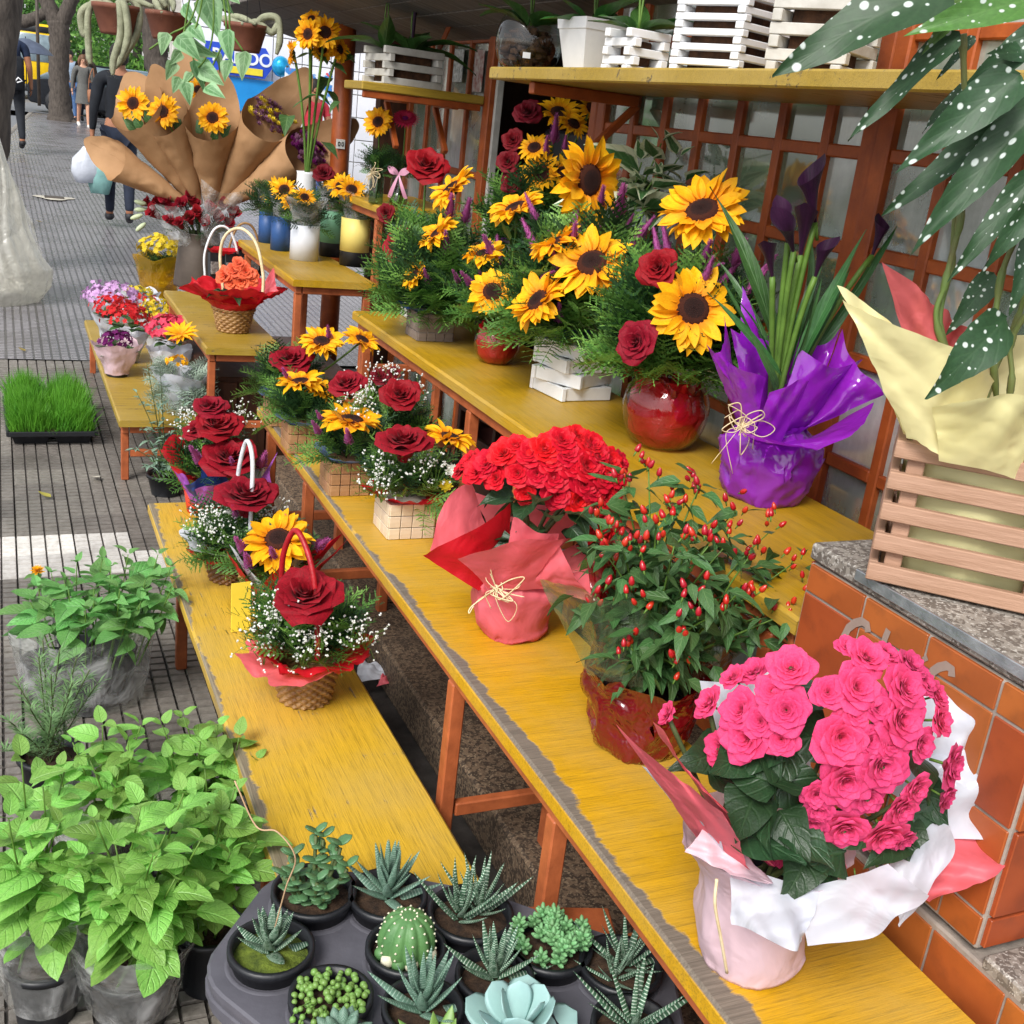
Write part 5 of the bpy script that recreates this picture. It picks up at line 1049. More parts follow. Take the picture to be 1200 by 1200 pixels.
# pink begonia, nearest
KB = np.array((0.8249, 0.901, 0.6))
t = thing('potted_begonia', 'bright pink double begonia wrapped in white and pale pink film, nearest the viewer', 'potted plant', tuple(KB))
wv = wave(15, (3, 5, 7, 11))
part('wrapped_pot', crinkle(finelathe([(0.001, 0.0), (0.060, 0.0), (0.064, 0.02), (0.070, 0.07), (0.078, 0.12), (0.088, 0.15), (0.104, 0.175)], 96, lambda a, i: (1 + 0.05 * wv(a) * (0.4 + 0.2 * i), 0)), 0.016, 20, 3), M_['p_pink'], t)
pot(t, 0.042, 0.056, 0.115, M_['black'])
for i, (poly, m, bu) in enumerate(((((-0.0825, -0.0271, 0.1742), (-0.0094, -0.1063, 0.1776), (-0.048, -0.1433, 0.1462), (-0.1087, -0.0921, 0.1357)), 'p_white', 0.03), (((-0.0156, -0.0923, 0.174), (0.0833, -0.1063, 0.2), (0.0974, -0.1573, 0.1886), (-0.0474, -0.1436, 0.1429)), 'p_white', 0.035), (((0.0897, -0.0982, 0.157), (0.1552, -0.0519, 0.2088), (0.1856, -0.0886, 0.2404), (0.0856, -0.1517, 0.1399)), 'p_white', 0.02), (((-0.1023, -0.0066, 0.2219), (-0.0519, -0.075, 0.18), (-0.0766, -0.0964, 0.1952), (-0.1408, -0.0215, 0.1928)), 'p_pink', 0.01), (((-0.0821, -0.0716, 0.195), (-0.0823, 0.006, 0.1622), (-0.1982, 0.0724, 0.3121), (-0.1311, -0.0704, 0.2699)), 'p_coral', 0.015), (((-0.0547, -0.0736, 0.1969), (-0.0568, 0.0049, 0.1824), (-0.1526, 0.0839, 0.317), (-0.1203, -0.0201, 0.268)), 'p_coral', 0.015), (((-0.0904, -0.0566, 0.1739), (-0.0645, 0.0308, 0.1535), (-0.1589, 0.0758, 0.259), (-0.125, -0.029, 0.2633)), 'p_white', 0.01), (((0.1126, -0.087, 0.1561), (0.1634, -0.0448, 0.2026), (0.282, -0.1125, 0.1914), (0.1568, -0.1303, 0.1409)), 'p_coral', 0.01), (((0.1344, -0.0642, 0.1965), (0.1734, -0.0163, 0.2562), (0.2593, -0.0351, 0.3043), (0.2946, -0.1074, 0.1918)), 'p_white', 0.01), (((0.1668, -0.0353, 0.2203), (0.1481, 0.0401, 0.2249), (0.2377, 0.0195, 0.3611), (0.2471, -0.0515, 0.2915)), 'p_white', 0.01), (((0.0997, 0.0632, 0.2176), (-0.0178, 0.075, 0.1902), (-0.0449, 0.1323, 0.3194), (0.0906, 0.1119, 0.3525)), 'p_white', 0.01))):
    sheet(t, 'paper_flap', M_[m], poly, CAMD + np.array((0, 0, 0.6)), 100 + i, 0.010, bu, 20, 20)
part('twine', tube_h(((-0.1076, -0.0483, 0.1712), (-0.1074, -0.054, 0.1404), (-0.0907, -0.0564, 0.0908), (-0.0666, -0.0513, 0.0313)), 0.002, 5), M_['raffia'], t)
SP8 = (('begp', (0.0322, -0.0542, 0.4428), 0.0443, (-0.083, -0.5695, 0.8178)), ('begp', (0.0107, -0.0726, 0.4168), 0.0502, (-0.2403, -0.7561, 0.6088)), ('begp', (-0.0193, -0.0617, 0.408), 0.0353, (-0.4159, -0.7033, 0.5765)), ('begp', (0.0919, -0.063, 0.4298), 0.0421, (0.2547, -0.5524, 0.7937)), ('begp', (0.0677, -0.0849, 0.4151), 0.0526, (0.0798, -0.7845, 0.615)), ('begp', (0.0596, -0.0985, 0.3843), 0.058, (-0.0069, -0.9099, 0.4148)), ('begp', (0.1182, -0.099, 0.3774), 0.0382, (0.3346, -0.8352, 0.4365)), ('begp', (0.1202, -0.0841, 0.4003), 0.0326, (0.383, -0.6985, 0.6044)), ('begp', (-0.006, -0.0833, 0.3615), 0.0596, (-0.4016, -0.8655, 0.2992)), ('begp', (0.0422, -0.1037, 0.3316), 0.0602, (-0.1705, -0.9766, 0.1308)), ('begp', (0.0072, -0.0914, 0.3084), 0.0585, (-0.3964, -0.9176, 0.0295)), ('begp', (-0.0163, -0.0773, 0.2865), 0.0342, (-0.5581, -0.8282, -0.0517)), ('begp', (0.0244, -0.089, 0.2414), 0.0522, (-0.3868, -0.8763, -0.2871)), ('begp', (0.0726, -0.103, 0.2345), 0.0526, (-0.1111, -0.9357, -0.3348)), ('begp', (0.0268, -0.0701, 0.181), 0.0438, (-0.4548, -0.6966, -0.5549)), ('begp', (0.0767, -0.075, 0.1495), 0.0274, (-0.1829, -0.6572, -0.7312)), ('begp', (0.1084, -0.0829, 0.1514), 0.0469, (0.03, -0.6814, -0.7313)), ('begp', (0.1421, -0.1099, 0.321), 0.0466, (0.4185, -0.8971, 0.1418)), ('begp', (0.0807, -0.1106, 0.2747), 0.0442, (-0.0158, -0.9895, -0.1439)), ('begp', (0.0877, -0.1081, 0.3551), 0.0359, (0.1204, -0.9558, 0.2683)), ('begp', (0.0301, -0.0877, 0.3987), 0.0354, (-0.1554, -0.8569, 0.4916)), ('begp', (-0.043, -0.0221, 0.4201), 0.0491, (-0.5313, -0.3948, 0.7495)), ('begp', (-0.0558, -0.0428, 0.3796), 0.0506, (-0.6536, -0.5892, 0.4752)), ('begp', (-0.0816, -0.0163, 0.332), 0.0556, (-0.867, -0.3849, 0.3165)), ('begp', (-0.0873, 0.0186, 0.2987), 0.0435, (-0.9618, -0.0442, 0.2701)), ('begp', (-0.0586, -0.048, 0.3455), 0.0377, (-0.7144, -0.6347, 0.2944)), ('begp', (-0.0817, 0.0018, 0.3578), 0.0482, (-0.8345, -0.2215, 0.5044)), ('begp', (-0.0947, 0.0452, 0.3452), 0.0377, (-0.8313, 0.1767, 0.527)), ('begp', (-0.0538, 0.0257, 0.3922), 0.0372, (-0.6202, 0.0579, 0.7823)), ('begp', (-0.0746, 0.0356, 0.3826), 0.0295, (-0.7034, 0.1122, 0.7019)), ('begp', (-0.135, 0.0645, 0.3246), 0.0279, (-0.8911, 0.2404, 0.3849)), ('begp', (-0.0255, -0.0307, 0.1779), 0.0402, (-0.7796, -0.3942, -0.4867)), ('begp', (-0.0082, -0.0738, 0.2457), 0.0347, (-0.5693, -0.7863, -0.24)), ('begp', (0.0349, -0.1006, 0.289), 0.038, (-0.265, -0.9614, -0.0738)), ('begp', (0.1435, -0.1126, 0.2795), 0.0333, (0.3827, -0.9204, -0.0801)), ('begp', (0.0191, -0.0353, 0.4473), 0.0266, (-0.1469, -0.4207, 0.8952)), ('begp', (0.007, -0.0827, 0.3902), 0.0316, (-0.2942, -0.8445, 0.4475)), ('begp', (-0.0631, -0.0216, 0.3933), 0.0359, (-0.6779, -0.4161, 0.6061)), ('begp', (0.0477, -0.102, 0.3601), 0.0412, (-0.1046, -0.9551, 0.2774)), ('begp', (0.0919, -0.1132, 0.3005), 0.0364, (0.081, -0.9966, -0.014)), ('begp', (0.1021, -0.0783, 0.4153), 0.0325, (0.2908, -0.6753, 0.6778)), ('begp', (-0.0738, -0.0252, 0.3579), 0.038, (-0.785, -0.4582, 0.4169)), ('begp', (-0.0091, -0.0779, 0.2656), 0.0326, (-0.5465, -0.8235, -0.1523)), ('begp', (0.1012, -0.1064, 0.2259), 0.0334, (0.0551, -0.9259, -0.3738)), ('begp', (0.0235, -0.0956, 0.3595), 0.0373, (-0.2412, -0.9307, 0.2749)), ('begp', (0.063, -0.051, 0.4425), 0.0286, (0.1003, -0.4913, 0.8652)))
bloom(t, SP8, 8)
rg = random.Random(12)
for i, p in enumerate(((-0.0906, -0.0343, 0.3002), (-0.0747, -0.0641, 0.2893), (-0.041, -0.058, 0.3132), (-0.0887, -0.0685, 0.2614), (-0.0538, -0.0962, 0.2468), (-0.0967, -0.0203, 0.2644), (-0.0611, -0.0373, 0.3143), (-0.0385, -0.1035, 0.2324), (-0.0123, -0.0606, 0.3326), (-0.0272, -0.0313, 0.3392), (-0.0019, -0.1099, 0.1845), (0.0837, -0.1175, 0.2081), (0.1154, -0.1105, 0.2087), (0.1507, -0.0941, 0.2499), (0.1325, -0.0854, 0.2935), (-0.0682, -0.0118, 0.3221), (-0.0975, 0.0022, 0.2841), (-0.0679, -0.0784, 0.2646), (-0.0322, -0.0733, 0.2775), (-0.0884, -0.0465, 0.2238), (0.0071, -0.0255, 0.3647), (-0.0651, -0.0797, 0.2979), (0.0286, -0.1023, 0.2305), (0.1278, -0.1053, 0.2263), (-0.0885, -0.0132, 0.3035), (-0.0381, -0.1148, 0.1956), (0.0066, -0.1139, 0.2088), (-0.0843, -0.0817, 0.2253))):
    a = rg.uniform(0, 6.28); d = CAMD * 0.5 + np.array((cos(a) * 0.8, sin(a) * 0.8, rg.uniform(-0.6, 0.2)))
    mk('leaf', rg.choice(BL), t, TR(np.array(p) - CAMD * 0.03 - nrmz(d) * 0.02, yframe(d, CAMD + np.array((0, 0, 0.8)), rg.gauss(0, 0.5)), rg.uniform(0.06, 0.085)))
for i in range(14):
    q = SP8[i * 3][1]; part('stem', tube(bez((rg.gauss(0, 0.02), rg.gauss(0, 0.02), 0.1), np.array(q) * 0.6 + np.array((0, 0, 0.03)), np.array(q), 8), 0.003, 6), M_['stem_dark'], t)

# ------------------------------------------------------------------ low bench baskets
LB = np.array((0.5815, 2.1695, 0.3))
t = thing('flower_basket', 'front wicker basket with red paper frill, red hoop handle and one large red rose', 'flower basket', tuple(LB))
basket(t, 0.056, 0.072, 0.098, M_['basket'])
frill(t, 'paper_frill', M_['p_red'], 0.058, 0.092, 0.128, 0.125, 21, 6, 0.5, 0.5, 0.9); frill(t, 'paper_frill', M_['p_coral'], 0.06, 0.088, 0.126, 0.108, 24, 5, 0.5, 0.5, 0.9)
S4 = (('rose', (-0.0205, -0.0512, 0.2654), 0.1938, (-0.1878, -0.3217, 0.928)),)
foliage(t, (0, 0, 0.11), 0.14, 0.14, 0.13, 110, 0.12, 41, up=0.7, zmin=0.12); bloom(t, S4, 41)
gyps(t, ((-0.0938, -0.0439, 0.2517), (-0.0841, -0.0596, 0.2386), (-0.0198, -0.1014, 0.1943), (-0.0345, -0.0943, 0.1624), (0.0738, -0.0906, 0.2109), (0.1023, -0.0932, 0.1957), (-0.1082, -0.0148, 0.18), (0.0006, -0.1111, 0.207), (-0.0986, -0.0194, 0.1411)), 0.016, 26, 41)
part('handle', tube_h(((-0.0453, 0.0549, 0.1725), (-0.0523, 0.0471, 0.2481), (-0.0545, 0.0371, 0.3322), (-0.038, 0.0181, 0.3935), (-0.0229, -0.0223, 0.3738), (-0.0109, -0.0613, 0.312), (-0.0041, -0.0867, 0.2056), (-0.0034, -0.0981, 0.1414)), 0.0065, 8), mat('red_ribbon', '#b01c26', '#8a1018', 40, 0.35, 0.3), t)
t = thing('greeting_card', 'plain yellow card standing behind the front rose basket', 'card', (0.5063, 2.5254, 0.3))
part('card', cbox(0.05, 0.002, 0.125, 0.0005, (0, 0, 0.0625)), mat('yellow_card', '#f2d84a', '#e6c83a', 6, 0.6, 0.05), t, TR((0, 0, 0.001), RX(-0.12) @ RZ(0.2)), smooth=False)
LB = np.array((0.5989, 2.6906, 0.3))
t = thing('flower_basket', 'basket with single sunflower, white tissue and flaring red paper, behind the front rose basket', 'flower basket', tuple(LB))
basket(t, 0.05, 0.065, 0.075, M_['basket'])
S4 = (('sun', (0.0104, -0.077, 0.2054), 0.1717, (-0.2639, -0.4885, 0.8317)), ('spike', (-0.0786, -0.0678, 0.1876), 0.0724, (-0.428, -0.5715, 0.7001)), ('spike', (-0.066, -0.0959, 0.157), 0.0722, (-0.3046, -0.6381, 0.7071)), ('spike', (-0.0134, -0.1321, 0.1872), 0.0632, (-0.3046, -0.6381, 0.7071)), ('spike', (0.1179, -0.0951, 0.1958), 0.0781, (0.0783, -0.8209, 0.5657)), ('spike', (0.0464, -0.0166, 0.232), 0.0526, (-0.3046, -0.6381, 0.7071)))
foliage(t, (0, 0, 0.08), 0.12, 0.12, 0.11, 60, 0.11, 42); bloom(t, S4, 42)
for i, (poly, m) in enumerate(((((0.0129, -0.0394, 0.0289), (0.0704, -0.0336, 0.0223), (0.1999, -0.0511, 0.1866), (0.0855, -0.0962, 0.0968)), 'p_red'), (((-0.0289, -0.0305, 0.0158), (0.0287, -0.0691, 0.0289), (0.0464, -0.1108, 0.1523), (-0.0244, -0.0992, 0.105)), 'p_red'), (((-0.0315, -0.0404, 0.0324), (-0.0459, -0.0003, 0.0399), (-0.107, 0.0178, 0.1551), (-0.0409, -0.0802, 0.0744)), 'p_red'), (((-0.0319, -0.0402, 0.0444), (-0.0138, -0.0599, 0.0399), (-0.0341, -0.0945, 0.1036), (-0.0969, -0.0202, 0.1696)), 'p_white'), (((0.0296, -0.0584, 0.0602), (0.0693, -0.0331, 0.0466), (0.0979, -0.0467, 0.1707), (0.0327, -0.0821, 0.1177)), 'p_white'), (((0.0258, 0.0209, 0.0259), (0.0793, 0.0065, 0.0286), (0.1919, -0.014, 0.1822), (0.1271, -0.0053, 0.1529)), 'p_red'))):
    sheet(t, 'paper_flap', M_[m], poly, CAMD + np.array((0, 0, 0.5)), 120 + i, 0.006, 0.015)
LB = np.array((0.5347, 2.8544, 0.3))
t = thing('flower_basket', 'basket with white hoop handle, one red rose and gypsophila, third along the low bench', 'flower basket', tuple(LB))
basket(t, 0.05, 0.066, 0.08, M_['basket_dark'])
S4 = (('rose', (0.032, -0.0541, 0.2479), 0.202, (-0.0497, -0.2445, 0.9684)), ('spike', (-0.0071, -0.0908, 0.2268), 0.0487, (-0.3046, -0.6381, 0.7071)))
foliage(t, (0, 0, 0.085), 0.13, 0.13, 0.11, 70, 0.11, 43); bloom(t, S4, 43)
gyps(t, ((-0.0827, -0.027, 0.1776), (-0.0627, -0.0365, 0.1971), (-0.0281, -0.0531, 0.1947), (-0.0553, -0.0622, 0.1706), (0.082, -0.0392, 0.1928), (0.1171, -0.0337, 0.2017), (-0.0111, -0.0279, 0.2161)), 0.018, 30, 43)
frill(t, 'tissue_paper', M_['p_white'], 0.05, 0.075, 0.12, 0.11, 31, 5, 0.35, 0.12); frill(t, 'paper_frill', M_['p_red'], 0.055, 0.065, 0.105, 0.085, 33, 6, 0.3, 0.12)
part('handle', tube_h(((0.0201, 0.0237, 0.085), (0.0187, 0.0243, 0.2085), (0.0201, 0.0126, 0.309), (0.0321, -0.0153, 0.3953), (0.0418, -0.0532, 0.3533), (0.0382, -0.0736, 0.219), (0.0367, -0.084, 0.0779)), 0.006, 8), mat('silver_ribbon', '#dfe2e6', '#b9bdc4', 40, 0.25, 0.3), t)
LB = np.array((0.5559, 3.4004, 0.3))
t = thing('rose_bouquet', 'stacked red roses with purple and blue paper at the far end of low bench', 'bouquet', tuple(LB))
part('paper_pot', lathe([(0.001, 0), (0.055, 0), (0.068, 0.09), (0.064, 0.09)], 40), mat('orange_red_card', '#e8503c', '#d8402e', 5, 0.6, 0.1), t)
S4 = (('rose', (0.0108, 0.0004, 0.3278), 0.1412, (-0.1449, -0.3035, 0.9417)), ('rose', (0.0265, -0.0514, 0.2803), 0.1922, (-0.079, -0.312, 0.9468)), ('rose', (0.0527, -0.1193, 0.2007), 0.2168, (-0.1172, -0.4073, 0.9058)), ('rose', (-0.0299, -0.0245, 0.2673), 0.1144, (-0.3849, -0.2999, 0.8729)), ('spike', (-0.042, -0.0963, 0.2082), 0.0872, (-0.428, -0.5715, 0.7001)), ('spike', (0.0524, -0.1635, 0.2014), 0.0664, (-0.3046, -0.6381, 0.7071)), ('spike', (0.1522, -0.1114, 0.1967), 0.089, (-0.0475, -0.7313, 0.6804)))
foliage(t, (0, 0, 0.10), 0.14, 0.14, 0.20, 70, 0.12, 44); bloom(t, S4, 44)
gyps(t, ((-0.0488, 0.0233, 0.2943), (-0.0318, 0.0373, 0.3121), (-0.065, 0.031, 0.2649), (0.0845, 0.004, 0.2999), (0.1103, 0.0027, 0.3057), (-0.0289, -0.0195, 0.2523)), 0.018, 26, 44)
for i, (poly, m) in enumerate(((((-0.0464, -0.0443, 0.0401), (-0.0169, -0.0695, 0.0425), (-0.0705, -0.0772, 0.1349), (-0.1033, -0.0394, 0.1559)), 'p_purple'), (((-0.024, -0.0661, 0.0415), (0.0354, -0.0945, 0.0554), (0.0515, -0.1354, 0.1462), (-0.0479, -0.099, 0.1008)), 'p_purple'), (((-0.0392, -0.0478, 0.0411), (-0.0003, -0.0774, 0.0504), (-0.0189, -0.1018, 0.142), (-0.0772, -0.074, 0.1122)), 'p_navy'), (((0.0439, -0.0763, 0.0486), (0.1206, -0.0576, 0.0538), (0.2062, -0.0652, 0.2092), (0.1822, -0.1202, 0.0599)), 'p_purple'), (((-0.0492, -0.0098, 0.042), (-0.0253, 0.0121, 0.0478), (-0.0646, 0.0308, 0.2322), (-0.1388, 0.0219, 0.208)), 'p_red'), (((-0.0094, -0.0509, 0.0693), (0.0623, -0.0851, 0.0792), (0.0911, -0.1211, 0.1871), (-0.0281, -0.0752, 0.1743)), 'p_navy'))):
    sheet(t, 'paper_flap', M_[m], poly, CAMD + np.array((0, 0, 0.3)), 140 + i, 0.005, 0.02)

# ------------------------------------------------------------------ spotted begonia in a slatted crate on the pedestal
CRZ = math.atan2(-0.1383, 0.1449)
c0 = np.array((1.0384, 1.0632, 1.03)); W_ = 0.235
CC = c0 + RZ(CRZ) @ np.array((W_ / 2, W_ / 2, 0)); CC[2] = 1.0285
t = thing('slatted_crate', 'natural wooden slat crate on the granite pedestal holding the spotted begonia', 'crate', tuple(CC), CRZ)
me = B().add(cbox(W_, 0.012, 0.0235, 0.0015)).mesh('slat', M_['crate'], False)
for side in range(4):
    for k_ in range(5):
        R_ = RZ(side * pi / 2); lw = (W_ / 2 - 0.006) if side % 2 == 0 else (W_ / 2 - 0.0125)
        mk('slat', me, t, TR(R_ @ np.array((0, -W_ / 2 + 0.006, 0)) + np.array((0, 0, 0.0155 + k_ * 0.0425)), R_ , (1, 1, 1) if side % 2 == 0 else (0.895, 1, 1)))
pm = B().add(cbox(0.022, 0.022, 0.196, 0.0015, (0, 0, 0.1))).mesh('corner_post', M_['crate'], False)
for x in (-1, 1):
    for y in (-1, 1): mk('corner_post', pm, t, TR((x * (W_ / 2 - 0.030), y * (W_ / 2 - 0.024), 0)))
part('crate_floor', cbox(W_ - 0.03, W_ - 0.03, 0.008, 0.001, (0, 0, 0.006)), M_['crate'], t, smooth=False)
MB = CC + np.array((0, 0, 0.012))
t = thing('potted_begonia', 'tall spotted leaf begonia with white polka dots, wrapped in cream yellow paper', 'potted plant', tuple(MB))
MBX = MB
wv = wave(22, (3, 5, 8, 13))
part('paper_wrap', crinkle(finelathe([(0.001, 0.0), (0.094, 0.0), (0.098, 0.10), (0.096, 0.19), (0.104, 0.215)], 96, lambda a, i: ((1 + 0.03 * wv(a)) / max(abs(cos(a - CRZ)), abs(sin(a - CRZ))) ** 0.45, 0)), 0.012, 24, 5), M_['p_yellow'], t)
pot(t, 0.065, 0.078, 0.17, M_['black'])
MACL = ((((-0.2079, 0.0328, 0.7216), (-0.3977, 0.079, 0.6066)), 1.15, 0), (((-0.1401, -0.0439, 0.7097), (-0.2928, -0.0154, 0.6595)), 0.9, 1), (((-0.1729, 0.0382, 0.6695), (-0.2764, 0.0765, 0.539)), 0.65, 0), (((-0.131, -0.0261, 0.6281), (-0.2591, -0.0093, 0.521)), 1.05, 0), (((-0.0981, 0.0025, 0.582), (-0.2176, 0.0595, 0.4594)), 0.75, 0), (((-0.0823, -0.0272, 0.6038), (-0.2213, -0.0052, 0.4266)), 0.8, 0), (((-0.0972, -0.0644, 0.3571), (-0.2057, -0.0791, 0.2581)), 1.3, 0), (((-0.049, -0.032, 0.4596), (-0.0757, -0.0525, 0.3599)), 1.0, 0), (((-0.1271, 0.0607, 0.6722), (-0.1599, 0.0763, 0.62)), 0.7, 0), (((-0.0288, 0.0359, 0.3982), (-0.079, 0.0377, 0.3156)), 1.2, 0), (((-0.0396, 0.0189, 0.6656), (-0.1448, 0.0137, 0.6523)), 1.2, 0), (((-0.0186, 0.0089, 0.56), (-0.0672, 0.0321, 0.6038)), 1.0, 0), (((-0.1822, 0.087, 0.7424), (-0.2395, 0.1365, 0.6803)), 1.0, 0), (((-0.0664, 0.0095, 0.6903), (-0.1627, 0.0444, 0.593)), 0.9, 0), (((-0.0892, -0.0461, 0.5276), (-0.1702, -0.0296, 0.3908)), 0.7, 0), (((-0.1629, 0.0224, 0.7321), (-0.2224, 0.0397, 0.6428)), 0.9, 1), (((-0.093, -0.0664, 0.5145), (-0.1573, -0.069, 0.398)), 0.8, 0), (((-0.0957, 0.0789, 0.6195), (-0.1396, 0.111, 0.563)), 1.0, 0))
MACC = (((-0.0881, 0.0421, 0.311), (-0.0973, 0.0464, 0.382), (-0.0968, 0.0462, 0.4572), (-0.1079, 0.0515, 0.5387), (-0.1555, 0.0521, 0.6702)), ((-0.0388, -0.0147, 0.2743), (-0.0589, -0.0051, 0.3924), (-0.0595, -0.0159, 0.4774), (-0.0833, -0.0156, 0.6034)), ((0.0069, 0.03, 0.2525), (0.0109, 0.017, 0.3364), (-0.0012, 0.0006, 0.4269)), ((-0.0764, 0.0476, 0.3046), (-0.0801, 0.0604, 0.4026), (-0.0912, 0.0657, 0.4766)), ((0.0077, -0.0037, 0.2609), (-0.0051, 0.0025, 0.3163), (-0.005, -0.0198, 0.376)))
MACS = ((((-0.1688, -0.0191, 0.1903), (-0.1386, -0.0668, 0.1766), (-0.0787, -0.0622, 0.2689), (-0.2515, 0.0536, 0.3572)), 'p_yellow'), (((-0.148, -0.0623, 0.1753), (-0.0586, -0.105, 0.1652), (-0.0443, -0.1118, 0.2659), (-0.1837, -0.0674, 0.253)), 'p_yellow'), (((-0.1625, -0.0111, 0.1935), (-0.0854, 0.0407, 0.1659), (-0.0849, 0.107, 0.2916), (-0.241, 0.0707, 0.3546)), 'p_yellow'), (((-0.0849, 0.0405, 0.2135), (-0.0443, 0.0433, 0.213), (-0.0313, 0.0703, 0.3127), (-0.1452, 0.1136, 0.3931)), 'p_rose'), (((-0.0288, 0.0581, 0.209), (0.0205, 0.0456, 0.2126), (0.0258, 0.0653, 0.3038), (-0.0726, 0.1012, 0.3341)), 'p_rose'), (((0.0127, 0.0826, 0.2025), (0.1002, 0.0408, 0.2019), (0.1174, 0.0548, 0.3327), (-0.0086, 0.1149, 0.2679)), 'p_yellow'))
ML = leafset('mac', M_['maculata'], W=0.38, base=0.52, n=16, wob=0.03, teeth=0.03, fc=((0.25, 0.12), (0.3, 0.2), (0.2, 0.06), (0.35, 0.25)))
ML2 = leafset('macl', M_['maculata_l'], W=0.40, base=0.52, n=12, wob=0.015, fc=((0.25, 0.08), (0.3, 0.15)))
for i, (pq, w, yg) in enumerate(MACL):
    p, q = np.array(pq[0]), np.array(pq[1]); d = q - p; L = np.linalg.norm(d)
    mk('leaf', (ML2 if yg else ML)[i % 2 if yg else i % 4], t, TR(p, yframe(d, CAMD + np.array((0, 0, 0.7)), rng.gauss(0, 0.25)), (L * w * 0.86, L, L)))
for pts in MACC:
    b = B(); P = spline([(rng.gauss(0, 0.02), rng.gauss(0, 0.02), 0.15)] + list(pts), 10); rr_ = [0.0036 + (0.0015 if i % 10 in (0, 9, 1) else 0) for i in range(len(P))]; part('cane', tube(P, rr_, 10), M_['cane'], t)
for i, (poly, m) in enumerate(MACS):
    sheet(t, 'paper_flap', M_[m], poly, CAMD + np.array((0, 0, 0.3)), 160 + i, 0.008, 0.03, 20, 20)

# ------------------------------------------------------------------ wall shelf
def X_(*a): return a
t = thing('glass_globe', 'clear glass globe filled with bark chips and an orchid on the wall shelf', 'vase', (1.42, 3.2343, 1.6955))
r = 0.098; P = spline([(0.012, 0, 0.0), (0.06, 0, 0.003), (0.088, 0, 0.035), (0.098, 0, 0.08), (0.09, 0, 0.13), (0.068, 0, 0.162), (0.062, 0, 0.17)], 4)
part('globe', lathe([(p[0], p[2]) for p in P], 40), M_['glass'], t)
b = B(); rg = random.Random(2)
for i in range(150):
    a = rg.uniform(0, 6.28); z = rg.uniform(0.012, 0.115); q = rg.uniform(0, 0.9) ** 0.5 * (0.085 * sin(pi * min(0.9, 0.2 + z / 0.19)))
    b.add(cbox(rg.uniform(0.015, 0.035), rg.uniform(0.012, 0.025), rg.uniform(0.006, 0.014), 0.002), 0, TR((q * cos(a), q * sin(a), z), zframe((rg.gauss(0, 1), rg.gauss(0, 1), rg.gauss(0, 1)))))
part('bark', b, M_['bark_chips'], t, kind='stuff')
part('price_label', cbox(0.022, 0.001, 0.016, 0.0003), M_['white'], t, TR(CAMD * 0.0945 + np.array((0.0, 0, 0.045)), yframe(-CAMD)), smooth=False)
OL = leafset('orchid', M_['orchid_leaf'], W=0.36, base=0.7, n=9, fc=((0.5, 0.2), (0.5, 0.45), (0.4, 0.1)))
def orchid(t, base, n, size, seed, sp=1.0):
    r_ = random.Random(seed)
    for i in range(n):
        a = i * 2.4 + r_.uniform(-0.4, 0.4); mk('leaf', r_.choice(OL), t, TR(np.array(base) + np.array((0.012 * cos(a), 0.012 * sin(a), 0)), yframe((cos(a) * sp, sin(a) * sp, r_.uniform(0.15, 0.8)), (0, 0, 1)), size * r_.uniform(0.75, 1.15)))
    for i in range(2): part('flower_stem', tube(spline([base, np.array(base) + np.array((0.01 * i, 0.02, 0.15)), np.array(base) + np.array((0.03 - 0.05 * i, 0.02, 0.34))], 6), 0.003, 6), M_['stem'], t)
orchid(t, (0, 0, 0.13), 7, 0.20, 1)
t = thing('planter', 'tapered white square planter with an orchid on the wall shelf', 'planter', (1.42, 2.8264, 1.6955), 0.1)
def frust(a, b_, z0, z1): 
    V = [(x * a, y * a, z0) for x, y in ((-1, -1), (1, -1), (1, 1), (-1, 1))] + [(x * b_, y * b_, z1) for x, y in ((-1, -1), (1, -1), (1, 1), (-1, 1))]
    return np.array(V, float), [(0, 1, 5, 4), (1, 2, 6, 5), (2, 3, 7, 6), (3, 0, 4, 7), (3, 2, 1, 0)], None
part('body', B().add(frust(0.047, 0.066, 0, 0.105)).add(frust(0.0685, 0.071, 0.105, 0.132)).add((np.array([(-.071, -.071, .132), (.071, -.071, .132), (.071, .071, .132), (-.071, .071, .132), (-.06, -.06, .132), (.06, -.06, .132), (.06, .06, .132), (-.06, .06, .132), (-.06, -.06, .11), (.06, -.06, .11), (.06, .06, .11), (-.06, .06, .11), (-.066, -.066, .105), (.066, -.066, .105), (.066, .066, .105), (-.066, .066, .105)]), [(0, 1, 5, 4), (1, 2, 6, 5), (2, 3, 7, 6), (3, 0, 4, 7), (4, 5, 9, 8), (5, 6, 10, 9), (6, 7, 11, 10), (7, 4, 8, 11)], None)), M_['white'], t, smooth=False)
part('soil', cbox(0.118, 0.118, 0.01, 0.002, (0, 0, 0.112)), M_['bark_chips'], t, smooth=False); orchid(t, (0, 0, 0.12), 6, 0.17, 5)
def shelfcrate(label, loc, s, levels, hz, m, rz, gap, seed, over=0.03, inner=True, leaves=0):
    t = thing('slatted_crate', label, 'crate', loc); slatcrate(t, s, s, levels, hz, m, rz, over, 0.02, gap)
    if inner: part('bark', cbox(s - 0.03, s - 0.03, levels * (hz + gap) - 0.03, 0.004, (0, 0, levels * (hz + gap) / 2 - 0.01)), M_['bark_chips'], t, TR(R=RZ(rz)), smooth=False)
    if leaves: orchid(t, (0, 0, levels * (hz + gap)), leaves, 0.16, seed)
    return t
shelfcrate('small white stacked slat box with orchid leaves on the wall shelf beside the tapered planter', (1.42, 2.5869, 1.6955), 0.085, 5, 0.019, M_['white'], 0.15, 0.0015, 3, 0.04, leaves=6)
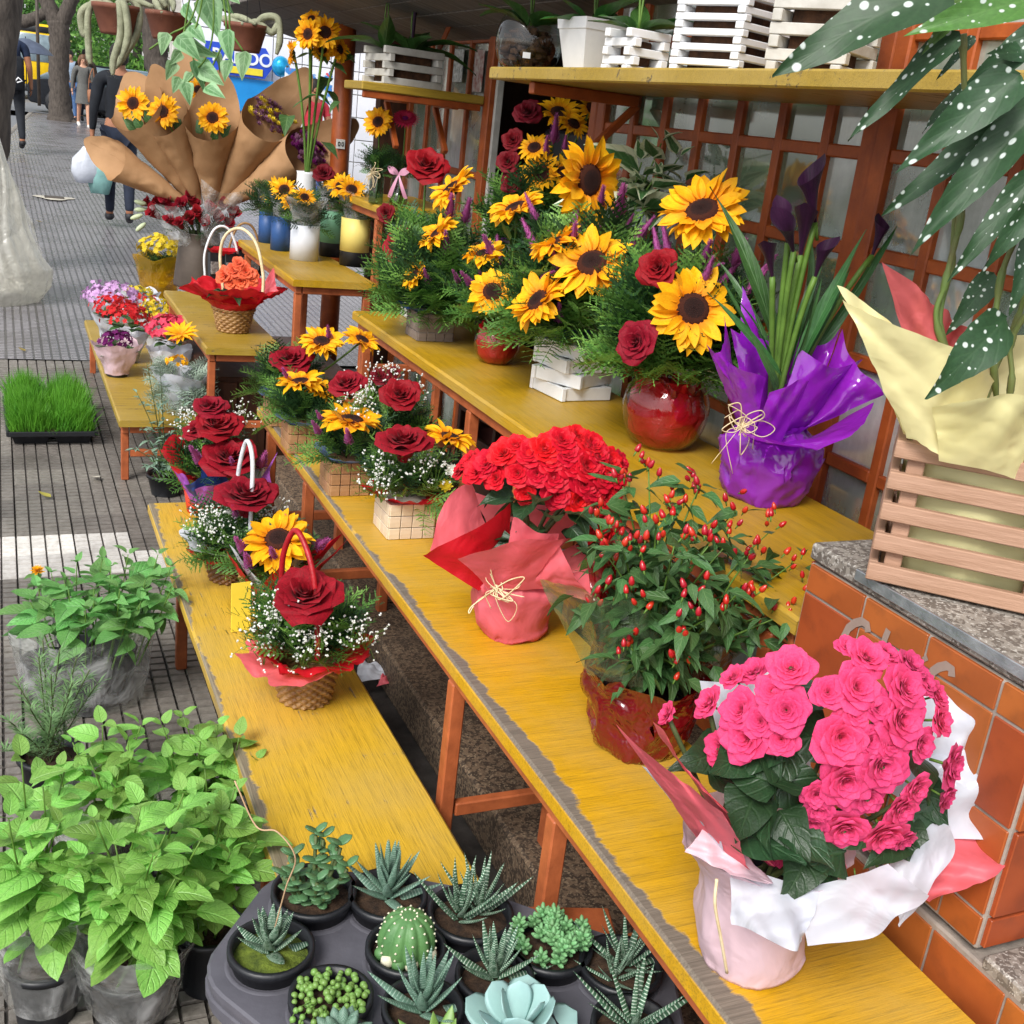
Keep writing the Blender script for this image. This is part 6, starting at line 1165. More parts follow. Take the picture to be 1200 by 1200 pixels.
shelfcrate('big white slatted crate full of bark in the middle of the wall shelf', (1.42, 2.1762, 1.6955), 0.155, 12, 0.0135, M_['white'], 0.35, 0.001, 4, 0.025)
shelfcrate('greyish white slatted crate on the wall shelf beside the spotted leaves', (1.42, 1.865, 1.6955), 0.13, 8, 0.021, M_['offwhite'], 0.5, 0.0015, 5, 0.03, leaves=5)
ob = shelfcrate('small white log-cabin box of orchids on the short shelf by the post', (1.4679, 4.55, 1.6455), 0.20, 5, 0.026, M_['offwhite'], 0.1, 0.0015, 6, 0.05)
orchid(ob, (0.03, 0, 0.13), 6, 0.24, 8); orchid(ob, (-0.07, 0.03, 0.13), 5, 0.2, 9)
part('flower_stake', cbox(0.006, 0.045, 0.42, 0.001, (0.09, 0.02, 0.33)), M_['orange'], ob, TR(R=RY(0.35)), smooth=False)
part('dark_stem', tube(spline([(0.03, 0, 0.12), (0.035, 0, 0.3), (0.05, 0, 0.5)], 6), 0.007, 8), M_['calla'], ob)

# ------------------------------------------------------------------ jars
t = thing('flower_jar', 'green glass jar with a small sunflower tied with twine beside the orange post', 'jar', (1.4159, 4.62, 1.1805))
part('jar', lathe([(0.001, 0), (0.028, 0), (0.03, 0.01), (0.03, 0.11), (0.022, 0.125), (0.024, 0.13)], 24), M_['greenglass'], t)
S_ = (('sun', (-0.03, -0.0577, 0.3211), 0.1159, (-0.558, -0.7452, 0.3651)),)
bloom(t, S_, 3); stems(t, S_, (0, 0, 0.02)); foliage(t, (0, 0, 0.12), 0.06, 0.06, 0.14, 30, 0.09, 3, [M_['fern_dark'], M_['thuja']])
raffia(t, tuple(CAMD * 0.032 - RT * 0.02 + np.array((0, 0, 0.12))), 0.05, 5, CAMD, 8)
t = thing('flower_jar', 'clear glass jar with a magenta gerbera and a pink ribbon bow', 'jar', (1.5064, 4.6, 1.1805))
part('jar', lathe([(0.001, 0), (0.036, 0), (0.04, 0.02), (0.038, 0.10), (0.026, 0.125), (0.028, 0.13)], 24), M_['glass'], t)
part('water', lathe([(0.001, 0.003), (0.034, 0.003), (0.037, 0.02), (0.036, 0.07), (0.001, 0.07)], 24), M_['greenglass'], t)
gp = np.array((-0.0056, -0.0306, 0.3458)); g_ = B()
for ring, (n_, up) in enumerate(((26, 0.05), (22, 0.35), (16, 0.9))):
    for i in range(n_):
        a = (i + 0.5 * ring) / n_ * 2 * pi; g_.add(leaf(0.42 - 0.11 * ring, 0.09, 0.3, 0.3, 0.1, 3, 0.9, nu=2), 0, TR((0.07 * cos(a), 0.07 * sin(a), 0), yframe((cos(a), sin(a), up))))
g_.add(disc(0.12, 0.02, 14, 0.03), 1)
mk('gerbera', g_.mesh('gerbera', [M_['gerbera'], M_['violet']]), t, TR(gp, zframe(CAMD * 0.6 + np.array((0, 0, 0.8))), 0.125))
part('flower_stem', tube(bez((0, 0, 0.02), gp * 0.5 + np.array((0.01, 0, 0.05)), gp, 8), 0.003, 6), M_['stem'], t)
foliage(t, (0, 0, 0.12), 0.05, 0.05, 0.12, 22, 0.09, 4, [M_['fern_dark'], M_['thuja']])
rb = mat('pink_ribbon', '#e6a9c4', '#d690b0', 8, 0.35, 0.1, trans=0.15); cR = CAMD * 0.044 + np.array((0, 0, 0.128))
for i, (a, L, w) in enumerate(((0.5, 0.055, 0.022), (pi - 0.5, 0.055, 0.022), (-1.2, 0.10, 0.012), (-1.9, 0.10, 0.012))):
    d = RT * cos(a) + np.array((0, 0, sin(a))); s_ = np.cross(d, CAMD)
    def fn(u, v, d=d, s_=s_, L=L, w=w, i=i):
        return cR + d * L * v + s_ * (u - 0.5) * w * (0.3 + sin(pi * v * (1 if i < 2 else 0.6))) + CAMD * (0.012 * sin(pi * v))
    part('ribbon', grid(4, 8, fn), rb, t)
# shop clutter in the dark opening
t = thing('refrigerator', 'dark drinks cooler with pale front in the shop opening behind the roses', 'refrigerator', (2.25, 3.9, 0.05))
part('body', cbox(0.6, 0.6, 1.5, 0.01, (0, 0, 0.75)), M_['black'], t, smooth=False); part('front_panel', cbox(0.5, 0.02, 0.7, 0.004, (0, -0.312, 0.95)), mat('cooler_front', '#b7c3cb', '#8794a0', 3, 0.3, 0), t, smooth=False)
part('poster', cbox(0.16, 0.012, 0.12, 0.002, (0.05, -0.32, 1.42)), mat('poster_print', '#d9d8d2', '#55504c', 20, 0.6, 0), t, smooth=False)
t = thing('wash_basin', 'round brown plastic basin on the step beneath the upper bench', 'basin', (1.9066, 4.3278, 0.131))
part('bowl', lathe([(0.001, 0.0), (0.15, 0.0), (0.19, 0.11), (0.205, 0.112), (0.205, 0.118), (0.185, 0.118), (0.145, 0.01), (0.001, 0.008)], 40), mat('brown_plastic', '#4a2420', '#381a18', 10, 0.4, 0.1), t)
for i in range(5):
    a = i * 1.25; part('rib', cbox(0.012, 0.014, 0.09, 0.003), mat('brown_plastic_rib', '#4a2420', '#381a18', 10, 0.4, 0.1) if i == 0 else bpy.data.materials['brown_plastic_rib'], t, TR((0.176 * cos(a), 0.176 * sin(a), 0.055), RZ(a) @ RY(0.34)), smooth=False)

# ------------------------------------------------------------------ tin vases
tinm = {'blue': mat('blue_tin', '#2f558f', '#264878', 6, 0.45, 0.05), 'white': mat('white_tin', '#dfe3ea', '#cfd4dc', 6, 0.45, 0.05), 'mint': mat('mint_tin', '#86c09c', '#76b08c', 6, 0.45, 0.05), 'yellow': mat('yellow_tin', '#efdc80', '#e2cd6c', 6, 0.45, 0.05)}
for i, (loc, r_, hh, c_, lab) in enumerate((((1.1942, 5.6537, 0.8705), 0.044, 0.15, 'blue', 'darker blue tin vase half hidden at the back of the small table'), ((1.2002, 5.3891, 0.8705), 0.046, 0.155, 'blue', 'blue tin vase with sunflowers beside the white tin vase'), ((1.2484, 5.1098, 0.8705), 0.065, 0.155, 'white', 'white tin vase with plastic wrapped greenery on the small table'), ((1.4169, 5.2852, 0.8705), 0.055, 0.21, 'mint', 'mint green and black tin vase holding a dark red rose'), ((1.4518, 5.0086, 0.8705), 0.066, 0.21, 'yellow', 'pale yellow and black tin vase at the table corner'))):
    t = thing('tin_vase', lab, 'vase', loc); blk = 0.065 if c_ in ('mint', 'yellow') else 0.0
    if blk: part('black_sleeve', lathe([(0.001, 0), (r_ * 0.98, 0), (r_ * 0.98, blk)], 32), M_['black'], t)
    part('tin', lathe([(0.001, blk), (r_, blk), (r_, hh), (r_ - 0.003, hh), (r_ - 0.003, hh - 0.05), (0.001, hh - 0.06)], 32), tinm[c_], t)
    foliage(t, (0, 0, hh), 0.075, 0.075, 0.17, 34, 0.12, 50 + i, [M_['fern_dark'], M_['thuja']])
    sp = [(('sun', (0.0325, -0.0322, 0.2586), 0.1325, (-0.4942, -0.6599, 0.5659)), ('sun', (-0.0045, -0.0366, 0.232), 0.0992, (-0.5581, -0.6152, 0.5569))), (('sun', (-0.0009, -0.0383, 0.2815), 0.1264, (-0.278, -0.772, 0.5715)), ('sun', (0.0186, -0.103, 0.2321), 0.0942, (-0.1931, -0.7627, 0.6172))), (('sun', (-0.0176, -0.0304, 0.2763), 0.0984, (-0.1161, -0.7485, 0.6529)),), (('rosed', (-0.0572, -0.0115, 0.3702), 0.1257, (-0.3202, -0.6708, 0.669)), ('sun', (-0.0129, -0.0326, 0.3417), 0.1102, (-0.2402, -0.6669, 0.7053))), (('sun', (-0.0778, -0.0016, 0.3423), 0.1355, (-0.3675, -0.6062, 0.7053)), ('sun', (-0.0445, -0.0508, 0.335), 0.1273, (-0.1161, -0.7485, 0.6529)))][i]
    bloom(t, sp, 50 + i, single=False); stems(t, sp, (0, 0, hh - 0.03), types=('sun', 'rosed'))
    frill(t, 'plastic_sleeve', M_['f_clear'], r_ * 0.8, hh - 0.02, r_ * 1.5, hh + 0.11, 50 + i, 4, 0.2, 0.08)
t = thing('tall_vase', 'tall white vase with a bunch of long stemmed sunflowers beside the orange post', 'vase', (1.30, 5.35, 0.8705))
part('vase', lathe([(0.001, 0), (0.05, 0), (0.052, 0.02), (0.044, 0.36), (0.046, 0.37), (0.042, 0.37), (0.04, 0.30)], 28), M_['white'], t)
S_ = (('sun', (-0.0447, -0.0839, 0.9545), 0.1273, (-0.732, -0.675, 0.0925)), ('sun', (0.0251, -0.1062, 0.9701), 0.135, (-0.1526, -0.9837, 0.0953)), ('sun', (-0.0198, -0.0293, 1.0219), 0.0905, (-0.4716, -0.6298, 0.6172)), ('sun', (-0.0922, 0.0052, 0.8724), 0.1066, (-0.9882, 0.1533, 0.0)), ('sun', (0.1048, -0.0666, 0.9107), 0.1068, (0.5253, -0.8253, 0.2074)), ('sun', (0.0384, -0.0239, 0.9028), 0.0994, (-0.2408, -0.9513, 0.1925)))
bloom(t, S_, 77); stems(t, S_, (0, 0, 0.3), rad=0.006)
rg = random.Random(4); SL = leafset('sunleaf', M_['chili_leaf'], W=0.6)
for i in range(14):
    p = np.array((0.0698, -0.0333, 0.7917)) + np.array((rg.gauss(0, 0.05), rg.gauss(0, 0.05), rg.gauss(0, 0.13))); a = rg.uniform(0, 6.28); mk('leaf', rg.choice(SL), t, TR(p, yframe((cos(a), sin(a), -0.4)), rg.uniform(0.08, 0.13)))

# ------------------------------------------------------------------ bucket, roses, kraft bouquets, gift baskets on the platform
BU = np.array((0.9375, 6.0898, 0.5705))
t = thing('metal_bucket', 'tall dark metal bucket holding roses in plastic sleeves', 'bucket', tuple(BU))
part('bucket', lathe([(0.001, 0.0), (0.128, 0.0), (0.13, 0.01), (0.108, 0.20), (0.100, 0.27), (0.104, 0.275), (0.096, 0.275), (0.092, 0.2), (0.001, 0.1)], 36), M_['steel'], t)
S_ = (('bud', (-0.1862, 0.0335, 0.4732), 0.1562, (-0.588, -0.4581, 0.6667)), ('bud', (-0.2284, 0.0204, 0.3531), 0.1565, (-0.7941, -0.3289, 0.5111)), ('bud', (-0.1367, -0.0455, 0.384), 0.1471, (-0.4852, -0.5349, 0.6917)), ('bud', (-0.1018, -0.0622, 0.4137), 0.1468, (-0.3046, -0.6381, 0.7071)), ('bud', (-0.0266, -0.0981, 0.3812), 0.1471, (-0.3046, -0.6381, 0.7071)), ('bud', (0.1432, -0.1238, 0.3966), 0.1569, (0.0136, -0.7452, 0.6667)), ('bud', (-0.0517, -0.0307, 0.4481), 0.1391, (-0.3046, -0.6381, 0.7071)), ('bud', (0.0351, -0.1054, 0.4077), 0.1387, (-0.1752, -0.6922, 0.7001)), ('bud', (0.0987, -0.1025, 0.4333), 0.1305, (-0.0475, -0.7313, 0.6804)), ('bud', (-0.1686, -0.0303, 0.422), 0.1381, (-0.5387, -0.4968, 0.6804)), ('bud', (-0.1546, -0.0592, 0.3336), 0.1383, (-0.588, -0.4581, 0.6667)), ('bud', (-0.0684, -0.1003, 0.353), 0.1468, (-0.3675, -0.6062, 0.7053)), ('bud', (0.0058, -0.1136, 0.3345), 0.1388, (-0.1752, -0.6922, 0.7001)), ('bud', (-0.2027, 0.0303, 0.4132), 0.1304, (-0.6875, -0.4554, 0.5657)), ('bud', (0.0715, -0.1228, 0.3657), 0.139, (-0.0475, -0.7313, 0.6804)), ('bud', (-0.118, -0.0988, 0.324), 0.1293, (-0.4852, -0.5349, 0.6917)), ('bud', (-0.029, -0.0526, 0.4183), 0.1304, (-0.3046, -0.6381, 0.7071)), ('bud', (0.123, -0.1252, 0.3442), 0.1309, (0.0752, -0.7881, 0.611)), ('bud', (-0.2477, 0.0739, 0.3967), 0.1222, (-0.8196, -0.3394, 0.4616)))
bloom(t, S_, 81); stems(t, S_, (0, 0, 0.22), types=('bud',), rad=0.004, m='stem_dark')
foliage(t, (0, 0, 0.27), 0.22, 0.18, 0.22, 20, 0.13, 81, [M_['fern_dark'], M_['thuja']])
for i, (poly, m) in enumerate(((((-0.1159, -0.0333, 0.205), (-0.0514, -0.0863, 0.2163), (-0.0972, -0.0866, 0.4375), (-0.2507, 0.0088, 0.3738)), 'f_clear'), (((-0.0118, -0.1052, 0.2213), (0.0708, -0.1224, 0.2289), (0.2011, -0.1846, 0.5126), (-0.024, -0.1437, 0.5318)), 'f_clear'))):
    sheet(t, 'plastic_sleeve', M_['f_clear'], poly, CAMD, 180 + i, 0.008, 0.02)
budm = B().add(ball(0.5, 8, 6, 2.6), 0).mesh('lily_bud', mat('lily_bud', '#c6d0ae', '#a3b188', 9, 0.5, 0.1))
for p, q in (((-0.2565, 0.067, 0.3458), (-0.3549, 0.0807, 0.303)), ((-0.2449, 0.0615, 0.3898), (-0.3273, 0.0676, 0.4039)), ((-0.2304, 0.0768, 0.368), (-0.337, 0.0944, 0.3538)), ((-0.2642, 0.0707, 0.2935), (-0.3061, 0.0686, 0.2566))):
    d = np.array(q) - np.array(p); mk('lily_bud', budm, t, TR((np.array(p) + np.array(q)) / 2, zframe(d), 0.026))
def cone(label, apex, rim, r_, seed, spec, mums=None, back=0.35, group=None):
    """bouquet rolled in kraft paper; apex and rim local to the bucket mouth"""
    ap, rm = np.array(apex), np.array(rim); d = rm - ap; L = np.linalg.norm(d); R_ = zframe(d); wv = wave(seed, (2, 3, 5, 9))
    t = thing('paper_bouquet', label, 'bouquet', tuple(BU)); dl = R_.T @ CAMD; fa = math.atan2(dl[1], dl[0])
    def fn(u, v):
        a = fa + (u - 0.5) * 2 * pi * 1.06; front = cos(a - fa); rr = 0.022 + (r_ - 0.022) * v ** 1.05 * (1 + 0.03 * wv(a) - 0.12 * max(0, front)) + (0.006 if u > 0.97 else 0)
        ln = L * (1 - 0.16 * max(0, front) + (0.28 if seed == 200 else 0.5) * max(0, -front) ** 2.2 + 0.02 * wv(a))
        return ap + R_ @ np.array((rr * cos(a) * 1.05, rr * sin(a) * 0.95, v * ln + 0.006 * sin(v * 17 + seed) * (1 - v)))
    part('kraft_paper', crinkle(grid(64, 26, fn), 0.016, 11, seed), M_['kraft'], t)
    if spec: bloom(t, spec, seed); stems(t, spec, tuple(ap), types=('sun',))
    rg = random.Random(seed)
    for i in range(4 if spec else 0):
        a = rg.uniform(0, 6.28); mk('leaf', rg.choice(SL), t, TR(ap + d * 0.82 + R_ @ np.array((0.4 * r_ * cos(a), 0.4 * r_ * sin(a), 0)), yframe(d + R_ @ np.array((0.2 * cos(a), 0.2 * sin(a), 0)) * 1.0, CAMD), r_ * 0.55))
    if mums:
        bb = {}
        for i in range(110):
            a = rg.uniform(0, 6.28); q = r_ * 0.75 * sqrt(rg.random()); m = rg.choice(mums); b = bb.setdefault(m, B())
            c_ = ap + d * (0.90 + 0.18 * rg.random()) + R_ @ np.array((q * cos(a), q * sin(a), 0))
            for k_ in range(9): b.add(leaf(0.026, 0.013, 0.3, 0.3, -0.2, 2, 0.9, nu=2), 0, TR(c_, yframe(R_ @ np.array((cos(k_ * 2.4), sin(k_ * 2.4), 0.3 + 0.1 * k_)))))
        for m, b in bb.items(): part('chrysanthemums', b, M_[m], t, kind='stuff')
    return t
CON = ((((-0.0356, 0.017, 0.4105), (-0.3107, 0.0375, 0.8618)), 0.1887, (('sun', (-0.3297, 0.0078, 0.8725), 0.1588, (-0.4968, -0.8194, 0.286)),)), (((-0.0069, -0.0189, 0.4165), (-0.1831, -0.0456, 0.8345)), 0.1482, (('sun', (-0.2005, -0.0871, 0.85), 0.1582, (-0.575, -0.7679, 0.2822)),)), (((0.0409, -0.0417, 0.414), (0.023, -0.1439, 0.8361)), 0.1617, (('sun', (0.019, -0.1919, 0.8495), 0.1499, (-0.3148, -0.8742, 0.3698)),)), (((0.076, -0.0363, 0.4161), (0.3011, -0.2102, 0.8799)), 0.1797, None), (((0.1084, -0.0961, 0.4334), (0.4766, -0.294, 0.7478)), 0.1617, None), (((-0.0766, -0.0299, 0.4292), (-0.4091, 0.0623, 0.5843)), 0.1258, None), (((0.0348, 0.0942, 0.4856), (-0.0483, 0.1117, 0.9453)), 0.1617, (('sun', (-0.0181, 0.0363, 0.9705), 0.111, (-0.4, -0.8379, 0.3714)),)))
LABC = ['leftmost upright kraft paper bouquet with a sunflower, leaning out of the bucket', 'second kraft paper bouquet with a sunflower, left of the middle', 'middle kraft paper bouquet with a sunflower facing forward', 'kraft paper cone filled with mauve and yellow chrysanthemums', 'lowest right kraft paper cone of dark chrysanthemums', 'flat kraft paper cone jutting out over the sidewalk', 'rear kraft paper bouquet half hidden by the hanging vine']
for i, (pq, r_, sp) in enumerate(CON):
    cone(LABC[i], pq[0], pq[1], r_ * 0.82, 200 + i, sp, {3: ['mauve', 'kal_yellow', 'mauve'], 4: ['violet', 'mauve']}.get(i), group=None)
RBK = np.array((0.9055, 4.9158, 0.5705))
t = thing('flower_basket', 'wicker basket wrapped in bright red paper with a coral begonia, on the platform', 'flower basket', tuple(RBK))
basket(t, 0.065, 0.088, 0.10, M_['basket'], rows=9, nst=15)
frill(t, 'paper_frill', M_['p_red'], 0.07, 0.09, 0.19, 0.20, 51, 5, 0.35, 0.1, 0.1); frill(t, 'paper_frill', M_['p_red'], 0.075, 0.08, 0.13, 0.14, 53, 6, 0.3, 0.1)
for i, (poly, m) in enumerate(((((-0.0858, 0.0077, 0.1359), (-0.0641, -0.0359, 0.1265), (-0.178, -0.0037, 0.2239), (-0.2169, 0.0371, 0.1611)), 'p_red'), (((0.0434, -0.0761, 0.1385), (0.0861, -0.0411, 0.1524), (0.1456, -0.0473, 0.2842), (0.1848, -0.0882, 0.1946)), 'p_coral'), (((0.1084, -0.0185, 0.1678), (0.1272, -0.0164, 0.1683), (0.1721, -0.0267, 0.2825), (0.1461, -0.0143, 0.2609)), 'p_yellow'))):
    sheet(t, 'paper_flap', M_[m], poly, CAMD, 190 + i, 0.006, 0.01)
S_ = (('begc', (-0.0559, -0.0525, 0.2489), 0.0793, (-0.7125, -0.6019, 0.3607)), ('begc', (-0.0149, -0.0769, 0.2764), 0.0791, (-0.4123, -0.7517, 0.5148)), ('begc', (0.0281, -0.0946, 0.2744), 0.0792, (-0.1177, -0.8767, 0.4664)), ('begc', (-0.0301, -0.0711, 0.2246), 0.0722, (-0.5905, -0.7978, 0.1216)), ('begc', (0.0123, -0.0918, 0.2302), 0.0793, (-0.2757, -0.9535, 0.1215)), ('begc', (0.0565, -0.1005, 0.2482), 0.065, (0.1054, -0.9626, 0.2495)), ('begc', (0.0029, -0.0718, 0.3051), 0.0648, (-0.2322, -0.6496, 0.724)))
bloom(t, S_, 91)
for i in range(10):
    a = i * 0.7; mk('leaf', BL[i % 4], t, TR(np.array(S_[3][1]) + np.array((0.04 * cos(a), 0.04 * sin(a), -0.05)), yframe((cos(a), sin(a), 0.1)), 0.075))
part('handle', tube_h(((-0.0321, 0.0707, 0.1457), (-0.0496, 0.0791, 0.3085), (-0.0322, 0.0486, 0.4038), (0.0207, -0.0099, 0.4396), (0.0721, -0.0677, 0.3903), (0.0984, -0.1024, 0.2722), (0.0995, -0.114, 0.1841)), 0.007, 8), M_['raffia'], t)
for j, (px, lab) in enumerate((((0.9784, 5.6762, 0.5705), 'black gift hamper with clear window boxes, beside the metal bucket'), ((1.1305, 5.8852, 0.5705), 'black gift hamper with red ribbon behind the red wrapped basket'))):
    t = thing('gift_hamper', lab, 'gift basket', px); basket(t, 0.06, 0.075, 0.10, M_['basket_dark'], rows=8, nst=13)
    for i in range(2):
        part('gift_box', cbox(0.075, 0.03, 0.13, 0.003), M_['black'], t, TR((-0.03 + 0.075 * i, -0.03, 0.17), RX(-0.15) @ RZ(0.2)), smooth=False)
        part('box_window', cbox(0.05, 0.004, 0.06, 0.001), mat('foil', '#c9c4c0', '#5a504c', 60, 0.2, 0.6, Metallic=0.6) if i + j == 0 else bpy.data.materials['foil'], t, TR((-0.034 + 0.075 * i, -0.052, 0.165), RX(-0.15) @ RZ(0.2)), smooth=False)
    frill(t, 'ribbon', M_['p_red'], 0.02, 0.20, 0.07, 0.25, 60 + j, 5, 0.4, 0.2, n=40, nv=4)
    part('handle', tube_h([(-0.075, 0, 0.10), (-0.08, 0, 0.22), (-0.045, 0, 0.33), (0, 0, 0.36), (0.045, 0, 0.33), (0.08, 0, 0.22), (0.075, 0, 0.10)], 0.006, 8), M_['white'] if j == 0 else M_['basket'], t)

# ------------------------------------------------------------------ potted kalanchoes on the far low bench
def tuft(t, m, c, rx, rz, n, size, seed, k5=5, name='flower_cluster'):
    r_ = random.Random(seed); b = B(); c = np.array(c)
    for i in range(n):
        z = r_.uniform(0.0, 1); a = r_.uniform(0, 6.28); q = sqrt(max(0, 1 - z * z)); d = np.array((q * cos(a), q * sin(a), z)); p = c + d * np.array((rx, rx, rz)) * r_.uniform(0.8, 1.05); R_ = zframe(d + np.array([r_.gauss(0, 0.3) for _ in range(3)]), r_.uniform(0, 6))
        for k_ in range(k5): a2 = k_ * 2 * pi / k5; b.add(leaf(1, 0.7, 0.3, 0.2, 0.15, 2, 0.75, nu=2), 0, TR(p, R_ @ yframe((cos(a2), sin(a2), 0.25)), size))
    return part(name, b, M_[m], t, kind='stuff')
KL = leafset('kal', M_['chili_leaf'], W=0.8, fc=((0.2, 0.2), (0.3, 0.1)))
def kal(label, loc, m, rx, rz, zc, wrapm, seed, n=70, size=0.012, potm=None, k5=5):
    t = thing('potted_flower', label, 'potted plant', loc); pot(t, 0.045, 0.06, 0.10, potm or M_['black'])
    if wrapm: frill(t, 'paper_wrap', wrapm, 0.052, 0.01, 0.11, 0.15, seed, 5, 0.25, 0.08, 0.1)
    r_ = random.Random(seed)
    for i in range(16):
        a = r_.uniform(0, 6.28); mk('leaf', KL[i % 2], t, TR((0.03 * cos(a), 0.03 * sin(a), zc - 0.03 + r_.uniform(-0.03, 0.02)), yframe((cos(a), sin(a), r_.uniform(-0.1, 0.6))), r_.uniform(0.06, 0.09)))
    tuft(t, m, (0, 0, zc), rx, rz, n, size, seed, k5); return t
for a in (((0.4599, 5.3062, 0.2705), 'violet', 0.075, 0.06, 0.15, 'p_pink', 61, 60, 0.017, 'purple violet in pink paper, nearest pot at the front of the small low bench'), ((0.5273, 5.588, 0.2705), 'kal_red', 0.12, 0.09, 0.2, 'p_white', 62, 130, 0.015, 'large scarlet kalanchoe behind the purple violet'), ((0.5006, 6.0096, 0.2705), 'kal_red', 0.11, 0.08, 0.17, 'p_white', 63, 90, 0.015, 'smaller scarlet kalanchoe wrapped in white, behind the large one'), ((0.5233, 6.3824, 0.2705), 'lilac', 0.15, 0.1, 0.16, 'p_white', 64, 160, 0.017, 'lilac daisy bush at the far left of the potted flowers'), ((0.7122, 5.9146, 0.2705), 'kal_yellow', 0.1, 0.08, 0.18, 'p_white', 65, 110, 0.013, 'yellow kalanchoe wrapped in white paper near the bucket'), ((0.7051, 6.7295, 0.2705), 'kal_yellow', 0.09, 0.05, 0.13, 'p_white', 66, 70, 0.013, 'small pale yellow kalanchoe behind the others'), ((0.6944, 6.4113, 0.2705), 'kal_red', 0.09, 0.05, 0.14, 'p_white', 67, 60, 0.012, 'dark red kalanchoe between the yellow ones'), ((0.6888, 5.2396, 0.2705), 'kal_pink', 0.11, 0.08, 0.22, 'p_white', 68, 80, 0.024, 'rose pink begonia beside the yellow platform')):
    kal(a[9], a[0], a[1], a[2], a[3], a[4], M_[a[5]], a[6], a[7], a[8])
t = thing('potted_flower', 'silver leaved dusty miller with orange gerbera, wrapped in white, at the platform corner', 'potted plant', (0.6703, 4.7438, 0.2705))
pot(t, 0.045, 0.06, 0.10, M_['black']); frill(t, 'paper_wrap', M_['p_white'], 0.055, 0.01, 0.125, 0.16, 71, 5, 0.25, 0.08, 0.1)
b = B(); rg = random.Random(8)
for i in range(90):
    a = rg.uniform(0, 6.28); b.add(FR[i % 3], 0, TR((0.05 * cos(a), 0.05 * sin(a), rg.uniform(0.02, 0.17)), yframe((cos(a), sin(a), rg.uniform(-0.3, 0.9)), roll=rg.uniform(-1, 1)), (0.13, 0.10, 0.10)))
part('silver_foliage', b, M_['dusty'], t, kind='stuff', smooth=False)
og = B()
for i in range(26): og.add(leaf(0.5, 0.13, 0.3, 0.3, 0.1, 3, 0.9, nu=2), 0, TR((0, 0, 0), yframe((cos(i * 2.4), sin(i * 2.4), 0.1 + 0.02 * i))))
mk('gerbera', og.mesh('gerbera', M_['sun_petal']), t, TR((-0.0149, -0.0483, 0.3228), zframe((-0.2, -0.4, 1)), 0.15)); tuft(t, 'sun_petal', (-0.0335, -0.0726, 0.2143), 0.05, 0.025, 24, 0.012, 72)
t = thing('paper_bouquet', 'yellow chrysanthemums in amber cellophane standing behind the metal bucket', 'bouquet', (0.8624, 7.1389, 0.2705))
frill(t, 'cellophane_wrap', M_['f_yellow'], 0.09, 0.0, 0.15, 0.30, 75, 4, 0.2, 0.08, 0.0); pot(t, 0.06, 0.075, 0.14, M_['p_yellow'])
tuft(t, 'kal_yellow', (0, 0, 0.33), 0.13, 0.10, 110, 0.02, 75, 8); foliage(t, (0, 0, 0.2), 0.12, 0.12, 0.14, 30, 0.12, 75, [M_['chili_leaf'], M_['thuja']])

# ------------------------------------------------------------------ hanging cactus pots and vine
def hangpot(label, loc, r_, seed, tails):
    t = thing('hanging_pot', label, 'hanging plant', loc)
    part('pot', lathe([(0.001, -0.10), (r_ * 0.68, -0.10), (r_ * 0.72, -0.09), (r_, 0.0), (r_ * 1.06, 0.004), (r_ * 1.06, 0.022), (r_ * 0.97, 0.022), (r_ * 0.92, -0.02), (0.001, -0.01)], 32), M_['terracotta'], t)
    for i in range(3):
        a = i * 2.09 + 0.4; part('hanger', tube([(r_ * cos(a), r_ * sin(a), 0.01), (0.0, 0, 0.42)], 0.0016, 4), M_['black'], t)
    rg = random.Random(seed)
    for pts in tails:
        P = spline([(0, 0, 0.0)] + [tuple(p) for p in pts], 8); rr = np.full(len(P), 0.0145); rr[-6:] = np.linspace(0.0145, 0.007, 6)
        tb_ = tube(P, rr, 12); V = tb_[0]; c_ = np.repeat(P, 12, 0)
        f = np.array([1 + 0.10 * (k_ % 2) for k_ in range(12)] * len(P))[:, None]; V = c_ + (V - c_) * f
        b = B().add((V, tb_[1], tb_[2]), 0)
        for i in range(len(P) * 14):
            k_ = rg.randrange(len(V)); n_ = nrmz(V[k_] - c_[k_]); d = nrmz(n_ + np.array((rg.gauss(0, 0.4), rg.gauss(0, 0.4), -0.5))); b.add(leaf(0.022, 0.0022, 1, 0, 0.2, 1, 0.7, nu=2), 1, TR(V[k_], yframe(d)))
        part('cactus_tail', b, [M_['monkey'], M_['areole']], t)
    return t
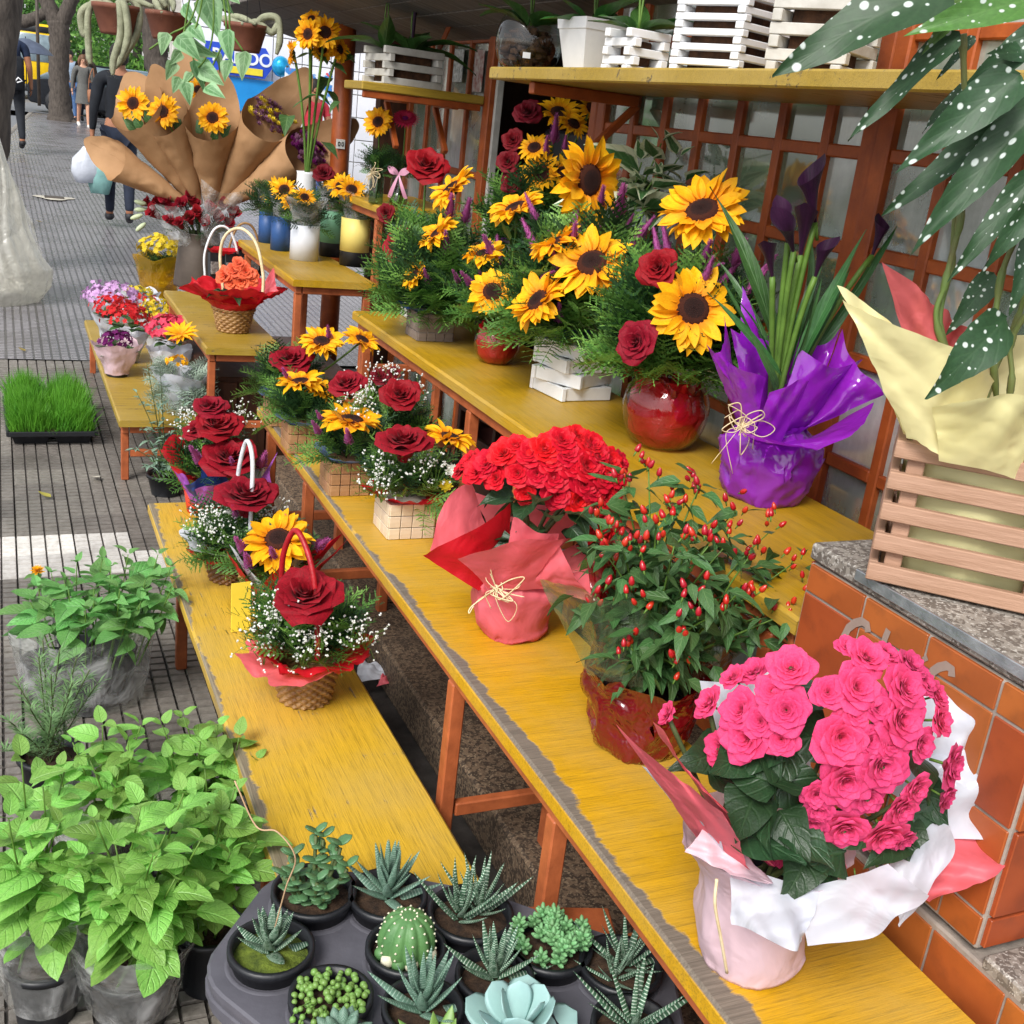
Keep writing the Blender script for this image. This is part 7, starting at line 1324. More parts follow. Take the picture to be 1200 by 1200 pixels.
HP = (((0.4903, 5.6, 1.8281), 0.1, (((-0.0844, 0.0403, 0.0241), (-0.1155, 0.0551, -0.0414), (-0.1135, 0.0542, -0.1804), (-0.1072, 0.0512, -0.2325)), ((-0.0845, 0.0403, 0.0139), (-0.1425, 0.068, -0.0274), (-0.1333, 0.0636, -0.1129), (-0.1125, 0.0537, -0.0756)), ((0.044, -0.021, 0.0532), (0.0879, -0.042, 0.0174), (0.078, -0.0372, -0.0873), (0.0269, -0.0128, -0.1809), (-0.0076, 0.0036, -0.2381)), ((0.0007, -0.1111, 0.0195), (0.0038, -0.1126, -0.0986), (-0.0234, -0.0997, -0.205), (-0.027, -0.0979, -0.2679)), ((0.0173, -0.1191, 0.0214), (0.0338, -0.127, -0.095), (0.0069, -0.1141, -0.2013)), ((-0.0572, 0.0273, 0.0479), (0.044, -0.021, 0.0532), (0.1453, -0.0694, 0.0312)))), ((0.7396, 5.9, 1.8443), 0.095, (((-0.0402, 0.0192, 0.0393), (-0.0512, 0.0245, 0.06), (-0.0346, -0.0943, 0.0103)), ((-0.0044, 0.0021, 0.0802), (0.021, -0.01, 0.0686), (0.0115, -0.1163, 0.0267)), ((-0.0351, -0.094, 0.0643), (-0.0184, -0.1131, 0.0371)))), ((1.0661, 5.7, 1.8309), 0.095, (((-0.0475, 0.0227, 0.0236), (-0.0946, 0.0451, 0.0326), (-0.0303, -0.0964, 0.0153)), ((0.0423, -0.0202, 0.0271), (0.0771, -0.0368, 0.0606), (0.131, -0.0625, 0.0598), (0.1451, -0.0693, -0.023), (0.1335, -0.0637, -0.0948)), ((0.0421, -0.0201, 0.0344), (0.1082, -0.0517, -0.0016), (0.1358, -0.0648, 0.0311), (0.1531, -0.0731, -0.0405)), ((-0.0659, 0.0314, 0.0361), (-0.0302, 0.0144, 0.0477), (0.0226, -0.1216, 0.0216)))))
for i, (loc, r_, tails) in enumerate(HP):
    hangpot(['leftmost hanging terracotta pot with long trailing furry cactus tails', 'middle hanging pot with short furry cactus, next to a tree trunk', 'rightmost dark hanging pot with furry cactus arching right'][i], loc, r_, 300 + i, tails)
t = thing('hanging_vine', 'trailing vine with big soft green heart leaves hanging above the kraft bouquets', 'hanging plant', (0.7044, 4.5, 2.0174))
VL_ = leafset('vine', M_['vine'], W=0.72, base=0.5, n=8, fc=((0.25, 0.15), (0.35, 0.3), (0.15, 0.1), (0.3, 0.05)))
for i, (p, q) in enumerate((((-0.0591, 0.0282, -0.2595), (-0.0108, -0.017, -0.3057)), ((0.0523, -0.1358, -0.2602), (0.0432, -0.1536, -0.363)), ((-0.0027, 0.0567, -0.1507), (0.0391, 0.0146, -0.2756)), ((0.1093, -0.163, -0.3265), (0.0945, -0.1781, -0.4193)), ((-0.0572, -0.0281, -0.3176), (0.0102, -0.0824, -0.3611)), ((-0.1118, -0.0574, -0.3025), (-0.0477, -0.1102, -0.3627)), ((-0.0403, 0.0192, -0.3728), (-0.0075, -0.0186, -0.4683)), ((-0.0277, -0.0422, -0.4003), (0.0401, -0.0967, -0.444)), ((-0.0237, -0.1217, -0.4625), (0.0345, -0.1716, -0.4837)), ((-0.0848, -0.0703, -0.453), (-0.0727, -0.0983, -0.5205)), ((-0.0975, -0.0089, -0.4378), (-0.1193, -0.0206, -0.4927)), ((0.0728, -0.0348, -0.359), (0.057, -0.0494, -0.431)), ((-0.1319, 0.0629, -0.2912), (-0.1563, 0.0524, -0.3637)), ((-0.1053, 0.0503, -0.3865), (-0.1357, 0.0426, -0.4487)), ((-0.0726, 0.0901, -0.1876), (-0.0378, 0.0513, -0.2502)), ((0.0562, 0.084, -0.1323), (0.0942, 0.0437, -0.1951)), ((-0.0555, -0.0289, -0.4182), (-0.0943, -0.0326, -0.4663)), ((0.0296, 0.0413, -0.3347), (0.0618, 0.0037, -0.3896)), ((0.0727, -0.0347, -0.1443), (0.0974, -0.0687, -0.1648)), ((-0.025, 0.1006, -0.2239), (-0.0698, 0.0998, -0.2822)), ((-0.086, 0.041, -0.3492), (-0.1221, 0.0361, -0.3973)), ((0.016, 0.0478, -0.3658), (-0.0289, 0.0471, -0.4303)))):
    p, q = np.array(p), np.array(q); d = q - p; L = np.linalg.norm(d) * 1.08; mk('leaf', VL_[i % 4], t, TR(p, yframe(d, CAMD + np.array((rng.gauss(0, 0.3), rng.gauss(0, 0.3), 0.5)), rng.gauss(0, 0.5)), L))
for pts in (((-0.0137, 0.0066, -0.0016), (-0.0605, 0.0289, -0.1743), (-0.0783, 0.0374, -0.2905), (-0.1054, 0.0503, -0.3807), (-0.1191, 0.0568, -0.4263)), ((-0.0, 0.0, -0.0), (-0.0237, 0.0113, -0.1982), (-0.0497, 0.0237, -0.3159), (-0.0395, 0.0188, -0.4166), (-0.0673, 0.0321, -0.4582)), ((0.0137, -0.0066, 0.0016), (0.0508, -0.0243, -0.161), (0.0593, -0.0283, -0.2738), (0.0223, -0.0106, -0.3797), (-0.0102, 0.0049, -0.4572)), ((0.0274, -0.0131, 0.0032), (0.0683, -0.0326, -0.1872), (0.0757, -0.0362, -0.2575), (0.1199, -0.0572, -0.3242)), ((-0.0, 0.0, -0.0), (-0.0512, 0.0244, -0.2299), (-0.1205, 0.0575, -0.2956), (-0.1907, 0.091, -0.3561)), ((0.0082, -0.0039, 0.001), (0.0194, -0.0092, -0.25), (-0.0063, 0.003, -0.3686), (-0.0621, 0.0296, -0.4281), (-0.0957, 0.0457, -0.4676))):
    part('vine_stem', tube(spline(pts, 7), 0.0035, 6), M_['stem'], t)
part('pot', lathe([(0.001, 0.0), (0.09, 0.0), (0.12, 0.12), (0.125, 0.12), (0.125, 0.14), (0.11, 0.14), (0.001, 0.10)], 28), M_['terracotta'], t)

# ------------------------------------------------------------------ herbs in pots and clear bags on the sidewalk
BAS = leafset('basil', M_['basil'], W=0.68, base=0.72, tip=0.4, n=9, fc=((0.22, 0.22), (0.3, 0.35), (0.12, 0.12), (0.25, 0.45)))
MIN = leafset('mint', M_['mint'], W=0.60, base=0.66, tip=0.6, n=9, fc=((0.35, 0.15), (0.5, 0.3), (0.2, 0.1), (0.4, 0.45)))
def bag(t, r0, r1, h, seed, z0=0.02, sq=(1, 1), am=0.10):
    wa, wb = wave(seed, (2, 3, 4, 7)), wave(seed + 2, (5, 9, 13))
    def fn(u, v):
        a = 2 * pi * u; r_ = (r0 + (r1 - r0) * v) * (1 + am * wa(a) * v + 0.05 * wb(a + 2 * v))
        return (r_ * cos(a) * sq[0], r_ * sin(a) * sq[1], z0 + h * v * (1 + 0.10 * wa(a + 1)))
    return part('clear_bag', crinkle(grid(72, 20, fn, True), 0.014, 20, seed), M_['f_clear'], t)
def basil(label, loc, r_, ph, bagh, tips, seed, size=0.074, pairs=6, leaves=None, sp=1.0):
    t = thing('potted_basil', label, 'potted herb', loc); pot(t, r_ * 0.8, r_, ph, M_['black'])
    if bagh: bag(t, r_ * 1.02, r_ * 1.45, bagh, seed, ph * 0.35)
    rg = random.Random(seed)
    herb(t, [((rg.gauss(0, r_ * 0.3), rg.gauss(0, r_ * 0.3), ph - 0.015), tp) for tp in tips], leaves or BAS, size, seed, pairs, rad=0.0022, gap=0.62)
    return t
for i, (loc, r_, ph, bh, tips, lab) in enumerate((((0.0276, 1.6982, 0.0), 0.062, 0.12, 0.2, ((-0.0266, -0.0095, 0.5181), (-0.0483, -0.0324, 0.4259), (0.0036, -0.0017, 0.4613), (-0.0185, -0.0577, 0.3982), (0.0367, 0.0157, 0.4695), (0.026, -0.0567, 0.4218), (0.0563, -0.0712, 0.3697), (-0.0385, -0.0703, 0.3546), (0.0116, -0.072, 0.3624)), 'basil in black pot and clear bag at the left edge of the picture'), ((0.1649, 1.6471, 0.0), 0.075, 0.12, 0.16, ((0.0088, -0.0374, 0.4551), (-0.0315, -0.0514, 0.3992), (0.0438, -0.0763, 0.4273), (-0.0607, -0.0153, 0.4278), (-0.017, -0.1027, 0.3529), (0.0752, -0.0359, 0.4677), (0.0936, -0.1001, 0.4188), (0.0205, -0.1095, 0.4148), (-0.0485, -0.0987, 0.332), (0.0514, -0.1243, 0.3715), (-0.0759, -0.0413, 0.3678), (0.0998, -0.1141, 0.3377)), 'largest basil in a clear bag, front row beside the succulent tray'), ((0.3046, 1.6926, 0.0), 0.06, 0.13, 0.0, ((-0.0129, 0.0283, 0.4403), (0.0313, -0.0149, 0.4181), (0.0068, -0.0365, 0.3847), (0.0491, -0.0456, 0.3665), (-0.0387, -0.0037, 0.4132), (0.0617, -0.0627, 0.3325), (0.0161, -0.0742, 0.3317)), 'basil in plain black pot between the big basil and the succulent tray'), ((0.1502, 1.997, 0.0), 0.07, 0.12, 0.2, ((-0.0053, 0.0025, 0.3832), (-0.0579, 0.0276, 0.3379), (0.0372, -0.0399, 0.3653), (-0.0829, -0.0048, 0.3046), (-0.0309, -0.0296, 0.3311), (0.0195, -0.0647, 0.3269), (0.0638, -0.0083, 0.3807)), 'basil in tall clear bag behind the front row, by the rosemary'), ((0.3386, 2.0173, 0.0), 0.065, 0.12, 0.14, ((-0.0334, 0.0492, 0.3444), (0.0244, -0.0116, 0.3523), (-0.0766, 0.0366, 0.3373), (-0.011, -0.028, 0.3274), (0.064, -0.0305, 0.3288), (-0.0672, -0.0233, 0.2934), (0.0342, -0.0606, 0.3019), (0.0923, -0.0662, 0.2971)), 'dense basil against the low yellow bench, behind the front row'))):
    basil(lab, loc, r_, ph, bh, tips, 400 + i)
MB_ = np.array((0.1633, 2.8343, 0.0))
t = thing('potted_mint', 'mint plants grouped in a wide clear plastic bag on the sidewalk', 'potted herb', tuple(MB_))
for i, (x, y) in enumerate(((-0.09, 0.0), (0.07, 0.03), (0.0, -0.08), (0.0, 0.1))): pot(t, 0.05, 0.062, 0.11, M_['black'], True, 0.0)  if False else part('pot', lathe([(0.001, 0), (0.05, 0), (0.062, 0.11), (0.066, 0.112), (0.06, 0.115), (0.058, 0.10), (0.001, 0.095)], 24), M_['black'], t, TR((x, y, 0)))
bag(t, 0.155, 0.178, 0.215, 21, 0.005, (1, 0.9), 0.04)
MT = ((-0.076, 0.0363, 0.3351), (-0.0157, 0.0075, 0.3721), (0.0464, 0.0111, 0.3791), (0.1065, -0.0176, 0.3994), (-0.1076, 0.0181, 0.302), (-0.0396, -0.0476, 0.3262), (0.0199, -0.0649, 0.3298), (0.0778, -0.1036, 0.3429), (0.1433, -0.0684, 0.3471), (0.1802, -0.0195, 0.3964), (0.2067, -0.0654, 0.3778), (-0.0808, -0.0612, 0.2882), (-0.0036, -0.1091, 0.2925), (0.0933, -0.1553, 0.2947), (0.0637, -0.0304, 0.3715), (-0.0472, 0.0004, 0.3296), (0.2128, -0.1016, 0.3569), (-0.1287, 0.006, 0.2732), (0.1267, -0.127, 0.3146))
rg = random.Random(5)
herb(t, [((p[0] * 0.6, p[1] * 0.6, 0.10), p) for p in MT], MIN, 0.078, 31, 5, rad=0.002, gap=0.55)
mg = B()
for i in range(40): mg.add(leaf(0.5, 0.2, 0.2, 0.3, -0.1, 2, 0.9, nu=2), 0, TR((0, 0, 0.004 * i), yframe((cos(i * 2.4), sin(i * 2.4), 0.05 + 0.03 * i)), 1 - 0.014 * i))
t2 = thing('marigold', 'single yellow orange marigold head poking out behind the mint bag', 'flower', (0.0671, 3.4765, 0.0))
p_ = np.array((-0.0004, 0.0002, 0.0866))
mk('bloom', mg.mesh('bloom', M_['sun_petal']), t2, TR(p_, zframe(CAMD * 0.4 + np.array((0, 0, 1))), 0.052)); part('stem', tube([(0, 0, 0), p_ * 0.6 + np.array((0.01, 0, 0)), p_], 0.002, 6), M_['stem'], t2)
for i in range(6): mk('leaf', MIN[i % 4], t2, TR(p_ * (0.3 + 0.1 * i), yframe((cos(i * 2), sin(i * 2), 0.4)), 0.05))
# rosemary
t = thing('potted_rosemary', 'feathery rosemary in a black pot between the mint and the basil', 'potted herb', (0.0604, 2.3588, 0.0))
pot(t, 0.05, 0.065, 0.12, M_['black']); b = B(); rg = random.Random(2)
for tp in ((-0.062, 0.0296, 0.2845), (-0.018, 0.0086, 0.3533), (0.0236, -0.0334, 0.3908), (0.0577, -0.0275, 0.3643), (0.0806, -0.0717, 0.3538), (0.0048, -0.0577, 0.3441), (-0.0388, -0.048, 0.2616), (0.0453, -0.0881, 0.3355), (-0.0816, -0.0165, 0.2177), (0.0992, -0.0473, 0.3081), (-0.008, 0.0371, 0.3795), (0.0355, -0.1056, 0.3053), (-0.0573, -0.0613, 0.2091), (0.0012, -0.1114, 0.2718), (-0.0923, -0.0224, 0.1485)):
    P = bez((rg.gauss(0, 0.02), rg.gauss(0, 0.02), 0.1), np.array(tp) * 0.55 + np.array((0, 0, 0.06)), tp, 14); b.add(tube(P, 0.0014, 5), 1)
    for i in range(110):
        k_ = rg.uniform(2, 13); p = P[int(k_)]; a = rg.uniform(0, 6.28); b.add(leaf(1, 0.11, 0.5, 0.1, 0.15, 2, 0.9, nu=2), 0, TR(p + (P[min(13, int(k_) + 1)] - p) * (k_ % 1), yframe((cos(a), sin(a), 0.7)), rg.uniform(0.022, 0.036)))
part('needles', b, [M_['rosemary'], M_['stem_dark']], t, kind='stuff')
# grey-green shrub in a black pot
t = thing('potted_shrub', 'leggy grey green shrub in a black pot behind the low bench', 'potted plant', (0.5681, 4.4302, 0.0))
pot(t, 0.055, 0.07, 0.085, M_['black']); OLV = leafset('olive', M_['olive'], W=0.42, base=0.65, n=4)
rg = random.Random(3)
for tp in ((-0.0714, 0.0341, 0.5261), (-0.1094, 0.03, 0.4078), (-0.0972, -0.009, 0.2811), (-0.0311, 0.0148, 0.3782), (0.0305, -0.0145, 0.3173), (-0.0608, -0.0596, 0.1917), (-0.0871, -0.0692, 0.1428), (0.0399, -0.0744, 0.2301), (-0.0225, -0.0557, 0.2598), (-0.1284, -0.0052, 0.1932), (-0.019, 0.0423, 0.4743), (0.0644, 0.0025, 0.3822), (0.0064, -0.0917, 0.1484)):
    P = bez((0, 0, 0.07), np.array(tp) * 0.5 + np.array((rg.gauss(0, 0.02), 0, 0.05)), tp, 14); part('branch', tube(P, np.linspace(0.003, 0.0012, 14), 5), M_['stem_dark'], t)
    for i in range(17):
        k_ = rg.uniform(2, 13.5); p = P[int(k_)]; a = rg.uniform(0, 6.28); mk('leaf', rg.choice(OLV), t, TR(p, yframe((cos(a), sin(a), rg.uniform(-0.1, 0.7))), rg.uniform(0.028, 0.05)))
# wheat grass tray
GT = np.array((0.1685, 5.4029, 0.0))
t = thing('grass_tray', 'black plastic tray of bright green wheat grass lying on the sidewalk', 'plant tray', tuple(GT), 0.02)
part('tray', B().add(cbox(0.36, 0.62, 0.006, 0.002, (0, 0, 0.045))).add(cbox(0.012, 0.62, 0.022, 0.002, (-0.18, 0, 0.055))).add(cbox(0.012, 0.62, 0.022, 0.002, (0.18, 0, 0.055))).add(cbox(0.35, 0.012, 0.021, 0.002, (0, -0.31, 0.055))).add(cbox(0.35, 0.012, 0.021, 0.002, (0, 0.31, 0.055))), M_['black'], t, smooth=False)
cm = B().add(frust(0.065, 0.08, 0.0, 0.05)).mesh('cell', M_['black'], False)
for x in (-0.088, 0.088):
    for y in (-0.2, 0.0, 0.2): mk('cell', cm, t, TR((x, y, 0)))
part('soil', cbox(0.33, 0.59, 0.01, 0.002, (0, 0, 0.052)), M_['soil'], t, smooth=False)
rs = np.random.RandomState(3); N = 5200
gx, gy = rs.uniform(-0.17, 0.17, N), rs.uniform(-0.30, 0.30, N)
hh = 0.15 - 0.075 * (((np.abs(gx) - 0.088) / 0.09) ** 2 + ((gy - np.round(gy / 0.2) * 0.2) / 0.1) ** 2) + 0.02 * np.sin(gy * 9 + gx * 7) + rs.normal(0, 0.012, N); an = rs.uniform(0, 6.28, N)
lx, ly = rs.normal(0, 0.022, N) + gx * 0.12, rs.normal(0, 0.022, N) + gy * 0.08; w = 0.0013
V = np.empty((N, 5, 3)); cx, cy = np.cos(an) * w, np.sin(an) * w
V[:, 0] = np.stack([gx - cx, gy - cy, np.full(N, 0.055)], 1); V[:, 1] = np.stack([gx + cx, gy + cy, np.full(N, 0.055)], 1)
V[:, 2] = np.stack([gx + lx * 0.4 + cx, gy + ly * 0.4 + cy, 0.055 + hh * 0.6], 1); V[:, 3] = np.stack([gx + lx * 0.4 - cx, gy + ly * 0.4 - cy, 0.055 + hh * 0.6], 1); V[:, 4] = np.stack([gx + lx, gy + ly, 0.055 + hh], 1)
F = []
for i in range(N): F += [(5 * i, 5 * i + 1, 5 * i + 2, 5 * i + 3), (5 * i + 3, 5 * i + 2, 5 * i + 4)]
part('grass', (V.reshape(-1, 3), F, None), M_['grass'], t, kind='stuff', smooth=False)

# ------------------------------------------------------------------ succulents in a grey tray on a low stand
ZT = 0.36
TC = np.array((0.5641, 1.2306, 0.36)); TA = radians(-17)
SUC = (((0.3239, 1.3133, 0.39), 0.0621, 'spiky dark rosette succulent with yellow moss in its pot, at the tray corner'), ((0.4131, 1.4195, 0.39), 0.0656, 'bushy jade plant with rounded leaves at the back left of the tray'), ((0.5227, 1.3813, 0.39), 0.062, 'grey pointed rosette succulent beside the jade plant'), ((0.6337, 1.3048, 0.39), 0.0666, 'tall striped zebra succulent clump at the back of the tray beside the grey rosette'), ((0.5125, 1.2599, 0.39), 0.0594, 'round ribbed green cactus with white tufts'), ((0.7261, 1.2052, 0.39), 0.0635, 'pale green trailing sedum with plump little leaves'), ((0.8108, 1.1373, 0.39), 0.0626, 'striped spiky succulent nearest the bench leg, right end of tray'), ((0.3822, 1.1964, 0.39), 0.058, 'string of pearls succulent with round green beads'), ((0.6188, 1.1707, 0.39), 0.057, 'dark striped rosette between the cactus and the sedum'), ((0.4982, 1.1407, 0.39), 0.0568, 'grey striped rosette below the ribbed cactus'), ((0.61, 1.0637, 0.39), 0.0607, 'powder blue broad leaved echeveria at the bottom edge'), ((0.7682, 1.0243, 0.39), 0.0584, 'long leaved striped succulent at the bottom right of the tray'), ((0.3719, 1.1046, 0.39), 0.0515, 'plump finger leaved succulent at the bottom edge below the beads'), ((0.4908, 1.0536, 0.39), 0.045, 'light green fleshy succulent at the very bottom edge'))
t = thing('low_stand', 'low orange stand under the tray of succulents', 'stand', (TC[0], TC[1], 0), TA)
part('top', cbox(0.60, 0.42, 0.02, 0.003, (0.0, 0, 0.298)), M_['orange_leg'], t, smooth=False)
for x in (-0.28, 0.28):
    for y in (-0.19, 0.19): legobj(t, x, y, 0, 0.288, 0.03)
t = thing('plant_tray', 'grey plastic carrying tray holding the potted succulents', 'tray', (TC[0], TC[1], 0.3085), TA)
def rrect(hx, hy, r_, n=8):
    o = []
    for cx, cy, a0 in ((hx - r_, hy - r_, 0), (-hx + r_, hy - r_, pi / 2), (-hx + r_, -hy + r_, pi), (hx - r_, -hy + r_, 1.5 * pi)):
        for i in range(n): a = a0 + i / (n - 1) * pi / 2; o.append((cx + r_ * cos(a), cy + r_ * sin(a)))
    return o
TP_ = [np.array(q[0][:2]) + q[1] * np.array((1.42 * cos(a), 1.42 * sin(a))) for q in SUC[:12] for a in np.linspace(0, 2 * pi, 25)]
def hull(P):
    P = sorted(map(tuple, P)); o = []
    for seq in (P, P[::-1]):
        h = []
        for p in seq:
            while len(h) > 1 and (h[-1][0] - h[-2][0]) * (p[1] - h[-2][1]) - (h[-1][1] - h[-2][1]) * (p[0] - h[-2][0]) <= 0: h.pop()
            h.append(p)
        o += h[:-1]
    return o
HU = np.array(hull(TP_)) - TC[:2]; HU = HU @ RZ(TA)[:2, :2]; hc = HU.mean(0)
V = []; F = []; lev = [(0.335, 0.225, 0.0), (0.335, 0.225, 0.012), (0.342, 0.232, 0.014), (0.342, 0.232, 0.024), (0.334, 0.224, 0.026), (0.338, 0.228, 0.036), (0.338, 0.228, 0.046), (0.330, 0.220, 0.050)]
for hx, hy, z in lev: V += [(q[0], q[1], z) for q in hc + (HU - hc) * (1 + (hx - 0.335) * 1.6)]
n_ = len(HU)
for j in range(len(lev) - 1):
    for i in range(n_): F.append((j * n_ + i, j * n_ + (i + 1) % n_, (j + 1) * n_ + (i + 1) % n_, (j + 1) * n_ + i))
F.append(tuple(range(n_ * 7, n_ * 8))); F.append(tuple(range(n_))[::-1])
part('tray_body', (np.array(V, float), F, None), M_['tray'], t, smooth=False)
hm = B().add(lathe([(0.056, 0.0), (0.062, 0.004), (0.067, 0.0)], 28)).mesh('pot_ring', M_['tray'])
def rosette(n, L, W, th, up0, up1, tw=2.399, curve=0.0, k_=4):
    """fleshy tapering leaves in a spiral; returns list of (template, M)"""
    out = []
    def fl_(w, thk, L_, cv):
        def fn(u, v):
            a = u * 2 * pi; s = ((1 - v ** 1.6) ** 0.75 * (0.75 + 0.6 * v * (1 - v))) if W < 0.6 * L else (1 - v ** 5) ** 0.5 * (0.35 + 0.65 * sin(pi * min(1, v * 0.62 + 0.04))); return (w / 2 * cos(a) * s, L_ * v, thk / 2 * sin(a) * s * (1.0 if sin(a) < 0 else 0.45) + cv * L_ * v * v)
        return grid(8, 9, fn, True)
    tp = fl_(W, th, L, curve)
    for i in range(n):
        t_ = i / (n - 1); a = i * tw; up = up0 + (up1 - up0) * t_
        out.append((tp, TR((0.006 * cos(a), 0.006 * sin(a), 0.002 * i), yframe((cos(a), sin(a), up), (0, 0, 1)), 0.62 + 0.38 * (1 - t_) if n > 6 else 1)))
    return out
def succ(label, p, r_, build, seed, cat='succulent', sm='soil', ph=0.075):
    t = thing('potted_succulent', label, cat, (p[0], p[1], ZT + 0.03 - ph)); pot(t, r_ * 0.75, r_ - 0.003, ph, M_['black'], True, 0, 0.004, sm); build(t, ph - 0.014, random.Random(seed)); return t
def b_ros(n, L, W, th, u0, u1, m, curve=0.1, stretch=1.0, off=((0, 0, 1.0),)):
    def f(t, z, r_):
        for (ox, oy, sc_) in off:
            sc_ = sc_ * 1.22
            q = rosette(n, L * sc_, W * sc_, th * sc_, u0, u1, curve=curve)
            me = B().add(q[0][0]).mesh('leaf', M_[m])
            for tp, M in q: mk('leaf', me, t, TR((ox, oy, z)) @ M @ TR(R=RZ(r_.gauss(0, 0.08)) @ RX(r_.gauss(0, 0.1))))
    return f
def b_jade(t, z, r_):
    me = B().add(ball(0.5, 8, 6, 0.35)).mesh('leaf', M_['jade'])
    for s in range(12):
        a = s * 0.9 + r_.random(); tp = np.array((0.05 * cos(a), 0.042 * sin(a), z + r_.uniform(0.035, 0.085))); P = bez((0.01 * cos(a), 0.01 * sin(a), z), tp * np.array((0.7, 0.7, 0.6)), tp, 6); part('stem', tube(P, 0.003, 6), M_['stem_dark'], t)
        for i in range(11):
            k_ = 5 - (i // 2) * 0.8; p = P[int(max(1, k_))]; aa = i * pi + (i // 2) * pi / 2; d = nrmz((cos(aa), sin(aa), 0.7 - 0.1 * i)); mk('leaf', me, t, TR(p + d * 0.009 + np.array((0, 0, 0.006 * (5 - i // 2) * 0.3)), yframe(d), (0.017, 0.026, 0.016)))
def b_cactus(t, z, r_):
    def fn(u, v):
        a = 2 * pi * u; rb = 0.041 * sin(pi * (0.16 + 0.84 * v)) ** 0.7 * (1 + 0.13 * abs(cos(a * 5.5)) - 0.07); return (rb * cos(a), rb * sin(a), z + 0.070 * (1 - cos(pi * v)) / 2)
    part('body', grid(88, 14, fn, True), M_['cactus'], t); b = B()
    for k_ in range(11):
        for j in range(7): u, v = (k_ + 0.0) / 11, 0.25 + j * 0.115; p = np.array(fn(u, min(v, 0.99))); b.add(octa(0.0024), 0, TR(p * np.array((1.02, 1.02, 1))))
    part('areoles', b, M_['areole'], t, kind='stuff')
    for i in range(6):
        a = pi + i * 0.5; part('offset', ball(0.011, 10, 7, 1.0), M_['areole'] if i % 2 else M_['cactus'], t, TR((0.038 * cos(a), 0.034 * sin(a), z + 0.008)))
def b_pearl(t, z, r_):
    me = B().add(ball(0.5, 8, 6)).mesh('pearl', M_['pearl'])
    for i in range(115):
        a = r_.uniform(0, 6.28); q = 0.052 * sqrt(r_.random()); zz = z + 0.012 + r_.uniform(0, 0.018) * (1 - q / 0.06)
        mk('pearl', me, t, TR((q * cos(a), q * sin(a), zz), None, r_.uniform(0.008, 0.0115)))
    for s in range(4):
        a = 3.5 + s * 0.25; P = spline([(0.03 * cos(a), 0.03 * sin(a), z + 0.02), (0.058 * cos(a), 0.058 * sin(a), z + 0.018), (0.068 * cos(a), 0.068 * sin(a), z - 0.01), (0.072 * cos(a + 0.1), 0.072 * sin(a + 0.1), z - 0.028)], 5); part('strand', tube(P, 0.0008, 4), M_['stem'], t)
        for p in P[3::2]: mk('pearl', me, t, TR(p + np.array((r_.gauss(0, 0.003), r_.gauss(0, 0.003), 0)), None, r_.uniform(0.007, 0.010)))
def b_sedum(t, z, r_):
    me = B().add(ball(0.5, 7, 5, 1.0)).mesh('leaf', M_['sedum'])
    for s in range(30):
        a = r_.uniform(0, 6.28); q = 0.045 * sqrt(r_.random()); tp = np.array((q * cos(a) * 1.2, q * sin(a) * 1.2, z + r_.uniform(0.015, 0.05)))
        for i in range(13):
            aa = i * 2.4; d = nrmz((cos(aa), sin(aa), 0.2 + 0.08 * i)); mk('leaf', me, t, TR(tp + d * 0.008 + np.array((0, 0, 0.001 * i - 0.01)), yframe(d), (0.0075, 0.017, 0.0075)))
def b_fat(t, z, r_):
    me = B().add(ball(0.5, 8, 7, 1.0)).mesh('leaf', M_['aloe'])
    for i in range(14):
        a = i * 2.4; d = nrmz((cos(a), sin(a), 0.5 + 0.15 * i)); mk('leaf', me, t, TR(np.array((0, 0, z + 0.02)) + d * 0.022, yframe(d), (0.017, 0.048, 0.015)))
BLD = [b_ros(20, 0.05, 0.022, 0.010, 0.2, 2.6, 'haworthia', 0.12), b_jade, b_ros(26, 0.07, 0.019, 0.010, 0.15, 3.2, 'aloe', 0.05), b_ros(15, 0.085, 0.013, 0.008, 0.35, 3.0, 'haworthia', 0.1, off=((-0.018, 0, 1), (0.018, 0.008, 0.95))),
       b_cactus, b_sedum, b_ros(14, 0.085, 0.013, 0.008, 0.25, 2.6, 'haworthia', 0.05, off=((0.008, 0, 1), (-0.022, -0.02, 0.6))), b_pearl, b_ros(18, 0.07, 0.018, 0.010, 0.1, 3.0, 'haworthia', 0.1), b_ros(20, 0.075, 0.018, 0.010, 0.15, 3.0, 'aloe', 0.08),
       b_ros(12, 0.068, 0.056, 0.010, 0.25, 1.6, 'echev', 0.15), b_ros(12, 0.095, 0.014, 0.008, 0.35, 2.2, 'haworthia', 0.0), b_fat, b_ros(9, 0.06, 0.034, 0.014, 0.4, 2.2, 'pearl', 0.1)]
for i, ((p, r_, lab), bd) in enumerate(zip(SUC, BLD)):
    succ(lab, p, r_, bd, 500 + i, 'cactus' if i == 4 else 'succulent', 'moss' if i == 0 else 'soil')
    mk('pot_ring', hm, bpy.data.objects['plant_tray'], TR(RZ(-TA) @ (np.array((p[0], p[1], 0)) - np.array((TC[0], TC[1], 0))) + np.array((0, 0, 0.049)), None, r_ / 0.062))
sk = thing('dry_stalk', 'thin dry flower stalk rising from the mossy corner succulent', 'stalk', (0.3239, 1.3133, 0.39))
part('stalk', tube_h(((0.0015, -0.0007, 0.02), (0.0097, -0.0268, 0.1199), (0.0168, -0.0413, 0.1789), (-0.0071, -0.0298, 0.2169), (-0.0315, -0.0071, 0.2151), (-0.0561, 0.0268, 0.2696)), 0.0012, 5), mat('dry_stalk', '#c9a886', '#a88866', 20, 0.7, 0), sk)
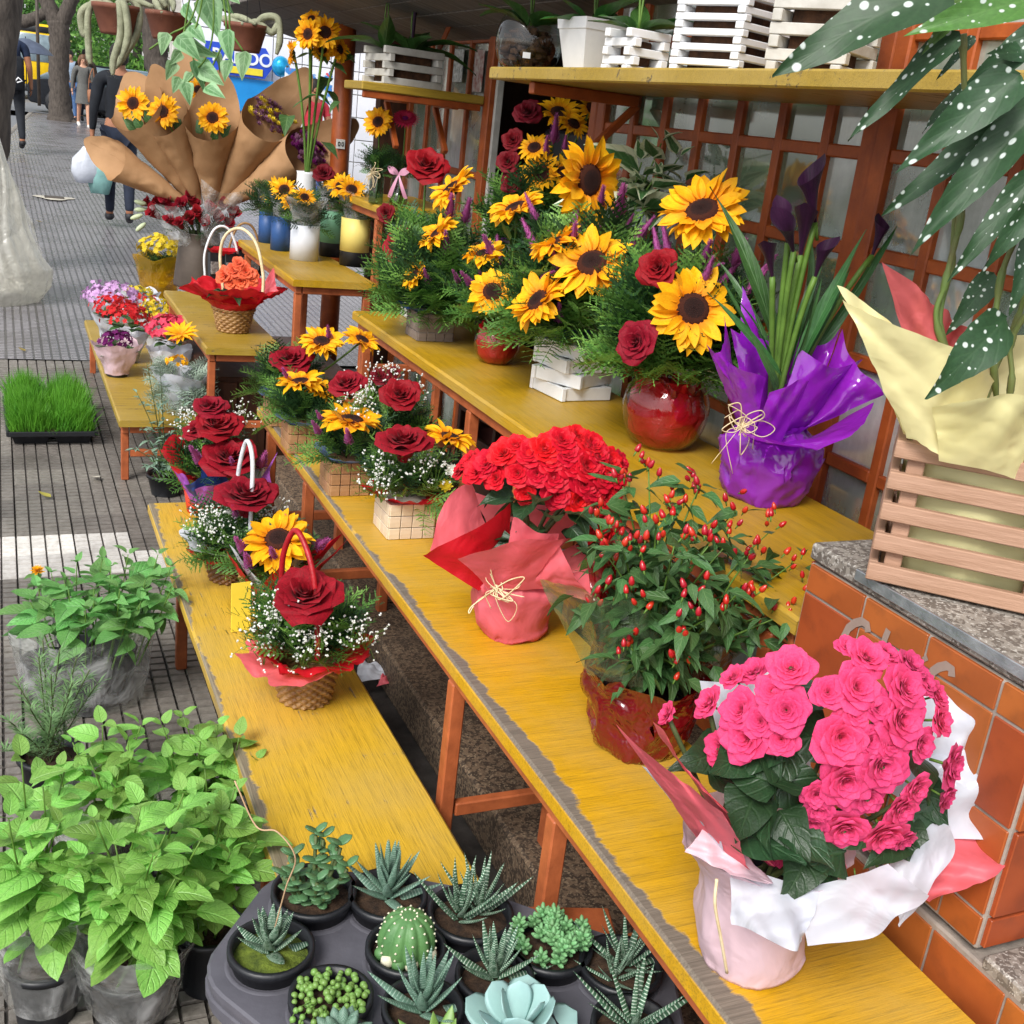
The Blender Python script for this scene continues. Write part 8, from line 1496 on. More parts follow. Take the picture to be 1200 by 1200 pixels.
# leaflets dropped behind the low bench
tp = thing('wrapping_scrap', 'crumpled white and red wrapping scrap lying in the gap behind the low bench', 'scrap', (0.9094, 2.6923, 0.04))
sheet(tp, 'white_scrap', M_['p_white'], [(-0.05, -0.02, 0.0), (0.03, -0.03, 0.01), (0.05, 0.03, 0.02), (-0.03, 0.04, 0.015)], (0, 0, 1), 5, 0.008, 0.01); sheet(tp, 'red_scrap', M_['p_coral'], [(0.0, -0.05, 0.0), (0.05, -0.05, 0.01), (0.06, -0.01, 0.012), (0.02, -0.02, 0.01)], (0, 0, 1), 6, 0.005, 0.006)

# fallen leaves and litter
FLM = [B().add(leaf(0.05, 0.03, 1, 0.3, -0.25, 4, 0.6, nu=2)).mesh('fallen_leaf', mat('fallen_leaf_' + c_, c_, None, 20, 0.6, 0.1)) for c_ in ('#a8a04a', '#8c7a3c', '#c9c3b4')]
rg = random.Random(77)
for (x, y), ki, lab in (((0.9717, 16.8426), 0, 'yellow green fallen leaf on the far sidewalk near the carrier bags'), ((0.3568, 11.8804), 1, 'brown fallen leaf just in front of the drain cover'), ((0.0999, 6.8026), 1, 'brown fallen leaf behind the grass tray'), ((0.8365, 11.0684), 2, 'pale fallen leaf beside the lilac daisies'), ((0.14, 4.3938), 0, 'yellow green fallen leaf just behind the pale paving row'), ((0.3182, 4.6425), 2, 'pale fallen leaf by the small low bench leg')):
    o = mk('fallen_leaf', FLM[ki], None, TR((x, y, zg(y) + 0.008), RZ(rg.uniform(0, 6.28)), rg.uniform(0.8, 1.4))); tag(o, lab, 'leaf', 'fallen leaves on the sidewalk')
o = thing('drain_cover', 'small broken drain cover with pale cement edge in the sidewalk', 'drain', (0.5437, 13.8103) + (0,))
dy = bpy.data.objects['drain_cover'].location[1]; part('cement_patch', lathe([(0.2, 0.002), (0.14, 0.006), (0.001, 0.006)], 18, lambda a, i: (1 + 0.25 * sin(3 * a), 0)), mat('cement', '#c4beb0', '#a49e90', 9, 0.8, 0.3), o, TR((0, 0, zg(dy) + 0.006))); part('grate', cbox(0.2, 0.2, 0.012, 0.002, (0, 0, zg(dy) + 0.014)), M_['steel'], o, smooth=False)

# ------------------------------------------------------------------ street behind
M_['bark'] = mat('tree_bark', '#5d554e', '#37312d', 9, 0.9, 1.0, 22, stretch=(3, 3, 0.8))
M_['leafA'] = mat('street_leaf', '#5d8f40', '#365e2a', 0.6, 0.55, 0, trans=0.35)
M_['leafB'] = mat('street_leaf_light', '#8ab855', '#5f9440', 0.6, 0.55, 0, trans=0.4)
def crown(t, clumps, seed, leaf_=0.10, n=900):
    rs = np.random.RandomState(seed); V = []; F = []; Mi = []; k0 = 0
    for (c, r_) in clumps:
        d = rs.normal(size=(n, 3)); d /= np.linalg.norm(d, axis=1)[:, None]; p = np.array(c) + d * (r_ * rs.uniform(0.35, 1.0, (n, 1)) ** 0.6) * np.array((1, 1, 0.75))
        a = rs.normal(size=(n, 3)); a /= np.linalg.norm(a, axis=1)[:, None]; b_ = np.cross(a, rs.normal(size=(n, 3))); b_ /= np.linalg.norm(b_, axis=1)[:, None]
        L = leaf_ * rs.uniform(0.6, 1.3, (n, 1)); q = np.stack([p - a * L, p + b_ * L * 0.45, p + a * L, p - b_ * L * 0.45], 1).reshape(-1, 3); V.append(q)
        F += [(k0 + 4 * i, k0 + 4 * i + 1, k0 + 4 * i + 2, k0 + 4 * i + 3) for i in range(n)]; Mi += list((rs.rand(n) < 0.4).astype(int)); k0 += 4 * n
    b = B(); b.V = V; b.F = F; b.M = [int(x) for x in Mi]; b.U = [np.zeros((k0, 2))]; b.n = k0
    part('crown', b, [M_['leafA'], M_['leafB']], t, kind='stuff', smooth=False)
def limb(P, r_, n=12, seed=0):
    tb_ = tube(P, r_, n); V = tb_[0]; rs = np.random.RandomState(seed); Pn = np.repeat(np.array(P), n, 0); f = 1 + 0.10 * np.sin(np.arange(len(V)) * 2.1 + seed) * 0.6 + rs.normal(0, 0.03, len(V)); return Pn + (V - Pn) * f[:, None], tb_[1], tb_[2]
def tree(label, loc, trunk, limbs, clumps, seed, leaf_=0.1, n=700, roots=None):
    t = thing('street_tree', label, 'tree', loc)
    P = spline([q[:3] for q in trunk], 6); rr = np.interp(np.linspace(0, 1, len(P)), np.linspace(0, 1, len(trunk)), [q[3] for q in trunk]); part('trunk', limb(P, rr, 14, seed), M_['bark'], t)
    for L in limbs:
        P = spline([q[:3] for q in L], 6); rr = np.interp(np.linspace(0, 1, len(P)), np.linspace(0, 1, len(L)), [q[3] for q in L]); part('limb', limb(P, rr, 10, seed + 1), M_['bark'], t)
    for L in (roots or []): part('root', limb(spline([q[:3] for q in L], 5), np.linspace(L[0][3], L[-1][3], (len(L) - 1) * 5 + 1), 8, seed), M_['bark'], t)
    if clumps: crown(t, clumps, seed, leaf_, n)
    return t
tree('leaning tree trunk at the left edge, behind the white rubbish bag', (-0.12, 9.3, zg(9.3)), [(-0.05, 0, -0.1, 0.22), (-0.02, 0, 0.5, 0.17), (0.06, 0, 1.3, 0.17), (0.17, 0.1, 2.2, 0.18), (0.25, 0.2, 3.4, 0.16)], [[(0.25, 0.2, 3.3, 0.12), (0.9, 0.8, 4.2, 0.08), (1.4, 1.5, 5.0, 0.04)], [(0.25, 0.2, 3.3, 0.12), (-0.6, 0.2, 4.4, 0.07), (-1.4, 0.3, 5.4, 0.04)]], [((-0.8, 0.6, 6.0), 1.3), ((0.8, 1.8, 6.4), 1.2)], 1, 0.09, 500)
FT = (1.4657, 32.0, 0.2897)
def fp(px, py, dd=0.0): return None
FTL = (((-0.0014, 0.0007, -0.0823, 0.42), (-0.0156, 0.0075, 0.2231, 0.3), (-0.0261, 0.0125, 0.7291, 0.24), (-0.0346, 0.0165, 1.329, 0.24), (-0.0028, 0.0014, 2.0235, 0.24), (-0.034, 0.0162, 2.4094, 0.25)), ((-0.0358, 0.0171, 2.3121, 0.2), (-0.2191, 0.1046, 2.6771, 0.19), (-0.3986, 0.1903, 3.1346, 0.17), (-0.5008, 0.2391, 3.5962, 0.14)), ((-0.0174, 0.0083, 2.2754, 0.2), (0.1997, -0.0953, 2.7274, 0.17), (0.3586, -0.1711, 3.225, 0.16), (0.4416, -0.2108, 3.8021, 0.13)), ((-0.1818, 0.0868, 2.643, 0.12), (-0.7607, 0.3631, 2.3218, 0.16), (-1.1407, 0.5445, 2.373, 0.14)), ((0.0407, -0.0194, 0.087, 0.18), (0.3529, -0.1684, 0.0027, 0.14), (0.6268, -0.2992, -0.0455, 0.07)), ((-0.0378, 0.0181, 0.0773, 0.18), (-0.3145, 0.1501, -0.039, 0.12), (-0.5318, 0.2538, -0.107, 0.06)))
tree('forked dark tree with spreading roots beside the walking woman in grey', FT, FTL[0], FTL[1:4], [((-3.5, 3, 5.2), 2.2), ((2.5, 4, 5.6), 2.4), ((0, 2, 7), 2.2)], 2, 0.16, 900, FTL[4:])
T3 = (2.5199, 20.0, 1.3744)
T3L = ((0.0276, -0.0132, -0.2324, 0.26), (-0.0266, 0.0127, 0.1528, 0.2), (-0.1672, 0.0798, 0.5223, 0.19), (-0.1824, 0.0871, 0.9017, 0.2), (-0.3078, 0.1469, 1.2628, 0.22), (-0.3958, 0.1889, 1.8681, 0.2))
tree('crooked tree trunk behind the middle hanging pot', T3, T3L, [[T3L[4], (1.2, 0.5, 2.9, 0.12), (2.2, 0.8, 4.0, 0.06)]], [((-1.0, 1, 5.2), 1.6), ((1.5, 1, 5.4), 1.4)], 3, 0.11, 700)
for i, (px, y, h, lab) in enumerate(((128, 52, 7.0, 'leafy green tree far behind the woman in grey dress'), (92, 75, 9.0, 'pale green tree crown beyond the forked tree'), (158, 46, 6.0, 'dense dark green tree far behind the leftmost hanging pot'), (40, 95, 11.0, 'distant tree crown above the yellow bus'))):
    p = ((4.244, 52.0, 1.2335), (4.414, 75.0, 1.1332), (4.644, 46.0, 1.3726), (2.5589, 95.0, 1.5505))[i]
    tree(lab, (p[0], p[1], zg(y) - 0.1), [(0, 0, 0, 0.22), (0.1, 0, h * 0.3, 0.18), (0, 0, h * 0.6, 0.12)], [], [((-0.9, 0, h * 0.42), h * 0.2), ((0.9, 0.3, h * 0.5), h * 0.22), ((0, 0, h * 0.72), h * 0.26), ((-1.6, 0, h * 0.62), h * 0.2), ((1.8, 0.5, h * 0.68), h * 0.2), ((0.2, -0.4, h * 0.25), h * 0.14)], 10 + i, 0.018 * h, 800)
struct(part('cross_road', (np.array([(-30, 36, 0.385), (60, 36, 0.385), (60, 46, 0.385), (-30, 46, 0.385)], float), [(0, 1, 2, 3)], None), M_['asphalt']))
# rubbish bag
t = thing('rubbish_bag', 'large creased off white plastic rubbish bag leaning on the leftmost trunk', 'bag', (-0.0674, 8.2528, 0.06))
wa, wb = wave(31, (2, 3, 5)), wave(33, (7, 11, 15, 19))
def fn(u, v):
    a = 2 * pi * u; r_ = [0.30, 0.33, 0.33, 0.30, 0.26, 0.21, 0.15, 0.09, 0.05, 0.03][min(9, int(v * 9.999))] ; f = v * 9 - int(v * 9); q = [0.27, 0.33, 0.34, 0.30, 0.25, 0.205, 0.165, 0.125, 0.085, 0.045, 0.02]; k_ = min(9, int(v * 10)); r_ = q[k_] + (q[k_ + 1] - q[k_]) * (v * 10 - k_)
    r_ *= 1 + 0.12 * wa(a + v) + 0.42 * abs(wb(a + 0.5 * v + 0.3 * sin(5 * v))) * (0.35 + v) + 0.05 * sin(14 * v + 3 * a)
    return (r_ * cos(a) + 0.03 * v, r_ * sin(a) * 0.9, 1.15 * v + 0.02 * wa(a * 2) * v)
part('bag_body', crinkle(grid(130, 60, fn, True), 0.022, 9, 2), film('bag_plastic', '#f0eee6', 0.5, '#e6e4da', 0.2, 0.35, 1.0, 9), t); part('bag_floor', disc(0.27, 0.004, 32), bpy.data.materials['bag_plastic'], t)
# people
SKIN = {'a': mat('skin_light', '#c99a80', '#b98a70', 8, 0.5, 0.05), 'b': mat('skin_tan', '#a87458', '#96644a', 8, 0.5, 0.05)}
def skinobj(name, P, E, r_, m, parent, sub=2):
    import bmesh
    bm = bmesh.new(); ly = bm.verts.layers.skin.verify(); vs_ = [bm.verts.new(p) for p in P]
    for a, b_ in E: bm.edges.new((vs_[a], vs_[b_]))
    for i, v in enumerate(vs_): q = r_[i]; v[ly].radius = q if np.ndim(q) else (q, q); v[ly].use_root = i == 0
    me = bpy.data.meshes.new(name); bm.to_mesh(me); bm.free(); me.materials.append(m); o = mk(name, me, parent)
    sm = o.modifiers.new('skin', 'SKIN'); sm.use_smooth_shade = True; ss = o.modifiers.new('sub', 'SUBSURF'); ss.levels = 1; ss.render_levels = sub; return o
def person(label, loc, H, face, shirt, trousers, skin='b', hair='#1c1512', stride=0.12, arms=(0.1, -0.1), dress=None, sleeves='short', shoe='#1c1c20', bun=False, longhair=False, held=None):
    """facing local -Y; face = world angle; every joint in fractions of the standing height"""
    t = thing('person', label, 'person', loc, face)
    s = stride; J = dict(pel=(0, 0, .53), wa=(0, 0.004, .61), ch=(0, 0.008, .72), nk0=(0, 0.006, .815), nk=(0, 0.0, .85), hd=(0, -0.006, .905), tp=(0, -0.004, .965))
    for k_, sx in (('l', 1), ('r', -1)):
        st = s * sx; J['hp' + k_] = (.048 * sx, 0, .50); J['kn' + k_] = (.05 * sx, -st * .55 - 0.01, .285); J['an' + k_] = (.05 * sx, -st + (0.03 if st < 0 else 0), .045 + (0.03 if st < -0.05 else 0)); J['to' + k_] = (.055 * sx, -st - .075, .018 + (0.01 if st < -0.05 else 0))
        ar = arms[0 if sx > 0 else 1]; J['sh' + k_] = (.105 * sx, 0.005, .79); J['el' + k_] = (.135 * sx, -ar * .4 + 0.01, .635); J['wr' + k_] = (.145 * sx, -ar - 0.03, .50 + abs(ar) * .12); J['pa' + k_] = (.146 * sx, -ar * 1.1 - 0.035, .465 + abs(ar) * .12)
    ks = list(J); ix = {k_: i for i, k_ in enumerate(ks)}; P = [tuple(np.array(J[k_]) * H) for k_ in ks]
    R_ = dict(pel=(.075, .058), wa=(.066, .05), ch=(.078, .06), nk0=.042, nk=.03, hd=(.043, .05), tp=.034, hp=.052, kn=.033, an=.022, to=.018, sh=.036, el=.025, wr=.016, pa=(.022, .012))
    rad = [tuple(np.array(R_.get(k_, R_.get(k_[:2]))) * H) if np.ndim(R_.get(k_, R_.get(k_[:2]))) else R_.get(k_, R_.get(k_[:2])) * H for k_ in ks]
    E = [('pel', 'wa'), ('wa', 'ch'), ('ch', 'nk0'), ('nk0', 'nk'), ('nk', 'hd'), ('hd', 'tp')]
    for q in 'lr': E += [('pel', 'hp' + q), ('hp' + q, 'kn' + q), ('kn' + q, 'an' + q), ('an' + q, 'to' + q), ('nk0', 'sh' + q), ('sh' + q, 'el' + q), ('el' + q, 'wr' + q), ('wr' + q, 'pa' + q)]
    body = skinobj('body', P, [(ix[a], ix[b_]) for a, b_ in E], rad, SKIN[skin], t)
    for q, sx in (('l', 1), ('r', -1)):          # fingers and thumb, curled
        pa = np.array(J['pa' + q]) * H
        for f in range(5):
            o = np.array((0.0, (-0.012 + 0.008 * f) * H, -0.008 * H)) if f < 4 else np.array((-0.006 * sx * H, -0.018 * H, 0.004 * H)); L = (0.034, 0.04, 0.037, 0.03, 0.026)[f] * H
            part('finger', tube([pa + o * 0.6, pa + o + np.array((-0.002 * sx * H, 0, -L * 0.55)), pa + o + np.array((-0.010 * sx * H, -0.004 * H, -L))], [0.0055 * H, 0.005 * H, 0.0038 * H], 6), SKIN[skin], t)
    def cloth(name, keys, edges, grow, m, ends={}):
        Pk = [tuple(np.array(ends.get(k_, J[k_])) * H) for k_ in keys]; rk = [tuple(np.array(R_.get(k_, R_.get(k_[:2]))) * H * grow) if np.ndim(R_.get(k_, R_.get(k_[:2]))) else R_.get(k_, R_.get(k_[:2])) * H * grow for k_ in keys]; ii = {k_: i for i, k_ in enumerate(keys)}
        skinobj(name, Pk, [(ii[a], ii[b_]) for a, b_ in edges], rk, m, t)
    ce = [('pel', 'wa'), ('wa', 'ch'), ('ch', 'nk0')] + [('nk0', 'shl'), ('nk0', 'shr'), ('shl', 'ell'), ('shr', 'elr')]; ck = ['pel', 'wa', 'ch', 'nk0', 'shl', 'ell', 'shr', 'elr']
    ends = {} if sleeves == 'long' else {'el' + q: tuple(np.array(J['sh' + q]) * 0.4 + np.array(J['el' + q]) * 0.6) for q in 'lr'}
    if sleeves == 'long': ck += ['wrl', 'wrr']; ce += [('ell', 'wrl'), ('elr', 'wrr')]
    cloth('shirt', ck, ce, 1.16, shirt, ends)
    if dress:
        wv = wave(int(H * 100), (2, 3, 5)); part('skirt', lathe([(.078 * H, .60 * H), (.086 * H, .53 * H), (.098 * H, .42 * H), (.108 * H, .33 * H)], 28, lambda a, i: (1 + 0.08 * wv(a) * i * 0.5, 0)), dress, t)
    else:
        cloth('trousers', ['pel', 'hpl', 'knl', 'anl', 'hpr', 'knr', 'anr'], [('pel', 'hpl'), ('hpl', 'knl'), ('knl', 'anl'), ('pel', 'hpr'), ('hpr', 'knr'), ('knr', 'anr')], 1.18, trousers)
    sm_ = mat('shoe', shoe, None, 9, 0.6, 0)
    for q in 'lr':
        a, b_ = np.array(J['an' + q]) * H, np.array(J['to' + q]) * H; lo = min(a[2], b_[2]) - 0.018 * H
        part('shoe', tube([a + np.array((0, .018 * H, -.022 * H)), a + np.array((0, -.01 * H, -.015 * H)), (a + b_) / 2, b_, b_ + np.array((0, -.012 * H, -.004 * H))], [.016 * H, .027 * H, .025 * H, .022 * H, .010 * H], 10), sm_, t)
    hm_ = mat('hair', hair, None, 30, 0.6, 0.6); hd = np.array(J['hd']) * H
    part('hair', lathe([(.03 * H, -.035 * H), (.05 * H, -.01 * H), (.0535 * H, .025 * H), (.048 * H, .055 * H), (.03 * H, .078 * H), (.001, .086 * H)], 20, lambda a, i: (1.0 if sin(a) > -0.3 else (0.86 if i < 4 else 1.0), 0)), hm_, t, TR(hd + np.array((0, .008 * H, 0))))
    if bun: part('hair_bun', ball(.03 * H, 12, 8), hm_, t, TR(hd + np.array((0, .055 * H, -.005 * H))))
    if longhair:
        for sx in (-1, 1): part('hair_lock', tube([hd + np.array((.03 * sx * H, .01 * H, .06 * H)), hd + np.array((.052 * sx * H, 0, 0)), hd + np.array((.058 * sx * H, -.01 * H, -.08 * H))], [.018 * H, .024 * H, .008 * H], 8), hm_, t)
    ey = mat('eye', '#1a1412', None, 9, 0.3, 0); 
    for sx in (-1, 1): part('eye', ball(.0055 * H, 8, 6), ey, t, TR(hd + np.array((.018 * sx * H, -.049 * H, .003 * H)))); part('ear', ball(.011 * H, 8, 6, 1.4), SKIN[skin], t, TR(hd + np.array((.045 * sx * H, .004 * H, -.004 * H)), None, (0.5, 1, 1)))
    part('nose', tube([hd + np.array((0, -.047 * H, .002 * H)), hd + np.array((0, -.058 * H, -.014 * H))], [.004 * H, .008 * H], 8), SKIN[skin], t); part('mouth', ball(.011 * H, 10, 6, 0.3), mat('lips', '#8c4a44', None, 9, 0.5, 0), t, TR(hd + np.array((0, -.046 * H, -.028 * H))))
    t['joint_H'] = H; return t, {k_: np.array(v) * H for k_, v in J.items()}
blackc = mat('black_cloth', '#1c2028', '#12151b', 12, 0.85, 0.3); navy = mat('navy_cloth', '#1e2c48', '#162036', 12, 0.85, 0.3); greyd = mat('grey_knit', '#6d6d6a', '#4f4f4d', 60, 0.9, 0.4); paleb = mat('pale_blue_cloth', '#b7c9de', '#9fb4cc', 12, 0.8, 0.3); jean = mat('dark_jeans', '#222a3c', '#171d2c', 20, 0.85, 0.3)
def away(a=0.0): return pi + a
p1, j1 = person('woman with dark hair bun in black jacket walking away with a plastic bag', (1.0509, 11.8, 0.2192), 1.66, away(-0.05), blackc, jean, 'b', bun=True, sleeves='long', stride=0.10, arms=(-0.02, 0.06), shoe='#2a2a30')
pb_ = thing('carrier_bag', 'translucent pale blue and teal carrier bags held by the woman with the bun', 'bag', (0.8042, 11.75, 0.9157))
def bagm(c_, name, m, dx, w, h, sd):
    wv = wave(sd, (2, 3, 5, 7))
    part(name, lathe([(0.001, -h), (w * 0.7, -h), (w, -h * 0.7), (w * 0.9, -h * 0.35), (w * 0.4, -h * 0.12), (0.03, 0.0)], 30, lambda a, i: (1 + 0.12 * wv(a), 0.01 * wv(a + 1))), m, pb_, TR((dx, 0, 0), None, (1, 0.7, 1)))
bagm(None, 'white_bag', M_['p_white'], -0.05, 0.14, 0.33, 3); bagm(None, 'teal_bag', paper('teal_plastic', '#9fd0cc', 0.4, 0.3), 0.07, 0.12, 0.42, 5)
person('man in dark clothes with a backpack walking away at the left edge', (0.2023, 19.0, 0.3948), 1.80, away(0.1), navy, blackc, 'b', stride=0.14, arms=(0.10, -0.04))
bp = thing('backpack', 'black backpack with a white emblem on the walking man at the left', 'backpack', (0.2201, 18.75, 1.4583))
part('pack', cbox(0.30, 0.16, 0.46, 0.05), blackc, bp); part('emblem', tube([(0.02, -0.083, -0.12), (0.07, -0.084, -0.06), (0.12, -0.083, -0.10), (0.05, -0.084, -0.13)], 0.012, 5), M_['white'], bp)
p3, _ = person('woman in grey knit dress with long light brown hair walking towards the viewer', (1.8659, 30.0, 0.3415), 1.66, 0.1, greyd, blackc, 'a', '#6a4a34', 0.10, (0.08, -0.06), dress=greyd, sleeves='long', longhair=True, shoe='#d8d4d0')
hb = thing('handbag', 'brown handbag carried by the woman in the grey dress', 'bag', (2.0575, 29.9, 1.0769)); part('bag_body', cbox(0.22, 0.10, 0.30, 0.04), mat('tan_leather', '#9c6a4c', '#82543a', 9, 0.6, 0.1), hb); part('strap', tube_h([(-0.08, 0, 0.15), (-0.06, 0, 0.4), (0.02, 0, 0.62), (0.05, 0, 0.4), (0.08, 0, 0.15)], 0.012, 6), bpy.data.materials['tan_leather'], hb)
person('man in dark brown jacket just behind the woman in grey', (2.0852, 32.5, 0.3943), 1.78, 0.1, mat('brown_cloth', '#3c302a', '#2a211d', 12, 0.85, 0.3), jean, 'b', stride=0.06, sleeves='long')
person('man in pale blue shirt and jeans standing behind the forked tree', (1.7679, 33.5, 0.3622), 1.76, 0.2, paleb, mat('blue_jeans', '#5a7aa8', '#466490', 12, 0.85, 0.3), 'a', stride=0.05)
um = thing('umbrella', 'dark blue grey umbrella open beside the man at the left edge', 'umbrella', (0.5109, 24.0, 1.9008))
part('canopy', lathe([(0.48, -0.10), (0.40, -0.02), (0.25, 0.08), (0.08, 0.14), (0.001, 0.15)], 16, lambda a, i: (1 - 0.05 * abs(sin(a * 4)), 0)), mat('umbrella_cloth', '#5a6478', '#464e60', 6, 0.6, 0.1), um); part('shaft', tube([(0, 0, -0.7), (0, 0, 0.18)], 0.01, 6), M_['black'], um)
# traffic sign
sg = thing('traffic_sign', 'thin grey pole with a round red rimmed traffic sign near the forked tree', 'sign', (0.8981, 30.0, 0.7376))
part('pole', tube([(0, 0, 0), (0, 0, 3.4)], 0.04, 10), M_['steel'], sg); part('rim', lathe([(0.34, 0.0), (0.34, 0.02), (0.28, 0.022), (0.001, 0.012)], 28), mat('sign_red', '#c22832', None, 9, 0.5, 0), sg, TR((0, -0.06, 3.1), RX(pi / 2))); part('face', lathe([(0.27, 0.0), (0.27, 0.027), (0.001, 0.03)], 28), M_['white'], sg, TR((0, -0.06, 3.1), RX(pi / 2)))
# yellow bus
BUSP = (1.6397, 56.0, 1.3584)
bs = thing('bus', 'yellow city bus far down the road behind the forked tree', 'bus', (BUSP[0], BUSP[1], 0.24), radians(-4))
ym = mat('bus_yellow', '#f2c81c', '#e2b512', 3, 0.35, 0); gls = mat('bus_glass', '#8fa0aa', '#65747e', 3, 0.15, 0)
part('body', cbox(2.5, 10, 2.75, 0.18, (0, 5, 1.75)), ym, bs); part('windscreen', cbox(2.1, 0.03, 1.1, 0.05, (0, -0.005, 2.15)), gls, bs); part('bumper', cbox(2.45, 0.14, 0.3, 0.05, (0, -0.02, 0.5)), M_['black'], bs)
part('destination_sign', cbox(1.6, 0.03, 0.25, 0.02, (0, -0.007, 2.9)), M_['black'], bs)
for x in (-0.95, 0.95): part('headlight', lathe([(0.14, 0), (0.12, 0.05), (0.001, 0.06)], 16), M_['white'], bs, TR((x, 0.0, 0.85), RX(pi / 2)))
for x in (-1.252, 1.252):
    for i in range(5): part('side_window', cbox(0.02, 1.6, 0.8, 0.01, (x, 1.2 + i * 1.85, 2.2)), gls, bs)
wm = B().add(lathe([(0.001, -0.13), (0.3, -0.13), (0.5, -0.10), (0.5, 0.10), (0.3, 0.13), (0.001, 0.13)], 24)).mesh('wheel', M_['black'])
for x in (-1.12, 1.12):
    for y in (1.9, 7.6): mk('wheel', wm, bs, TR((x, y, 0.5), RY(pi / 2)))
def car(label, loc, rz, m, wh=None):
    t = thing('parked_car', label, 'car', loc, rz); L, W, = 4.0, 1.7
    def sec(y, w, z0, z1): return [(-w / 2, y, z0), (w / 2, y, z0), (w / 2 * 0.98, y, z1), (-w / 2 * 0.98, y, z1)]
    def loft(S): 
        V = [p for s in S for p in s]; F = []
        for j in range(len(S) - 1):
            for i in range(4): F.append((4 * j + i, 4 * j + (i + 1) % 4, 4 * j + 4 + (i + 1) % 4, 4 * j + 4 + i))
        F += [(3, 2, 1, 0), tuple(range(4 * len(S) - 4, 4 * len(S)))]; return np.array(V, float), F, None
    o = part('body', loft([sec(-2.0, 1.5, .3, .6), sec(-1.9, 1.66, .22, .72), sec(-0.9, 1.72, .2, .86), sec(1.5, 1.72, .2, .92), sec(1.95, 1.66, .25, .85), sec(2.02, 1.5, .32, .7)]), m, t); bv = o.modifiers.new('bevel', 'BEVEL'); bv.width = 0.06; bv.segments = 2
    o = part('cabin', loft([sec(-0.95, 1.5, .84, .87), sec(-0.3, 1.36, .86, 1.38), sec(0.9, 1.34, .9, 1.42), sec(1.75, 1.46, .88, .95)]), gls, t)
    part('roof', cbox(1.26, 1.2, 0.05, 0.02, (0, 0.3, 1.42)), m, t)
    w_ = B().add(lathe([(0.001, -0.09), (0.2, -0.09), (0.31, -0.07), (0.31, 0.07), (0.2, 0.09), (0.001, 0.09)], 20)).mesh('wheel', M_['black'])
    for x in (-0.78, 0.78):
        for y in (-1.25, 1.25): mk('wheel', w_, t, TR((x, y, 0.31), RY(pi / 2)))
    for x in (-0.58, 0.58): part('headlight', ball(0.09, 10, 6, 0.8), M_['white'], t, TR((x, -1.96, 0.62)))
    return t
car('dark car crossing behind the woman in grey', (2.9151, 37.5, 1.0181)[:2] + (0.386,), radians(80), blackc)
car('silver blue car behind the woman with the hair bun', (4.1852, 38.0, 1.0996)[:2] + (0.386,), radians(95), mat('silver_paint', '#a9bccb', '#98abbb', 3, 0.3, 0, Metallic=0.3))
# white tiled shop front with the arrow sign
def wall_tiles(t, x0, x1, y, z0, z1, tw, th_, m):
    me = B().add(cbox(tw - 0.012, 0.02, th_ - 0.012, 0.003)).mesh('wall_tile', m, False)
    nx, nz = int((x1 - x0) / tw), int((z1 - z0) / th_)
    for i in range(nx):
        for j in range(nz): mk('wall_tile', me, t, TR((x0 + (i + 0.5) * tw, y, z0 + (j + 0.5) * th_)))
wt = mat('white_tile', '#e9eaf0', '#dcdde6', 2, 0.4, 0.05, rnd=0.03)
sh = thing('tiled_building', 'white tiled shop front far behind the kraft bouquets', 'building')
part('wall', cbox(7.0, 0.3, 6.2, 0.01, (5.6, 16.37, 3.0)), M_['offwhite'], sh, smooth=False); wall_tiles(sh, 2.2, 5.4, 16.2, 0.2, 3.4, 0.4, 0.3, wt)
brt = mat('bright_blue_panel', '#1e8fd8', '#1a80c6', 4, 0.4, 0)
part('blue_panel', cbox(0.62, 0.06, 0.42, 0.005, (3.0843, 16.1, 1.5269)), brt, sh, smooth=False)
sn = thing('shop_sign', 'blue arrow shaped sign reading RÁPIDO on the white tiled shop front', 'sign', (3.1049, 16.05, 1.9462))
V = [(-0.62, 0, -0.19), (0.16, 0, -0.19), (0.29, 0, 0.0), (0.16, 0, 0.19), (-0.62, 0, 0.19)]; V2 = [(x, -0.03, z) for x, _, z in V]
part('plate', (np.array(V + V2, float), [(4, 3, 2, 1, 0), (5, 6, 7, 8, 9)] + [(i, (i + 1) % 5, 5 + (i + 1) % 5, 5 + i) for i in range(5)], None), mat('sign_blue', '#2c50c8', '#2546b4', 4, 0.4, 0), sn, smooth=False)
part('yellow_strip', cbox(0.5, 0.012, 0.085, 0.002, (-0.12, -0.037, -0.12)), mat('strip_yellow', '#f2dc3c', None, 4, 0.5, 0), sn, smooth=False)
def text(parent, s, size, loc, m, ext=0.003, name='lettering'):
    cu = bpy.data.curves.new(name, 'FONT'); cu.body = s; cu.size = size; cu.extrude = ext; cu.align_x = 'CENTER'; cu.align_y = 'CENTER'; cu.offset = 0.006 * size * 4
    o = bpy.data.objects.new(name, cu); COL.objects.link(o); dg = bpy.context.evaluated_depsgraph_get(); me = bpy.data.meshes.new_from_object(o.evaluated_get(dg)); bpy.data.objects.remove(o); bpy.data.curves.remove(cu)
    me.materials.clear(); me.materials.append(m); return mk(name, me, parent, TR(loc, RX(pi / 2)))
text(sn, 'RÁPIDO', 0.22, (-0.14, -0.034, 0.03), M_['white'])
pp = thing('poster_stand', 'tall blue and white printed banner beside the tiled shop front', 'banner', (3.6607, 15.2, 0.24))
k = NT('banner_print'); co = k.co('Object'); cc_ = k.mix(k.ramp(k.noise(co, 5, 3), 0.45, 0.5), lin('#3f86cf'), lin('#e6ecf2')); cc_ = k.mix(k.ramp(k.noise(co, 7, 2), 0.6, 0.63), cc_, lin('#d8485a')); bpm = k.done(k.bsdf(cc_, 0.5))
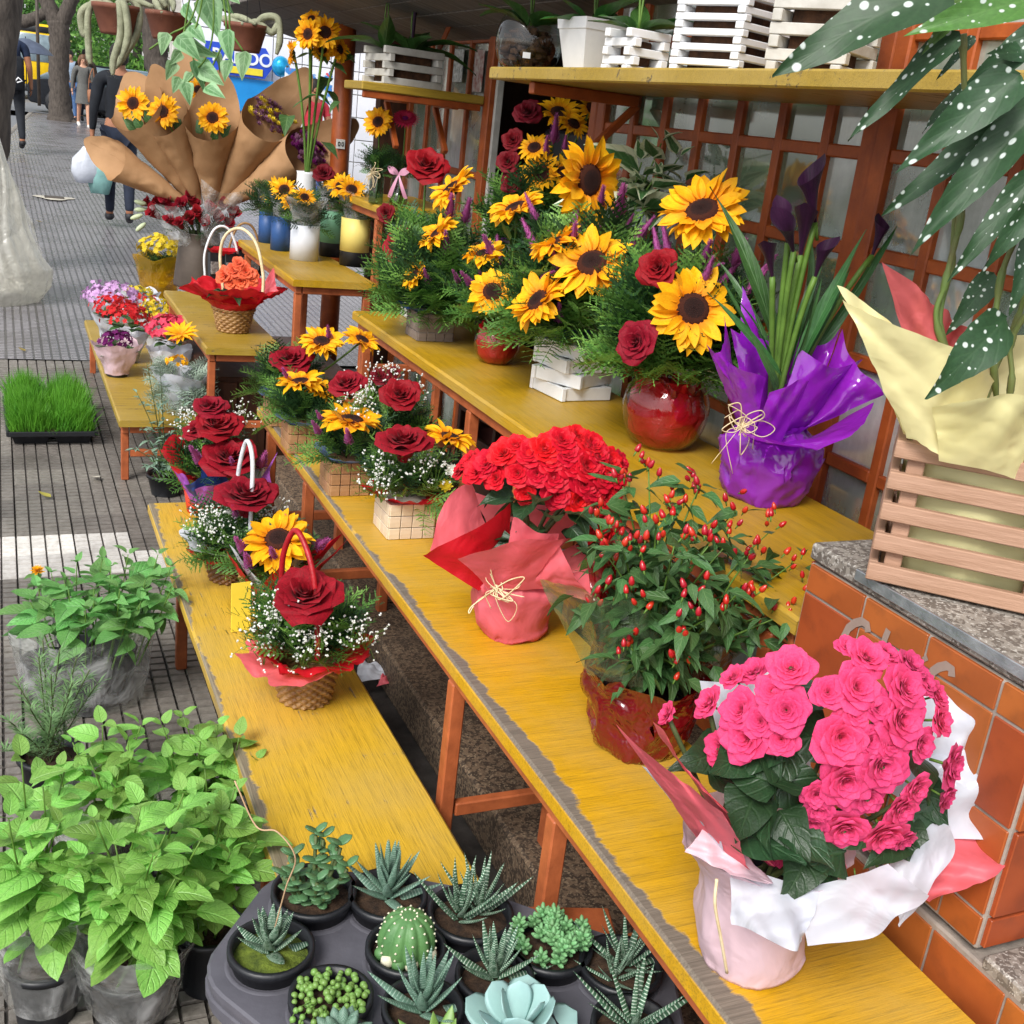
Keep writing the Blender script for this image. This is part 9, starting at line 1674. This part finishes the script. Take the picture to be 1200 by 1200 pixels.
part('banner', cbox(0.62, 0.02, 1.25, 0.004, (0, 0, 1.05)), bpm, pp, smooth=False)
for x in (-0.28, 0.28): part('stand_pole', tube([(x, 0.02, 0), (x, 0.02, 1.7)], 0.015, 8), M_['steel'], pp)
bl = thing('balloon_bunch', 'shiny turquoise foil balloon beside the arrow sign', 'balloon', (3.4252, 15.8, 1.9325)); part('balloon', ball(0.12, 16, 10, 1.1), mat('foil_blue', '#28a8d8', '#1c88c0', 12, 0.2, 0.5, 18, Metallic=0.5), bl); part('string', tube([(0, 0, -0.13), (0.02, 0, -1.0)], 0.004, 4), M_['black'], bl)
person('person in red shirt and blue trousers standing by the banner', (3.5966, 14.6, 0.235), 1.6, 0.3, mat('red_cloth', '#c83a48', '#a82c3a', 12, 0.8, 0.2), mat('blue_cloth', '#3a58a0', '#2c4686', 12, 0.8, 0.2), 'b', stride=0.03)
# pale buildings across the cross street
def building(label, x0, x1, y, h, m, rows, cols, name='building'):
    t = thing(name, label, 'building'); part('wall', cbox(x1 - x0, 8, h, 0.02, ((x0 + x1) / 2, y + 4, h / 2)), m, t, smooth=False); w, hh = (x1 - x0) / cols * 0.5, h / rows * 0.5
    for i in range(cols):
        for j in range(rows):
            c_ = (x0 + (i + 0.5) * (x1 - x0) / cols, y - 0.02, (j + 0.55) * h / rows); f = part('window', cbox(w + 0.16, 0.1, hh + 0.16, 0.01, c_), M_['offwhite'], t, smooth=False); part('pane', cbox(w, 0.03, hh, 0.005, (c_[0], c_[1] - 0.045, c_[2])), gls, f, smooth=False)
    part('cornice', cbox(x1 - x0 + 0.4, 0.4, 0.3, 0.03, ((x0 + x1) / 2, y - 0.1, h + 0.15)), M_['offwhite'], t, smooth=False); return t
building('pale grey building behind the far trees', 6, 17, 62, 14, mat('pale_render', '#c6c6c4', '#b4b4b0', 1, 0.8, 0.1), 5, 5)
building('cream building at the far left across the road', -30, -9, 70, 13, mat('cream_render', '#d6d0c2', '#c4beb0', 1, 0.8, 0.1), 4, 7)
building('white apartment block closing the far end of the street', -8, 5.5, 120, 22, mat('white_render', '#d2d4d8', '#c2c4c8', 1, 0.8, 0.1), 6, 5)
building('tall light building above the tiled shop front', 17.5, 40, 48, 20, mat('light_render', '#d8d8da', '#c8c8ca', 1, 0.8, 0.1), 6, 8)
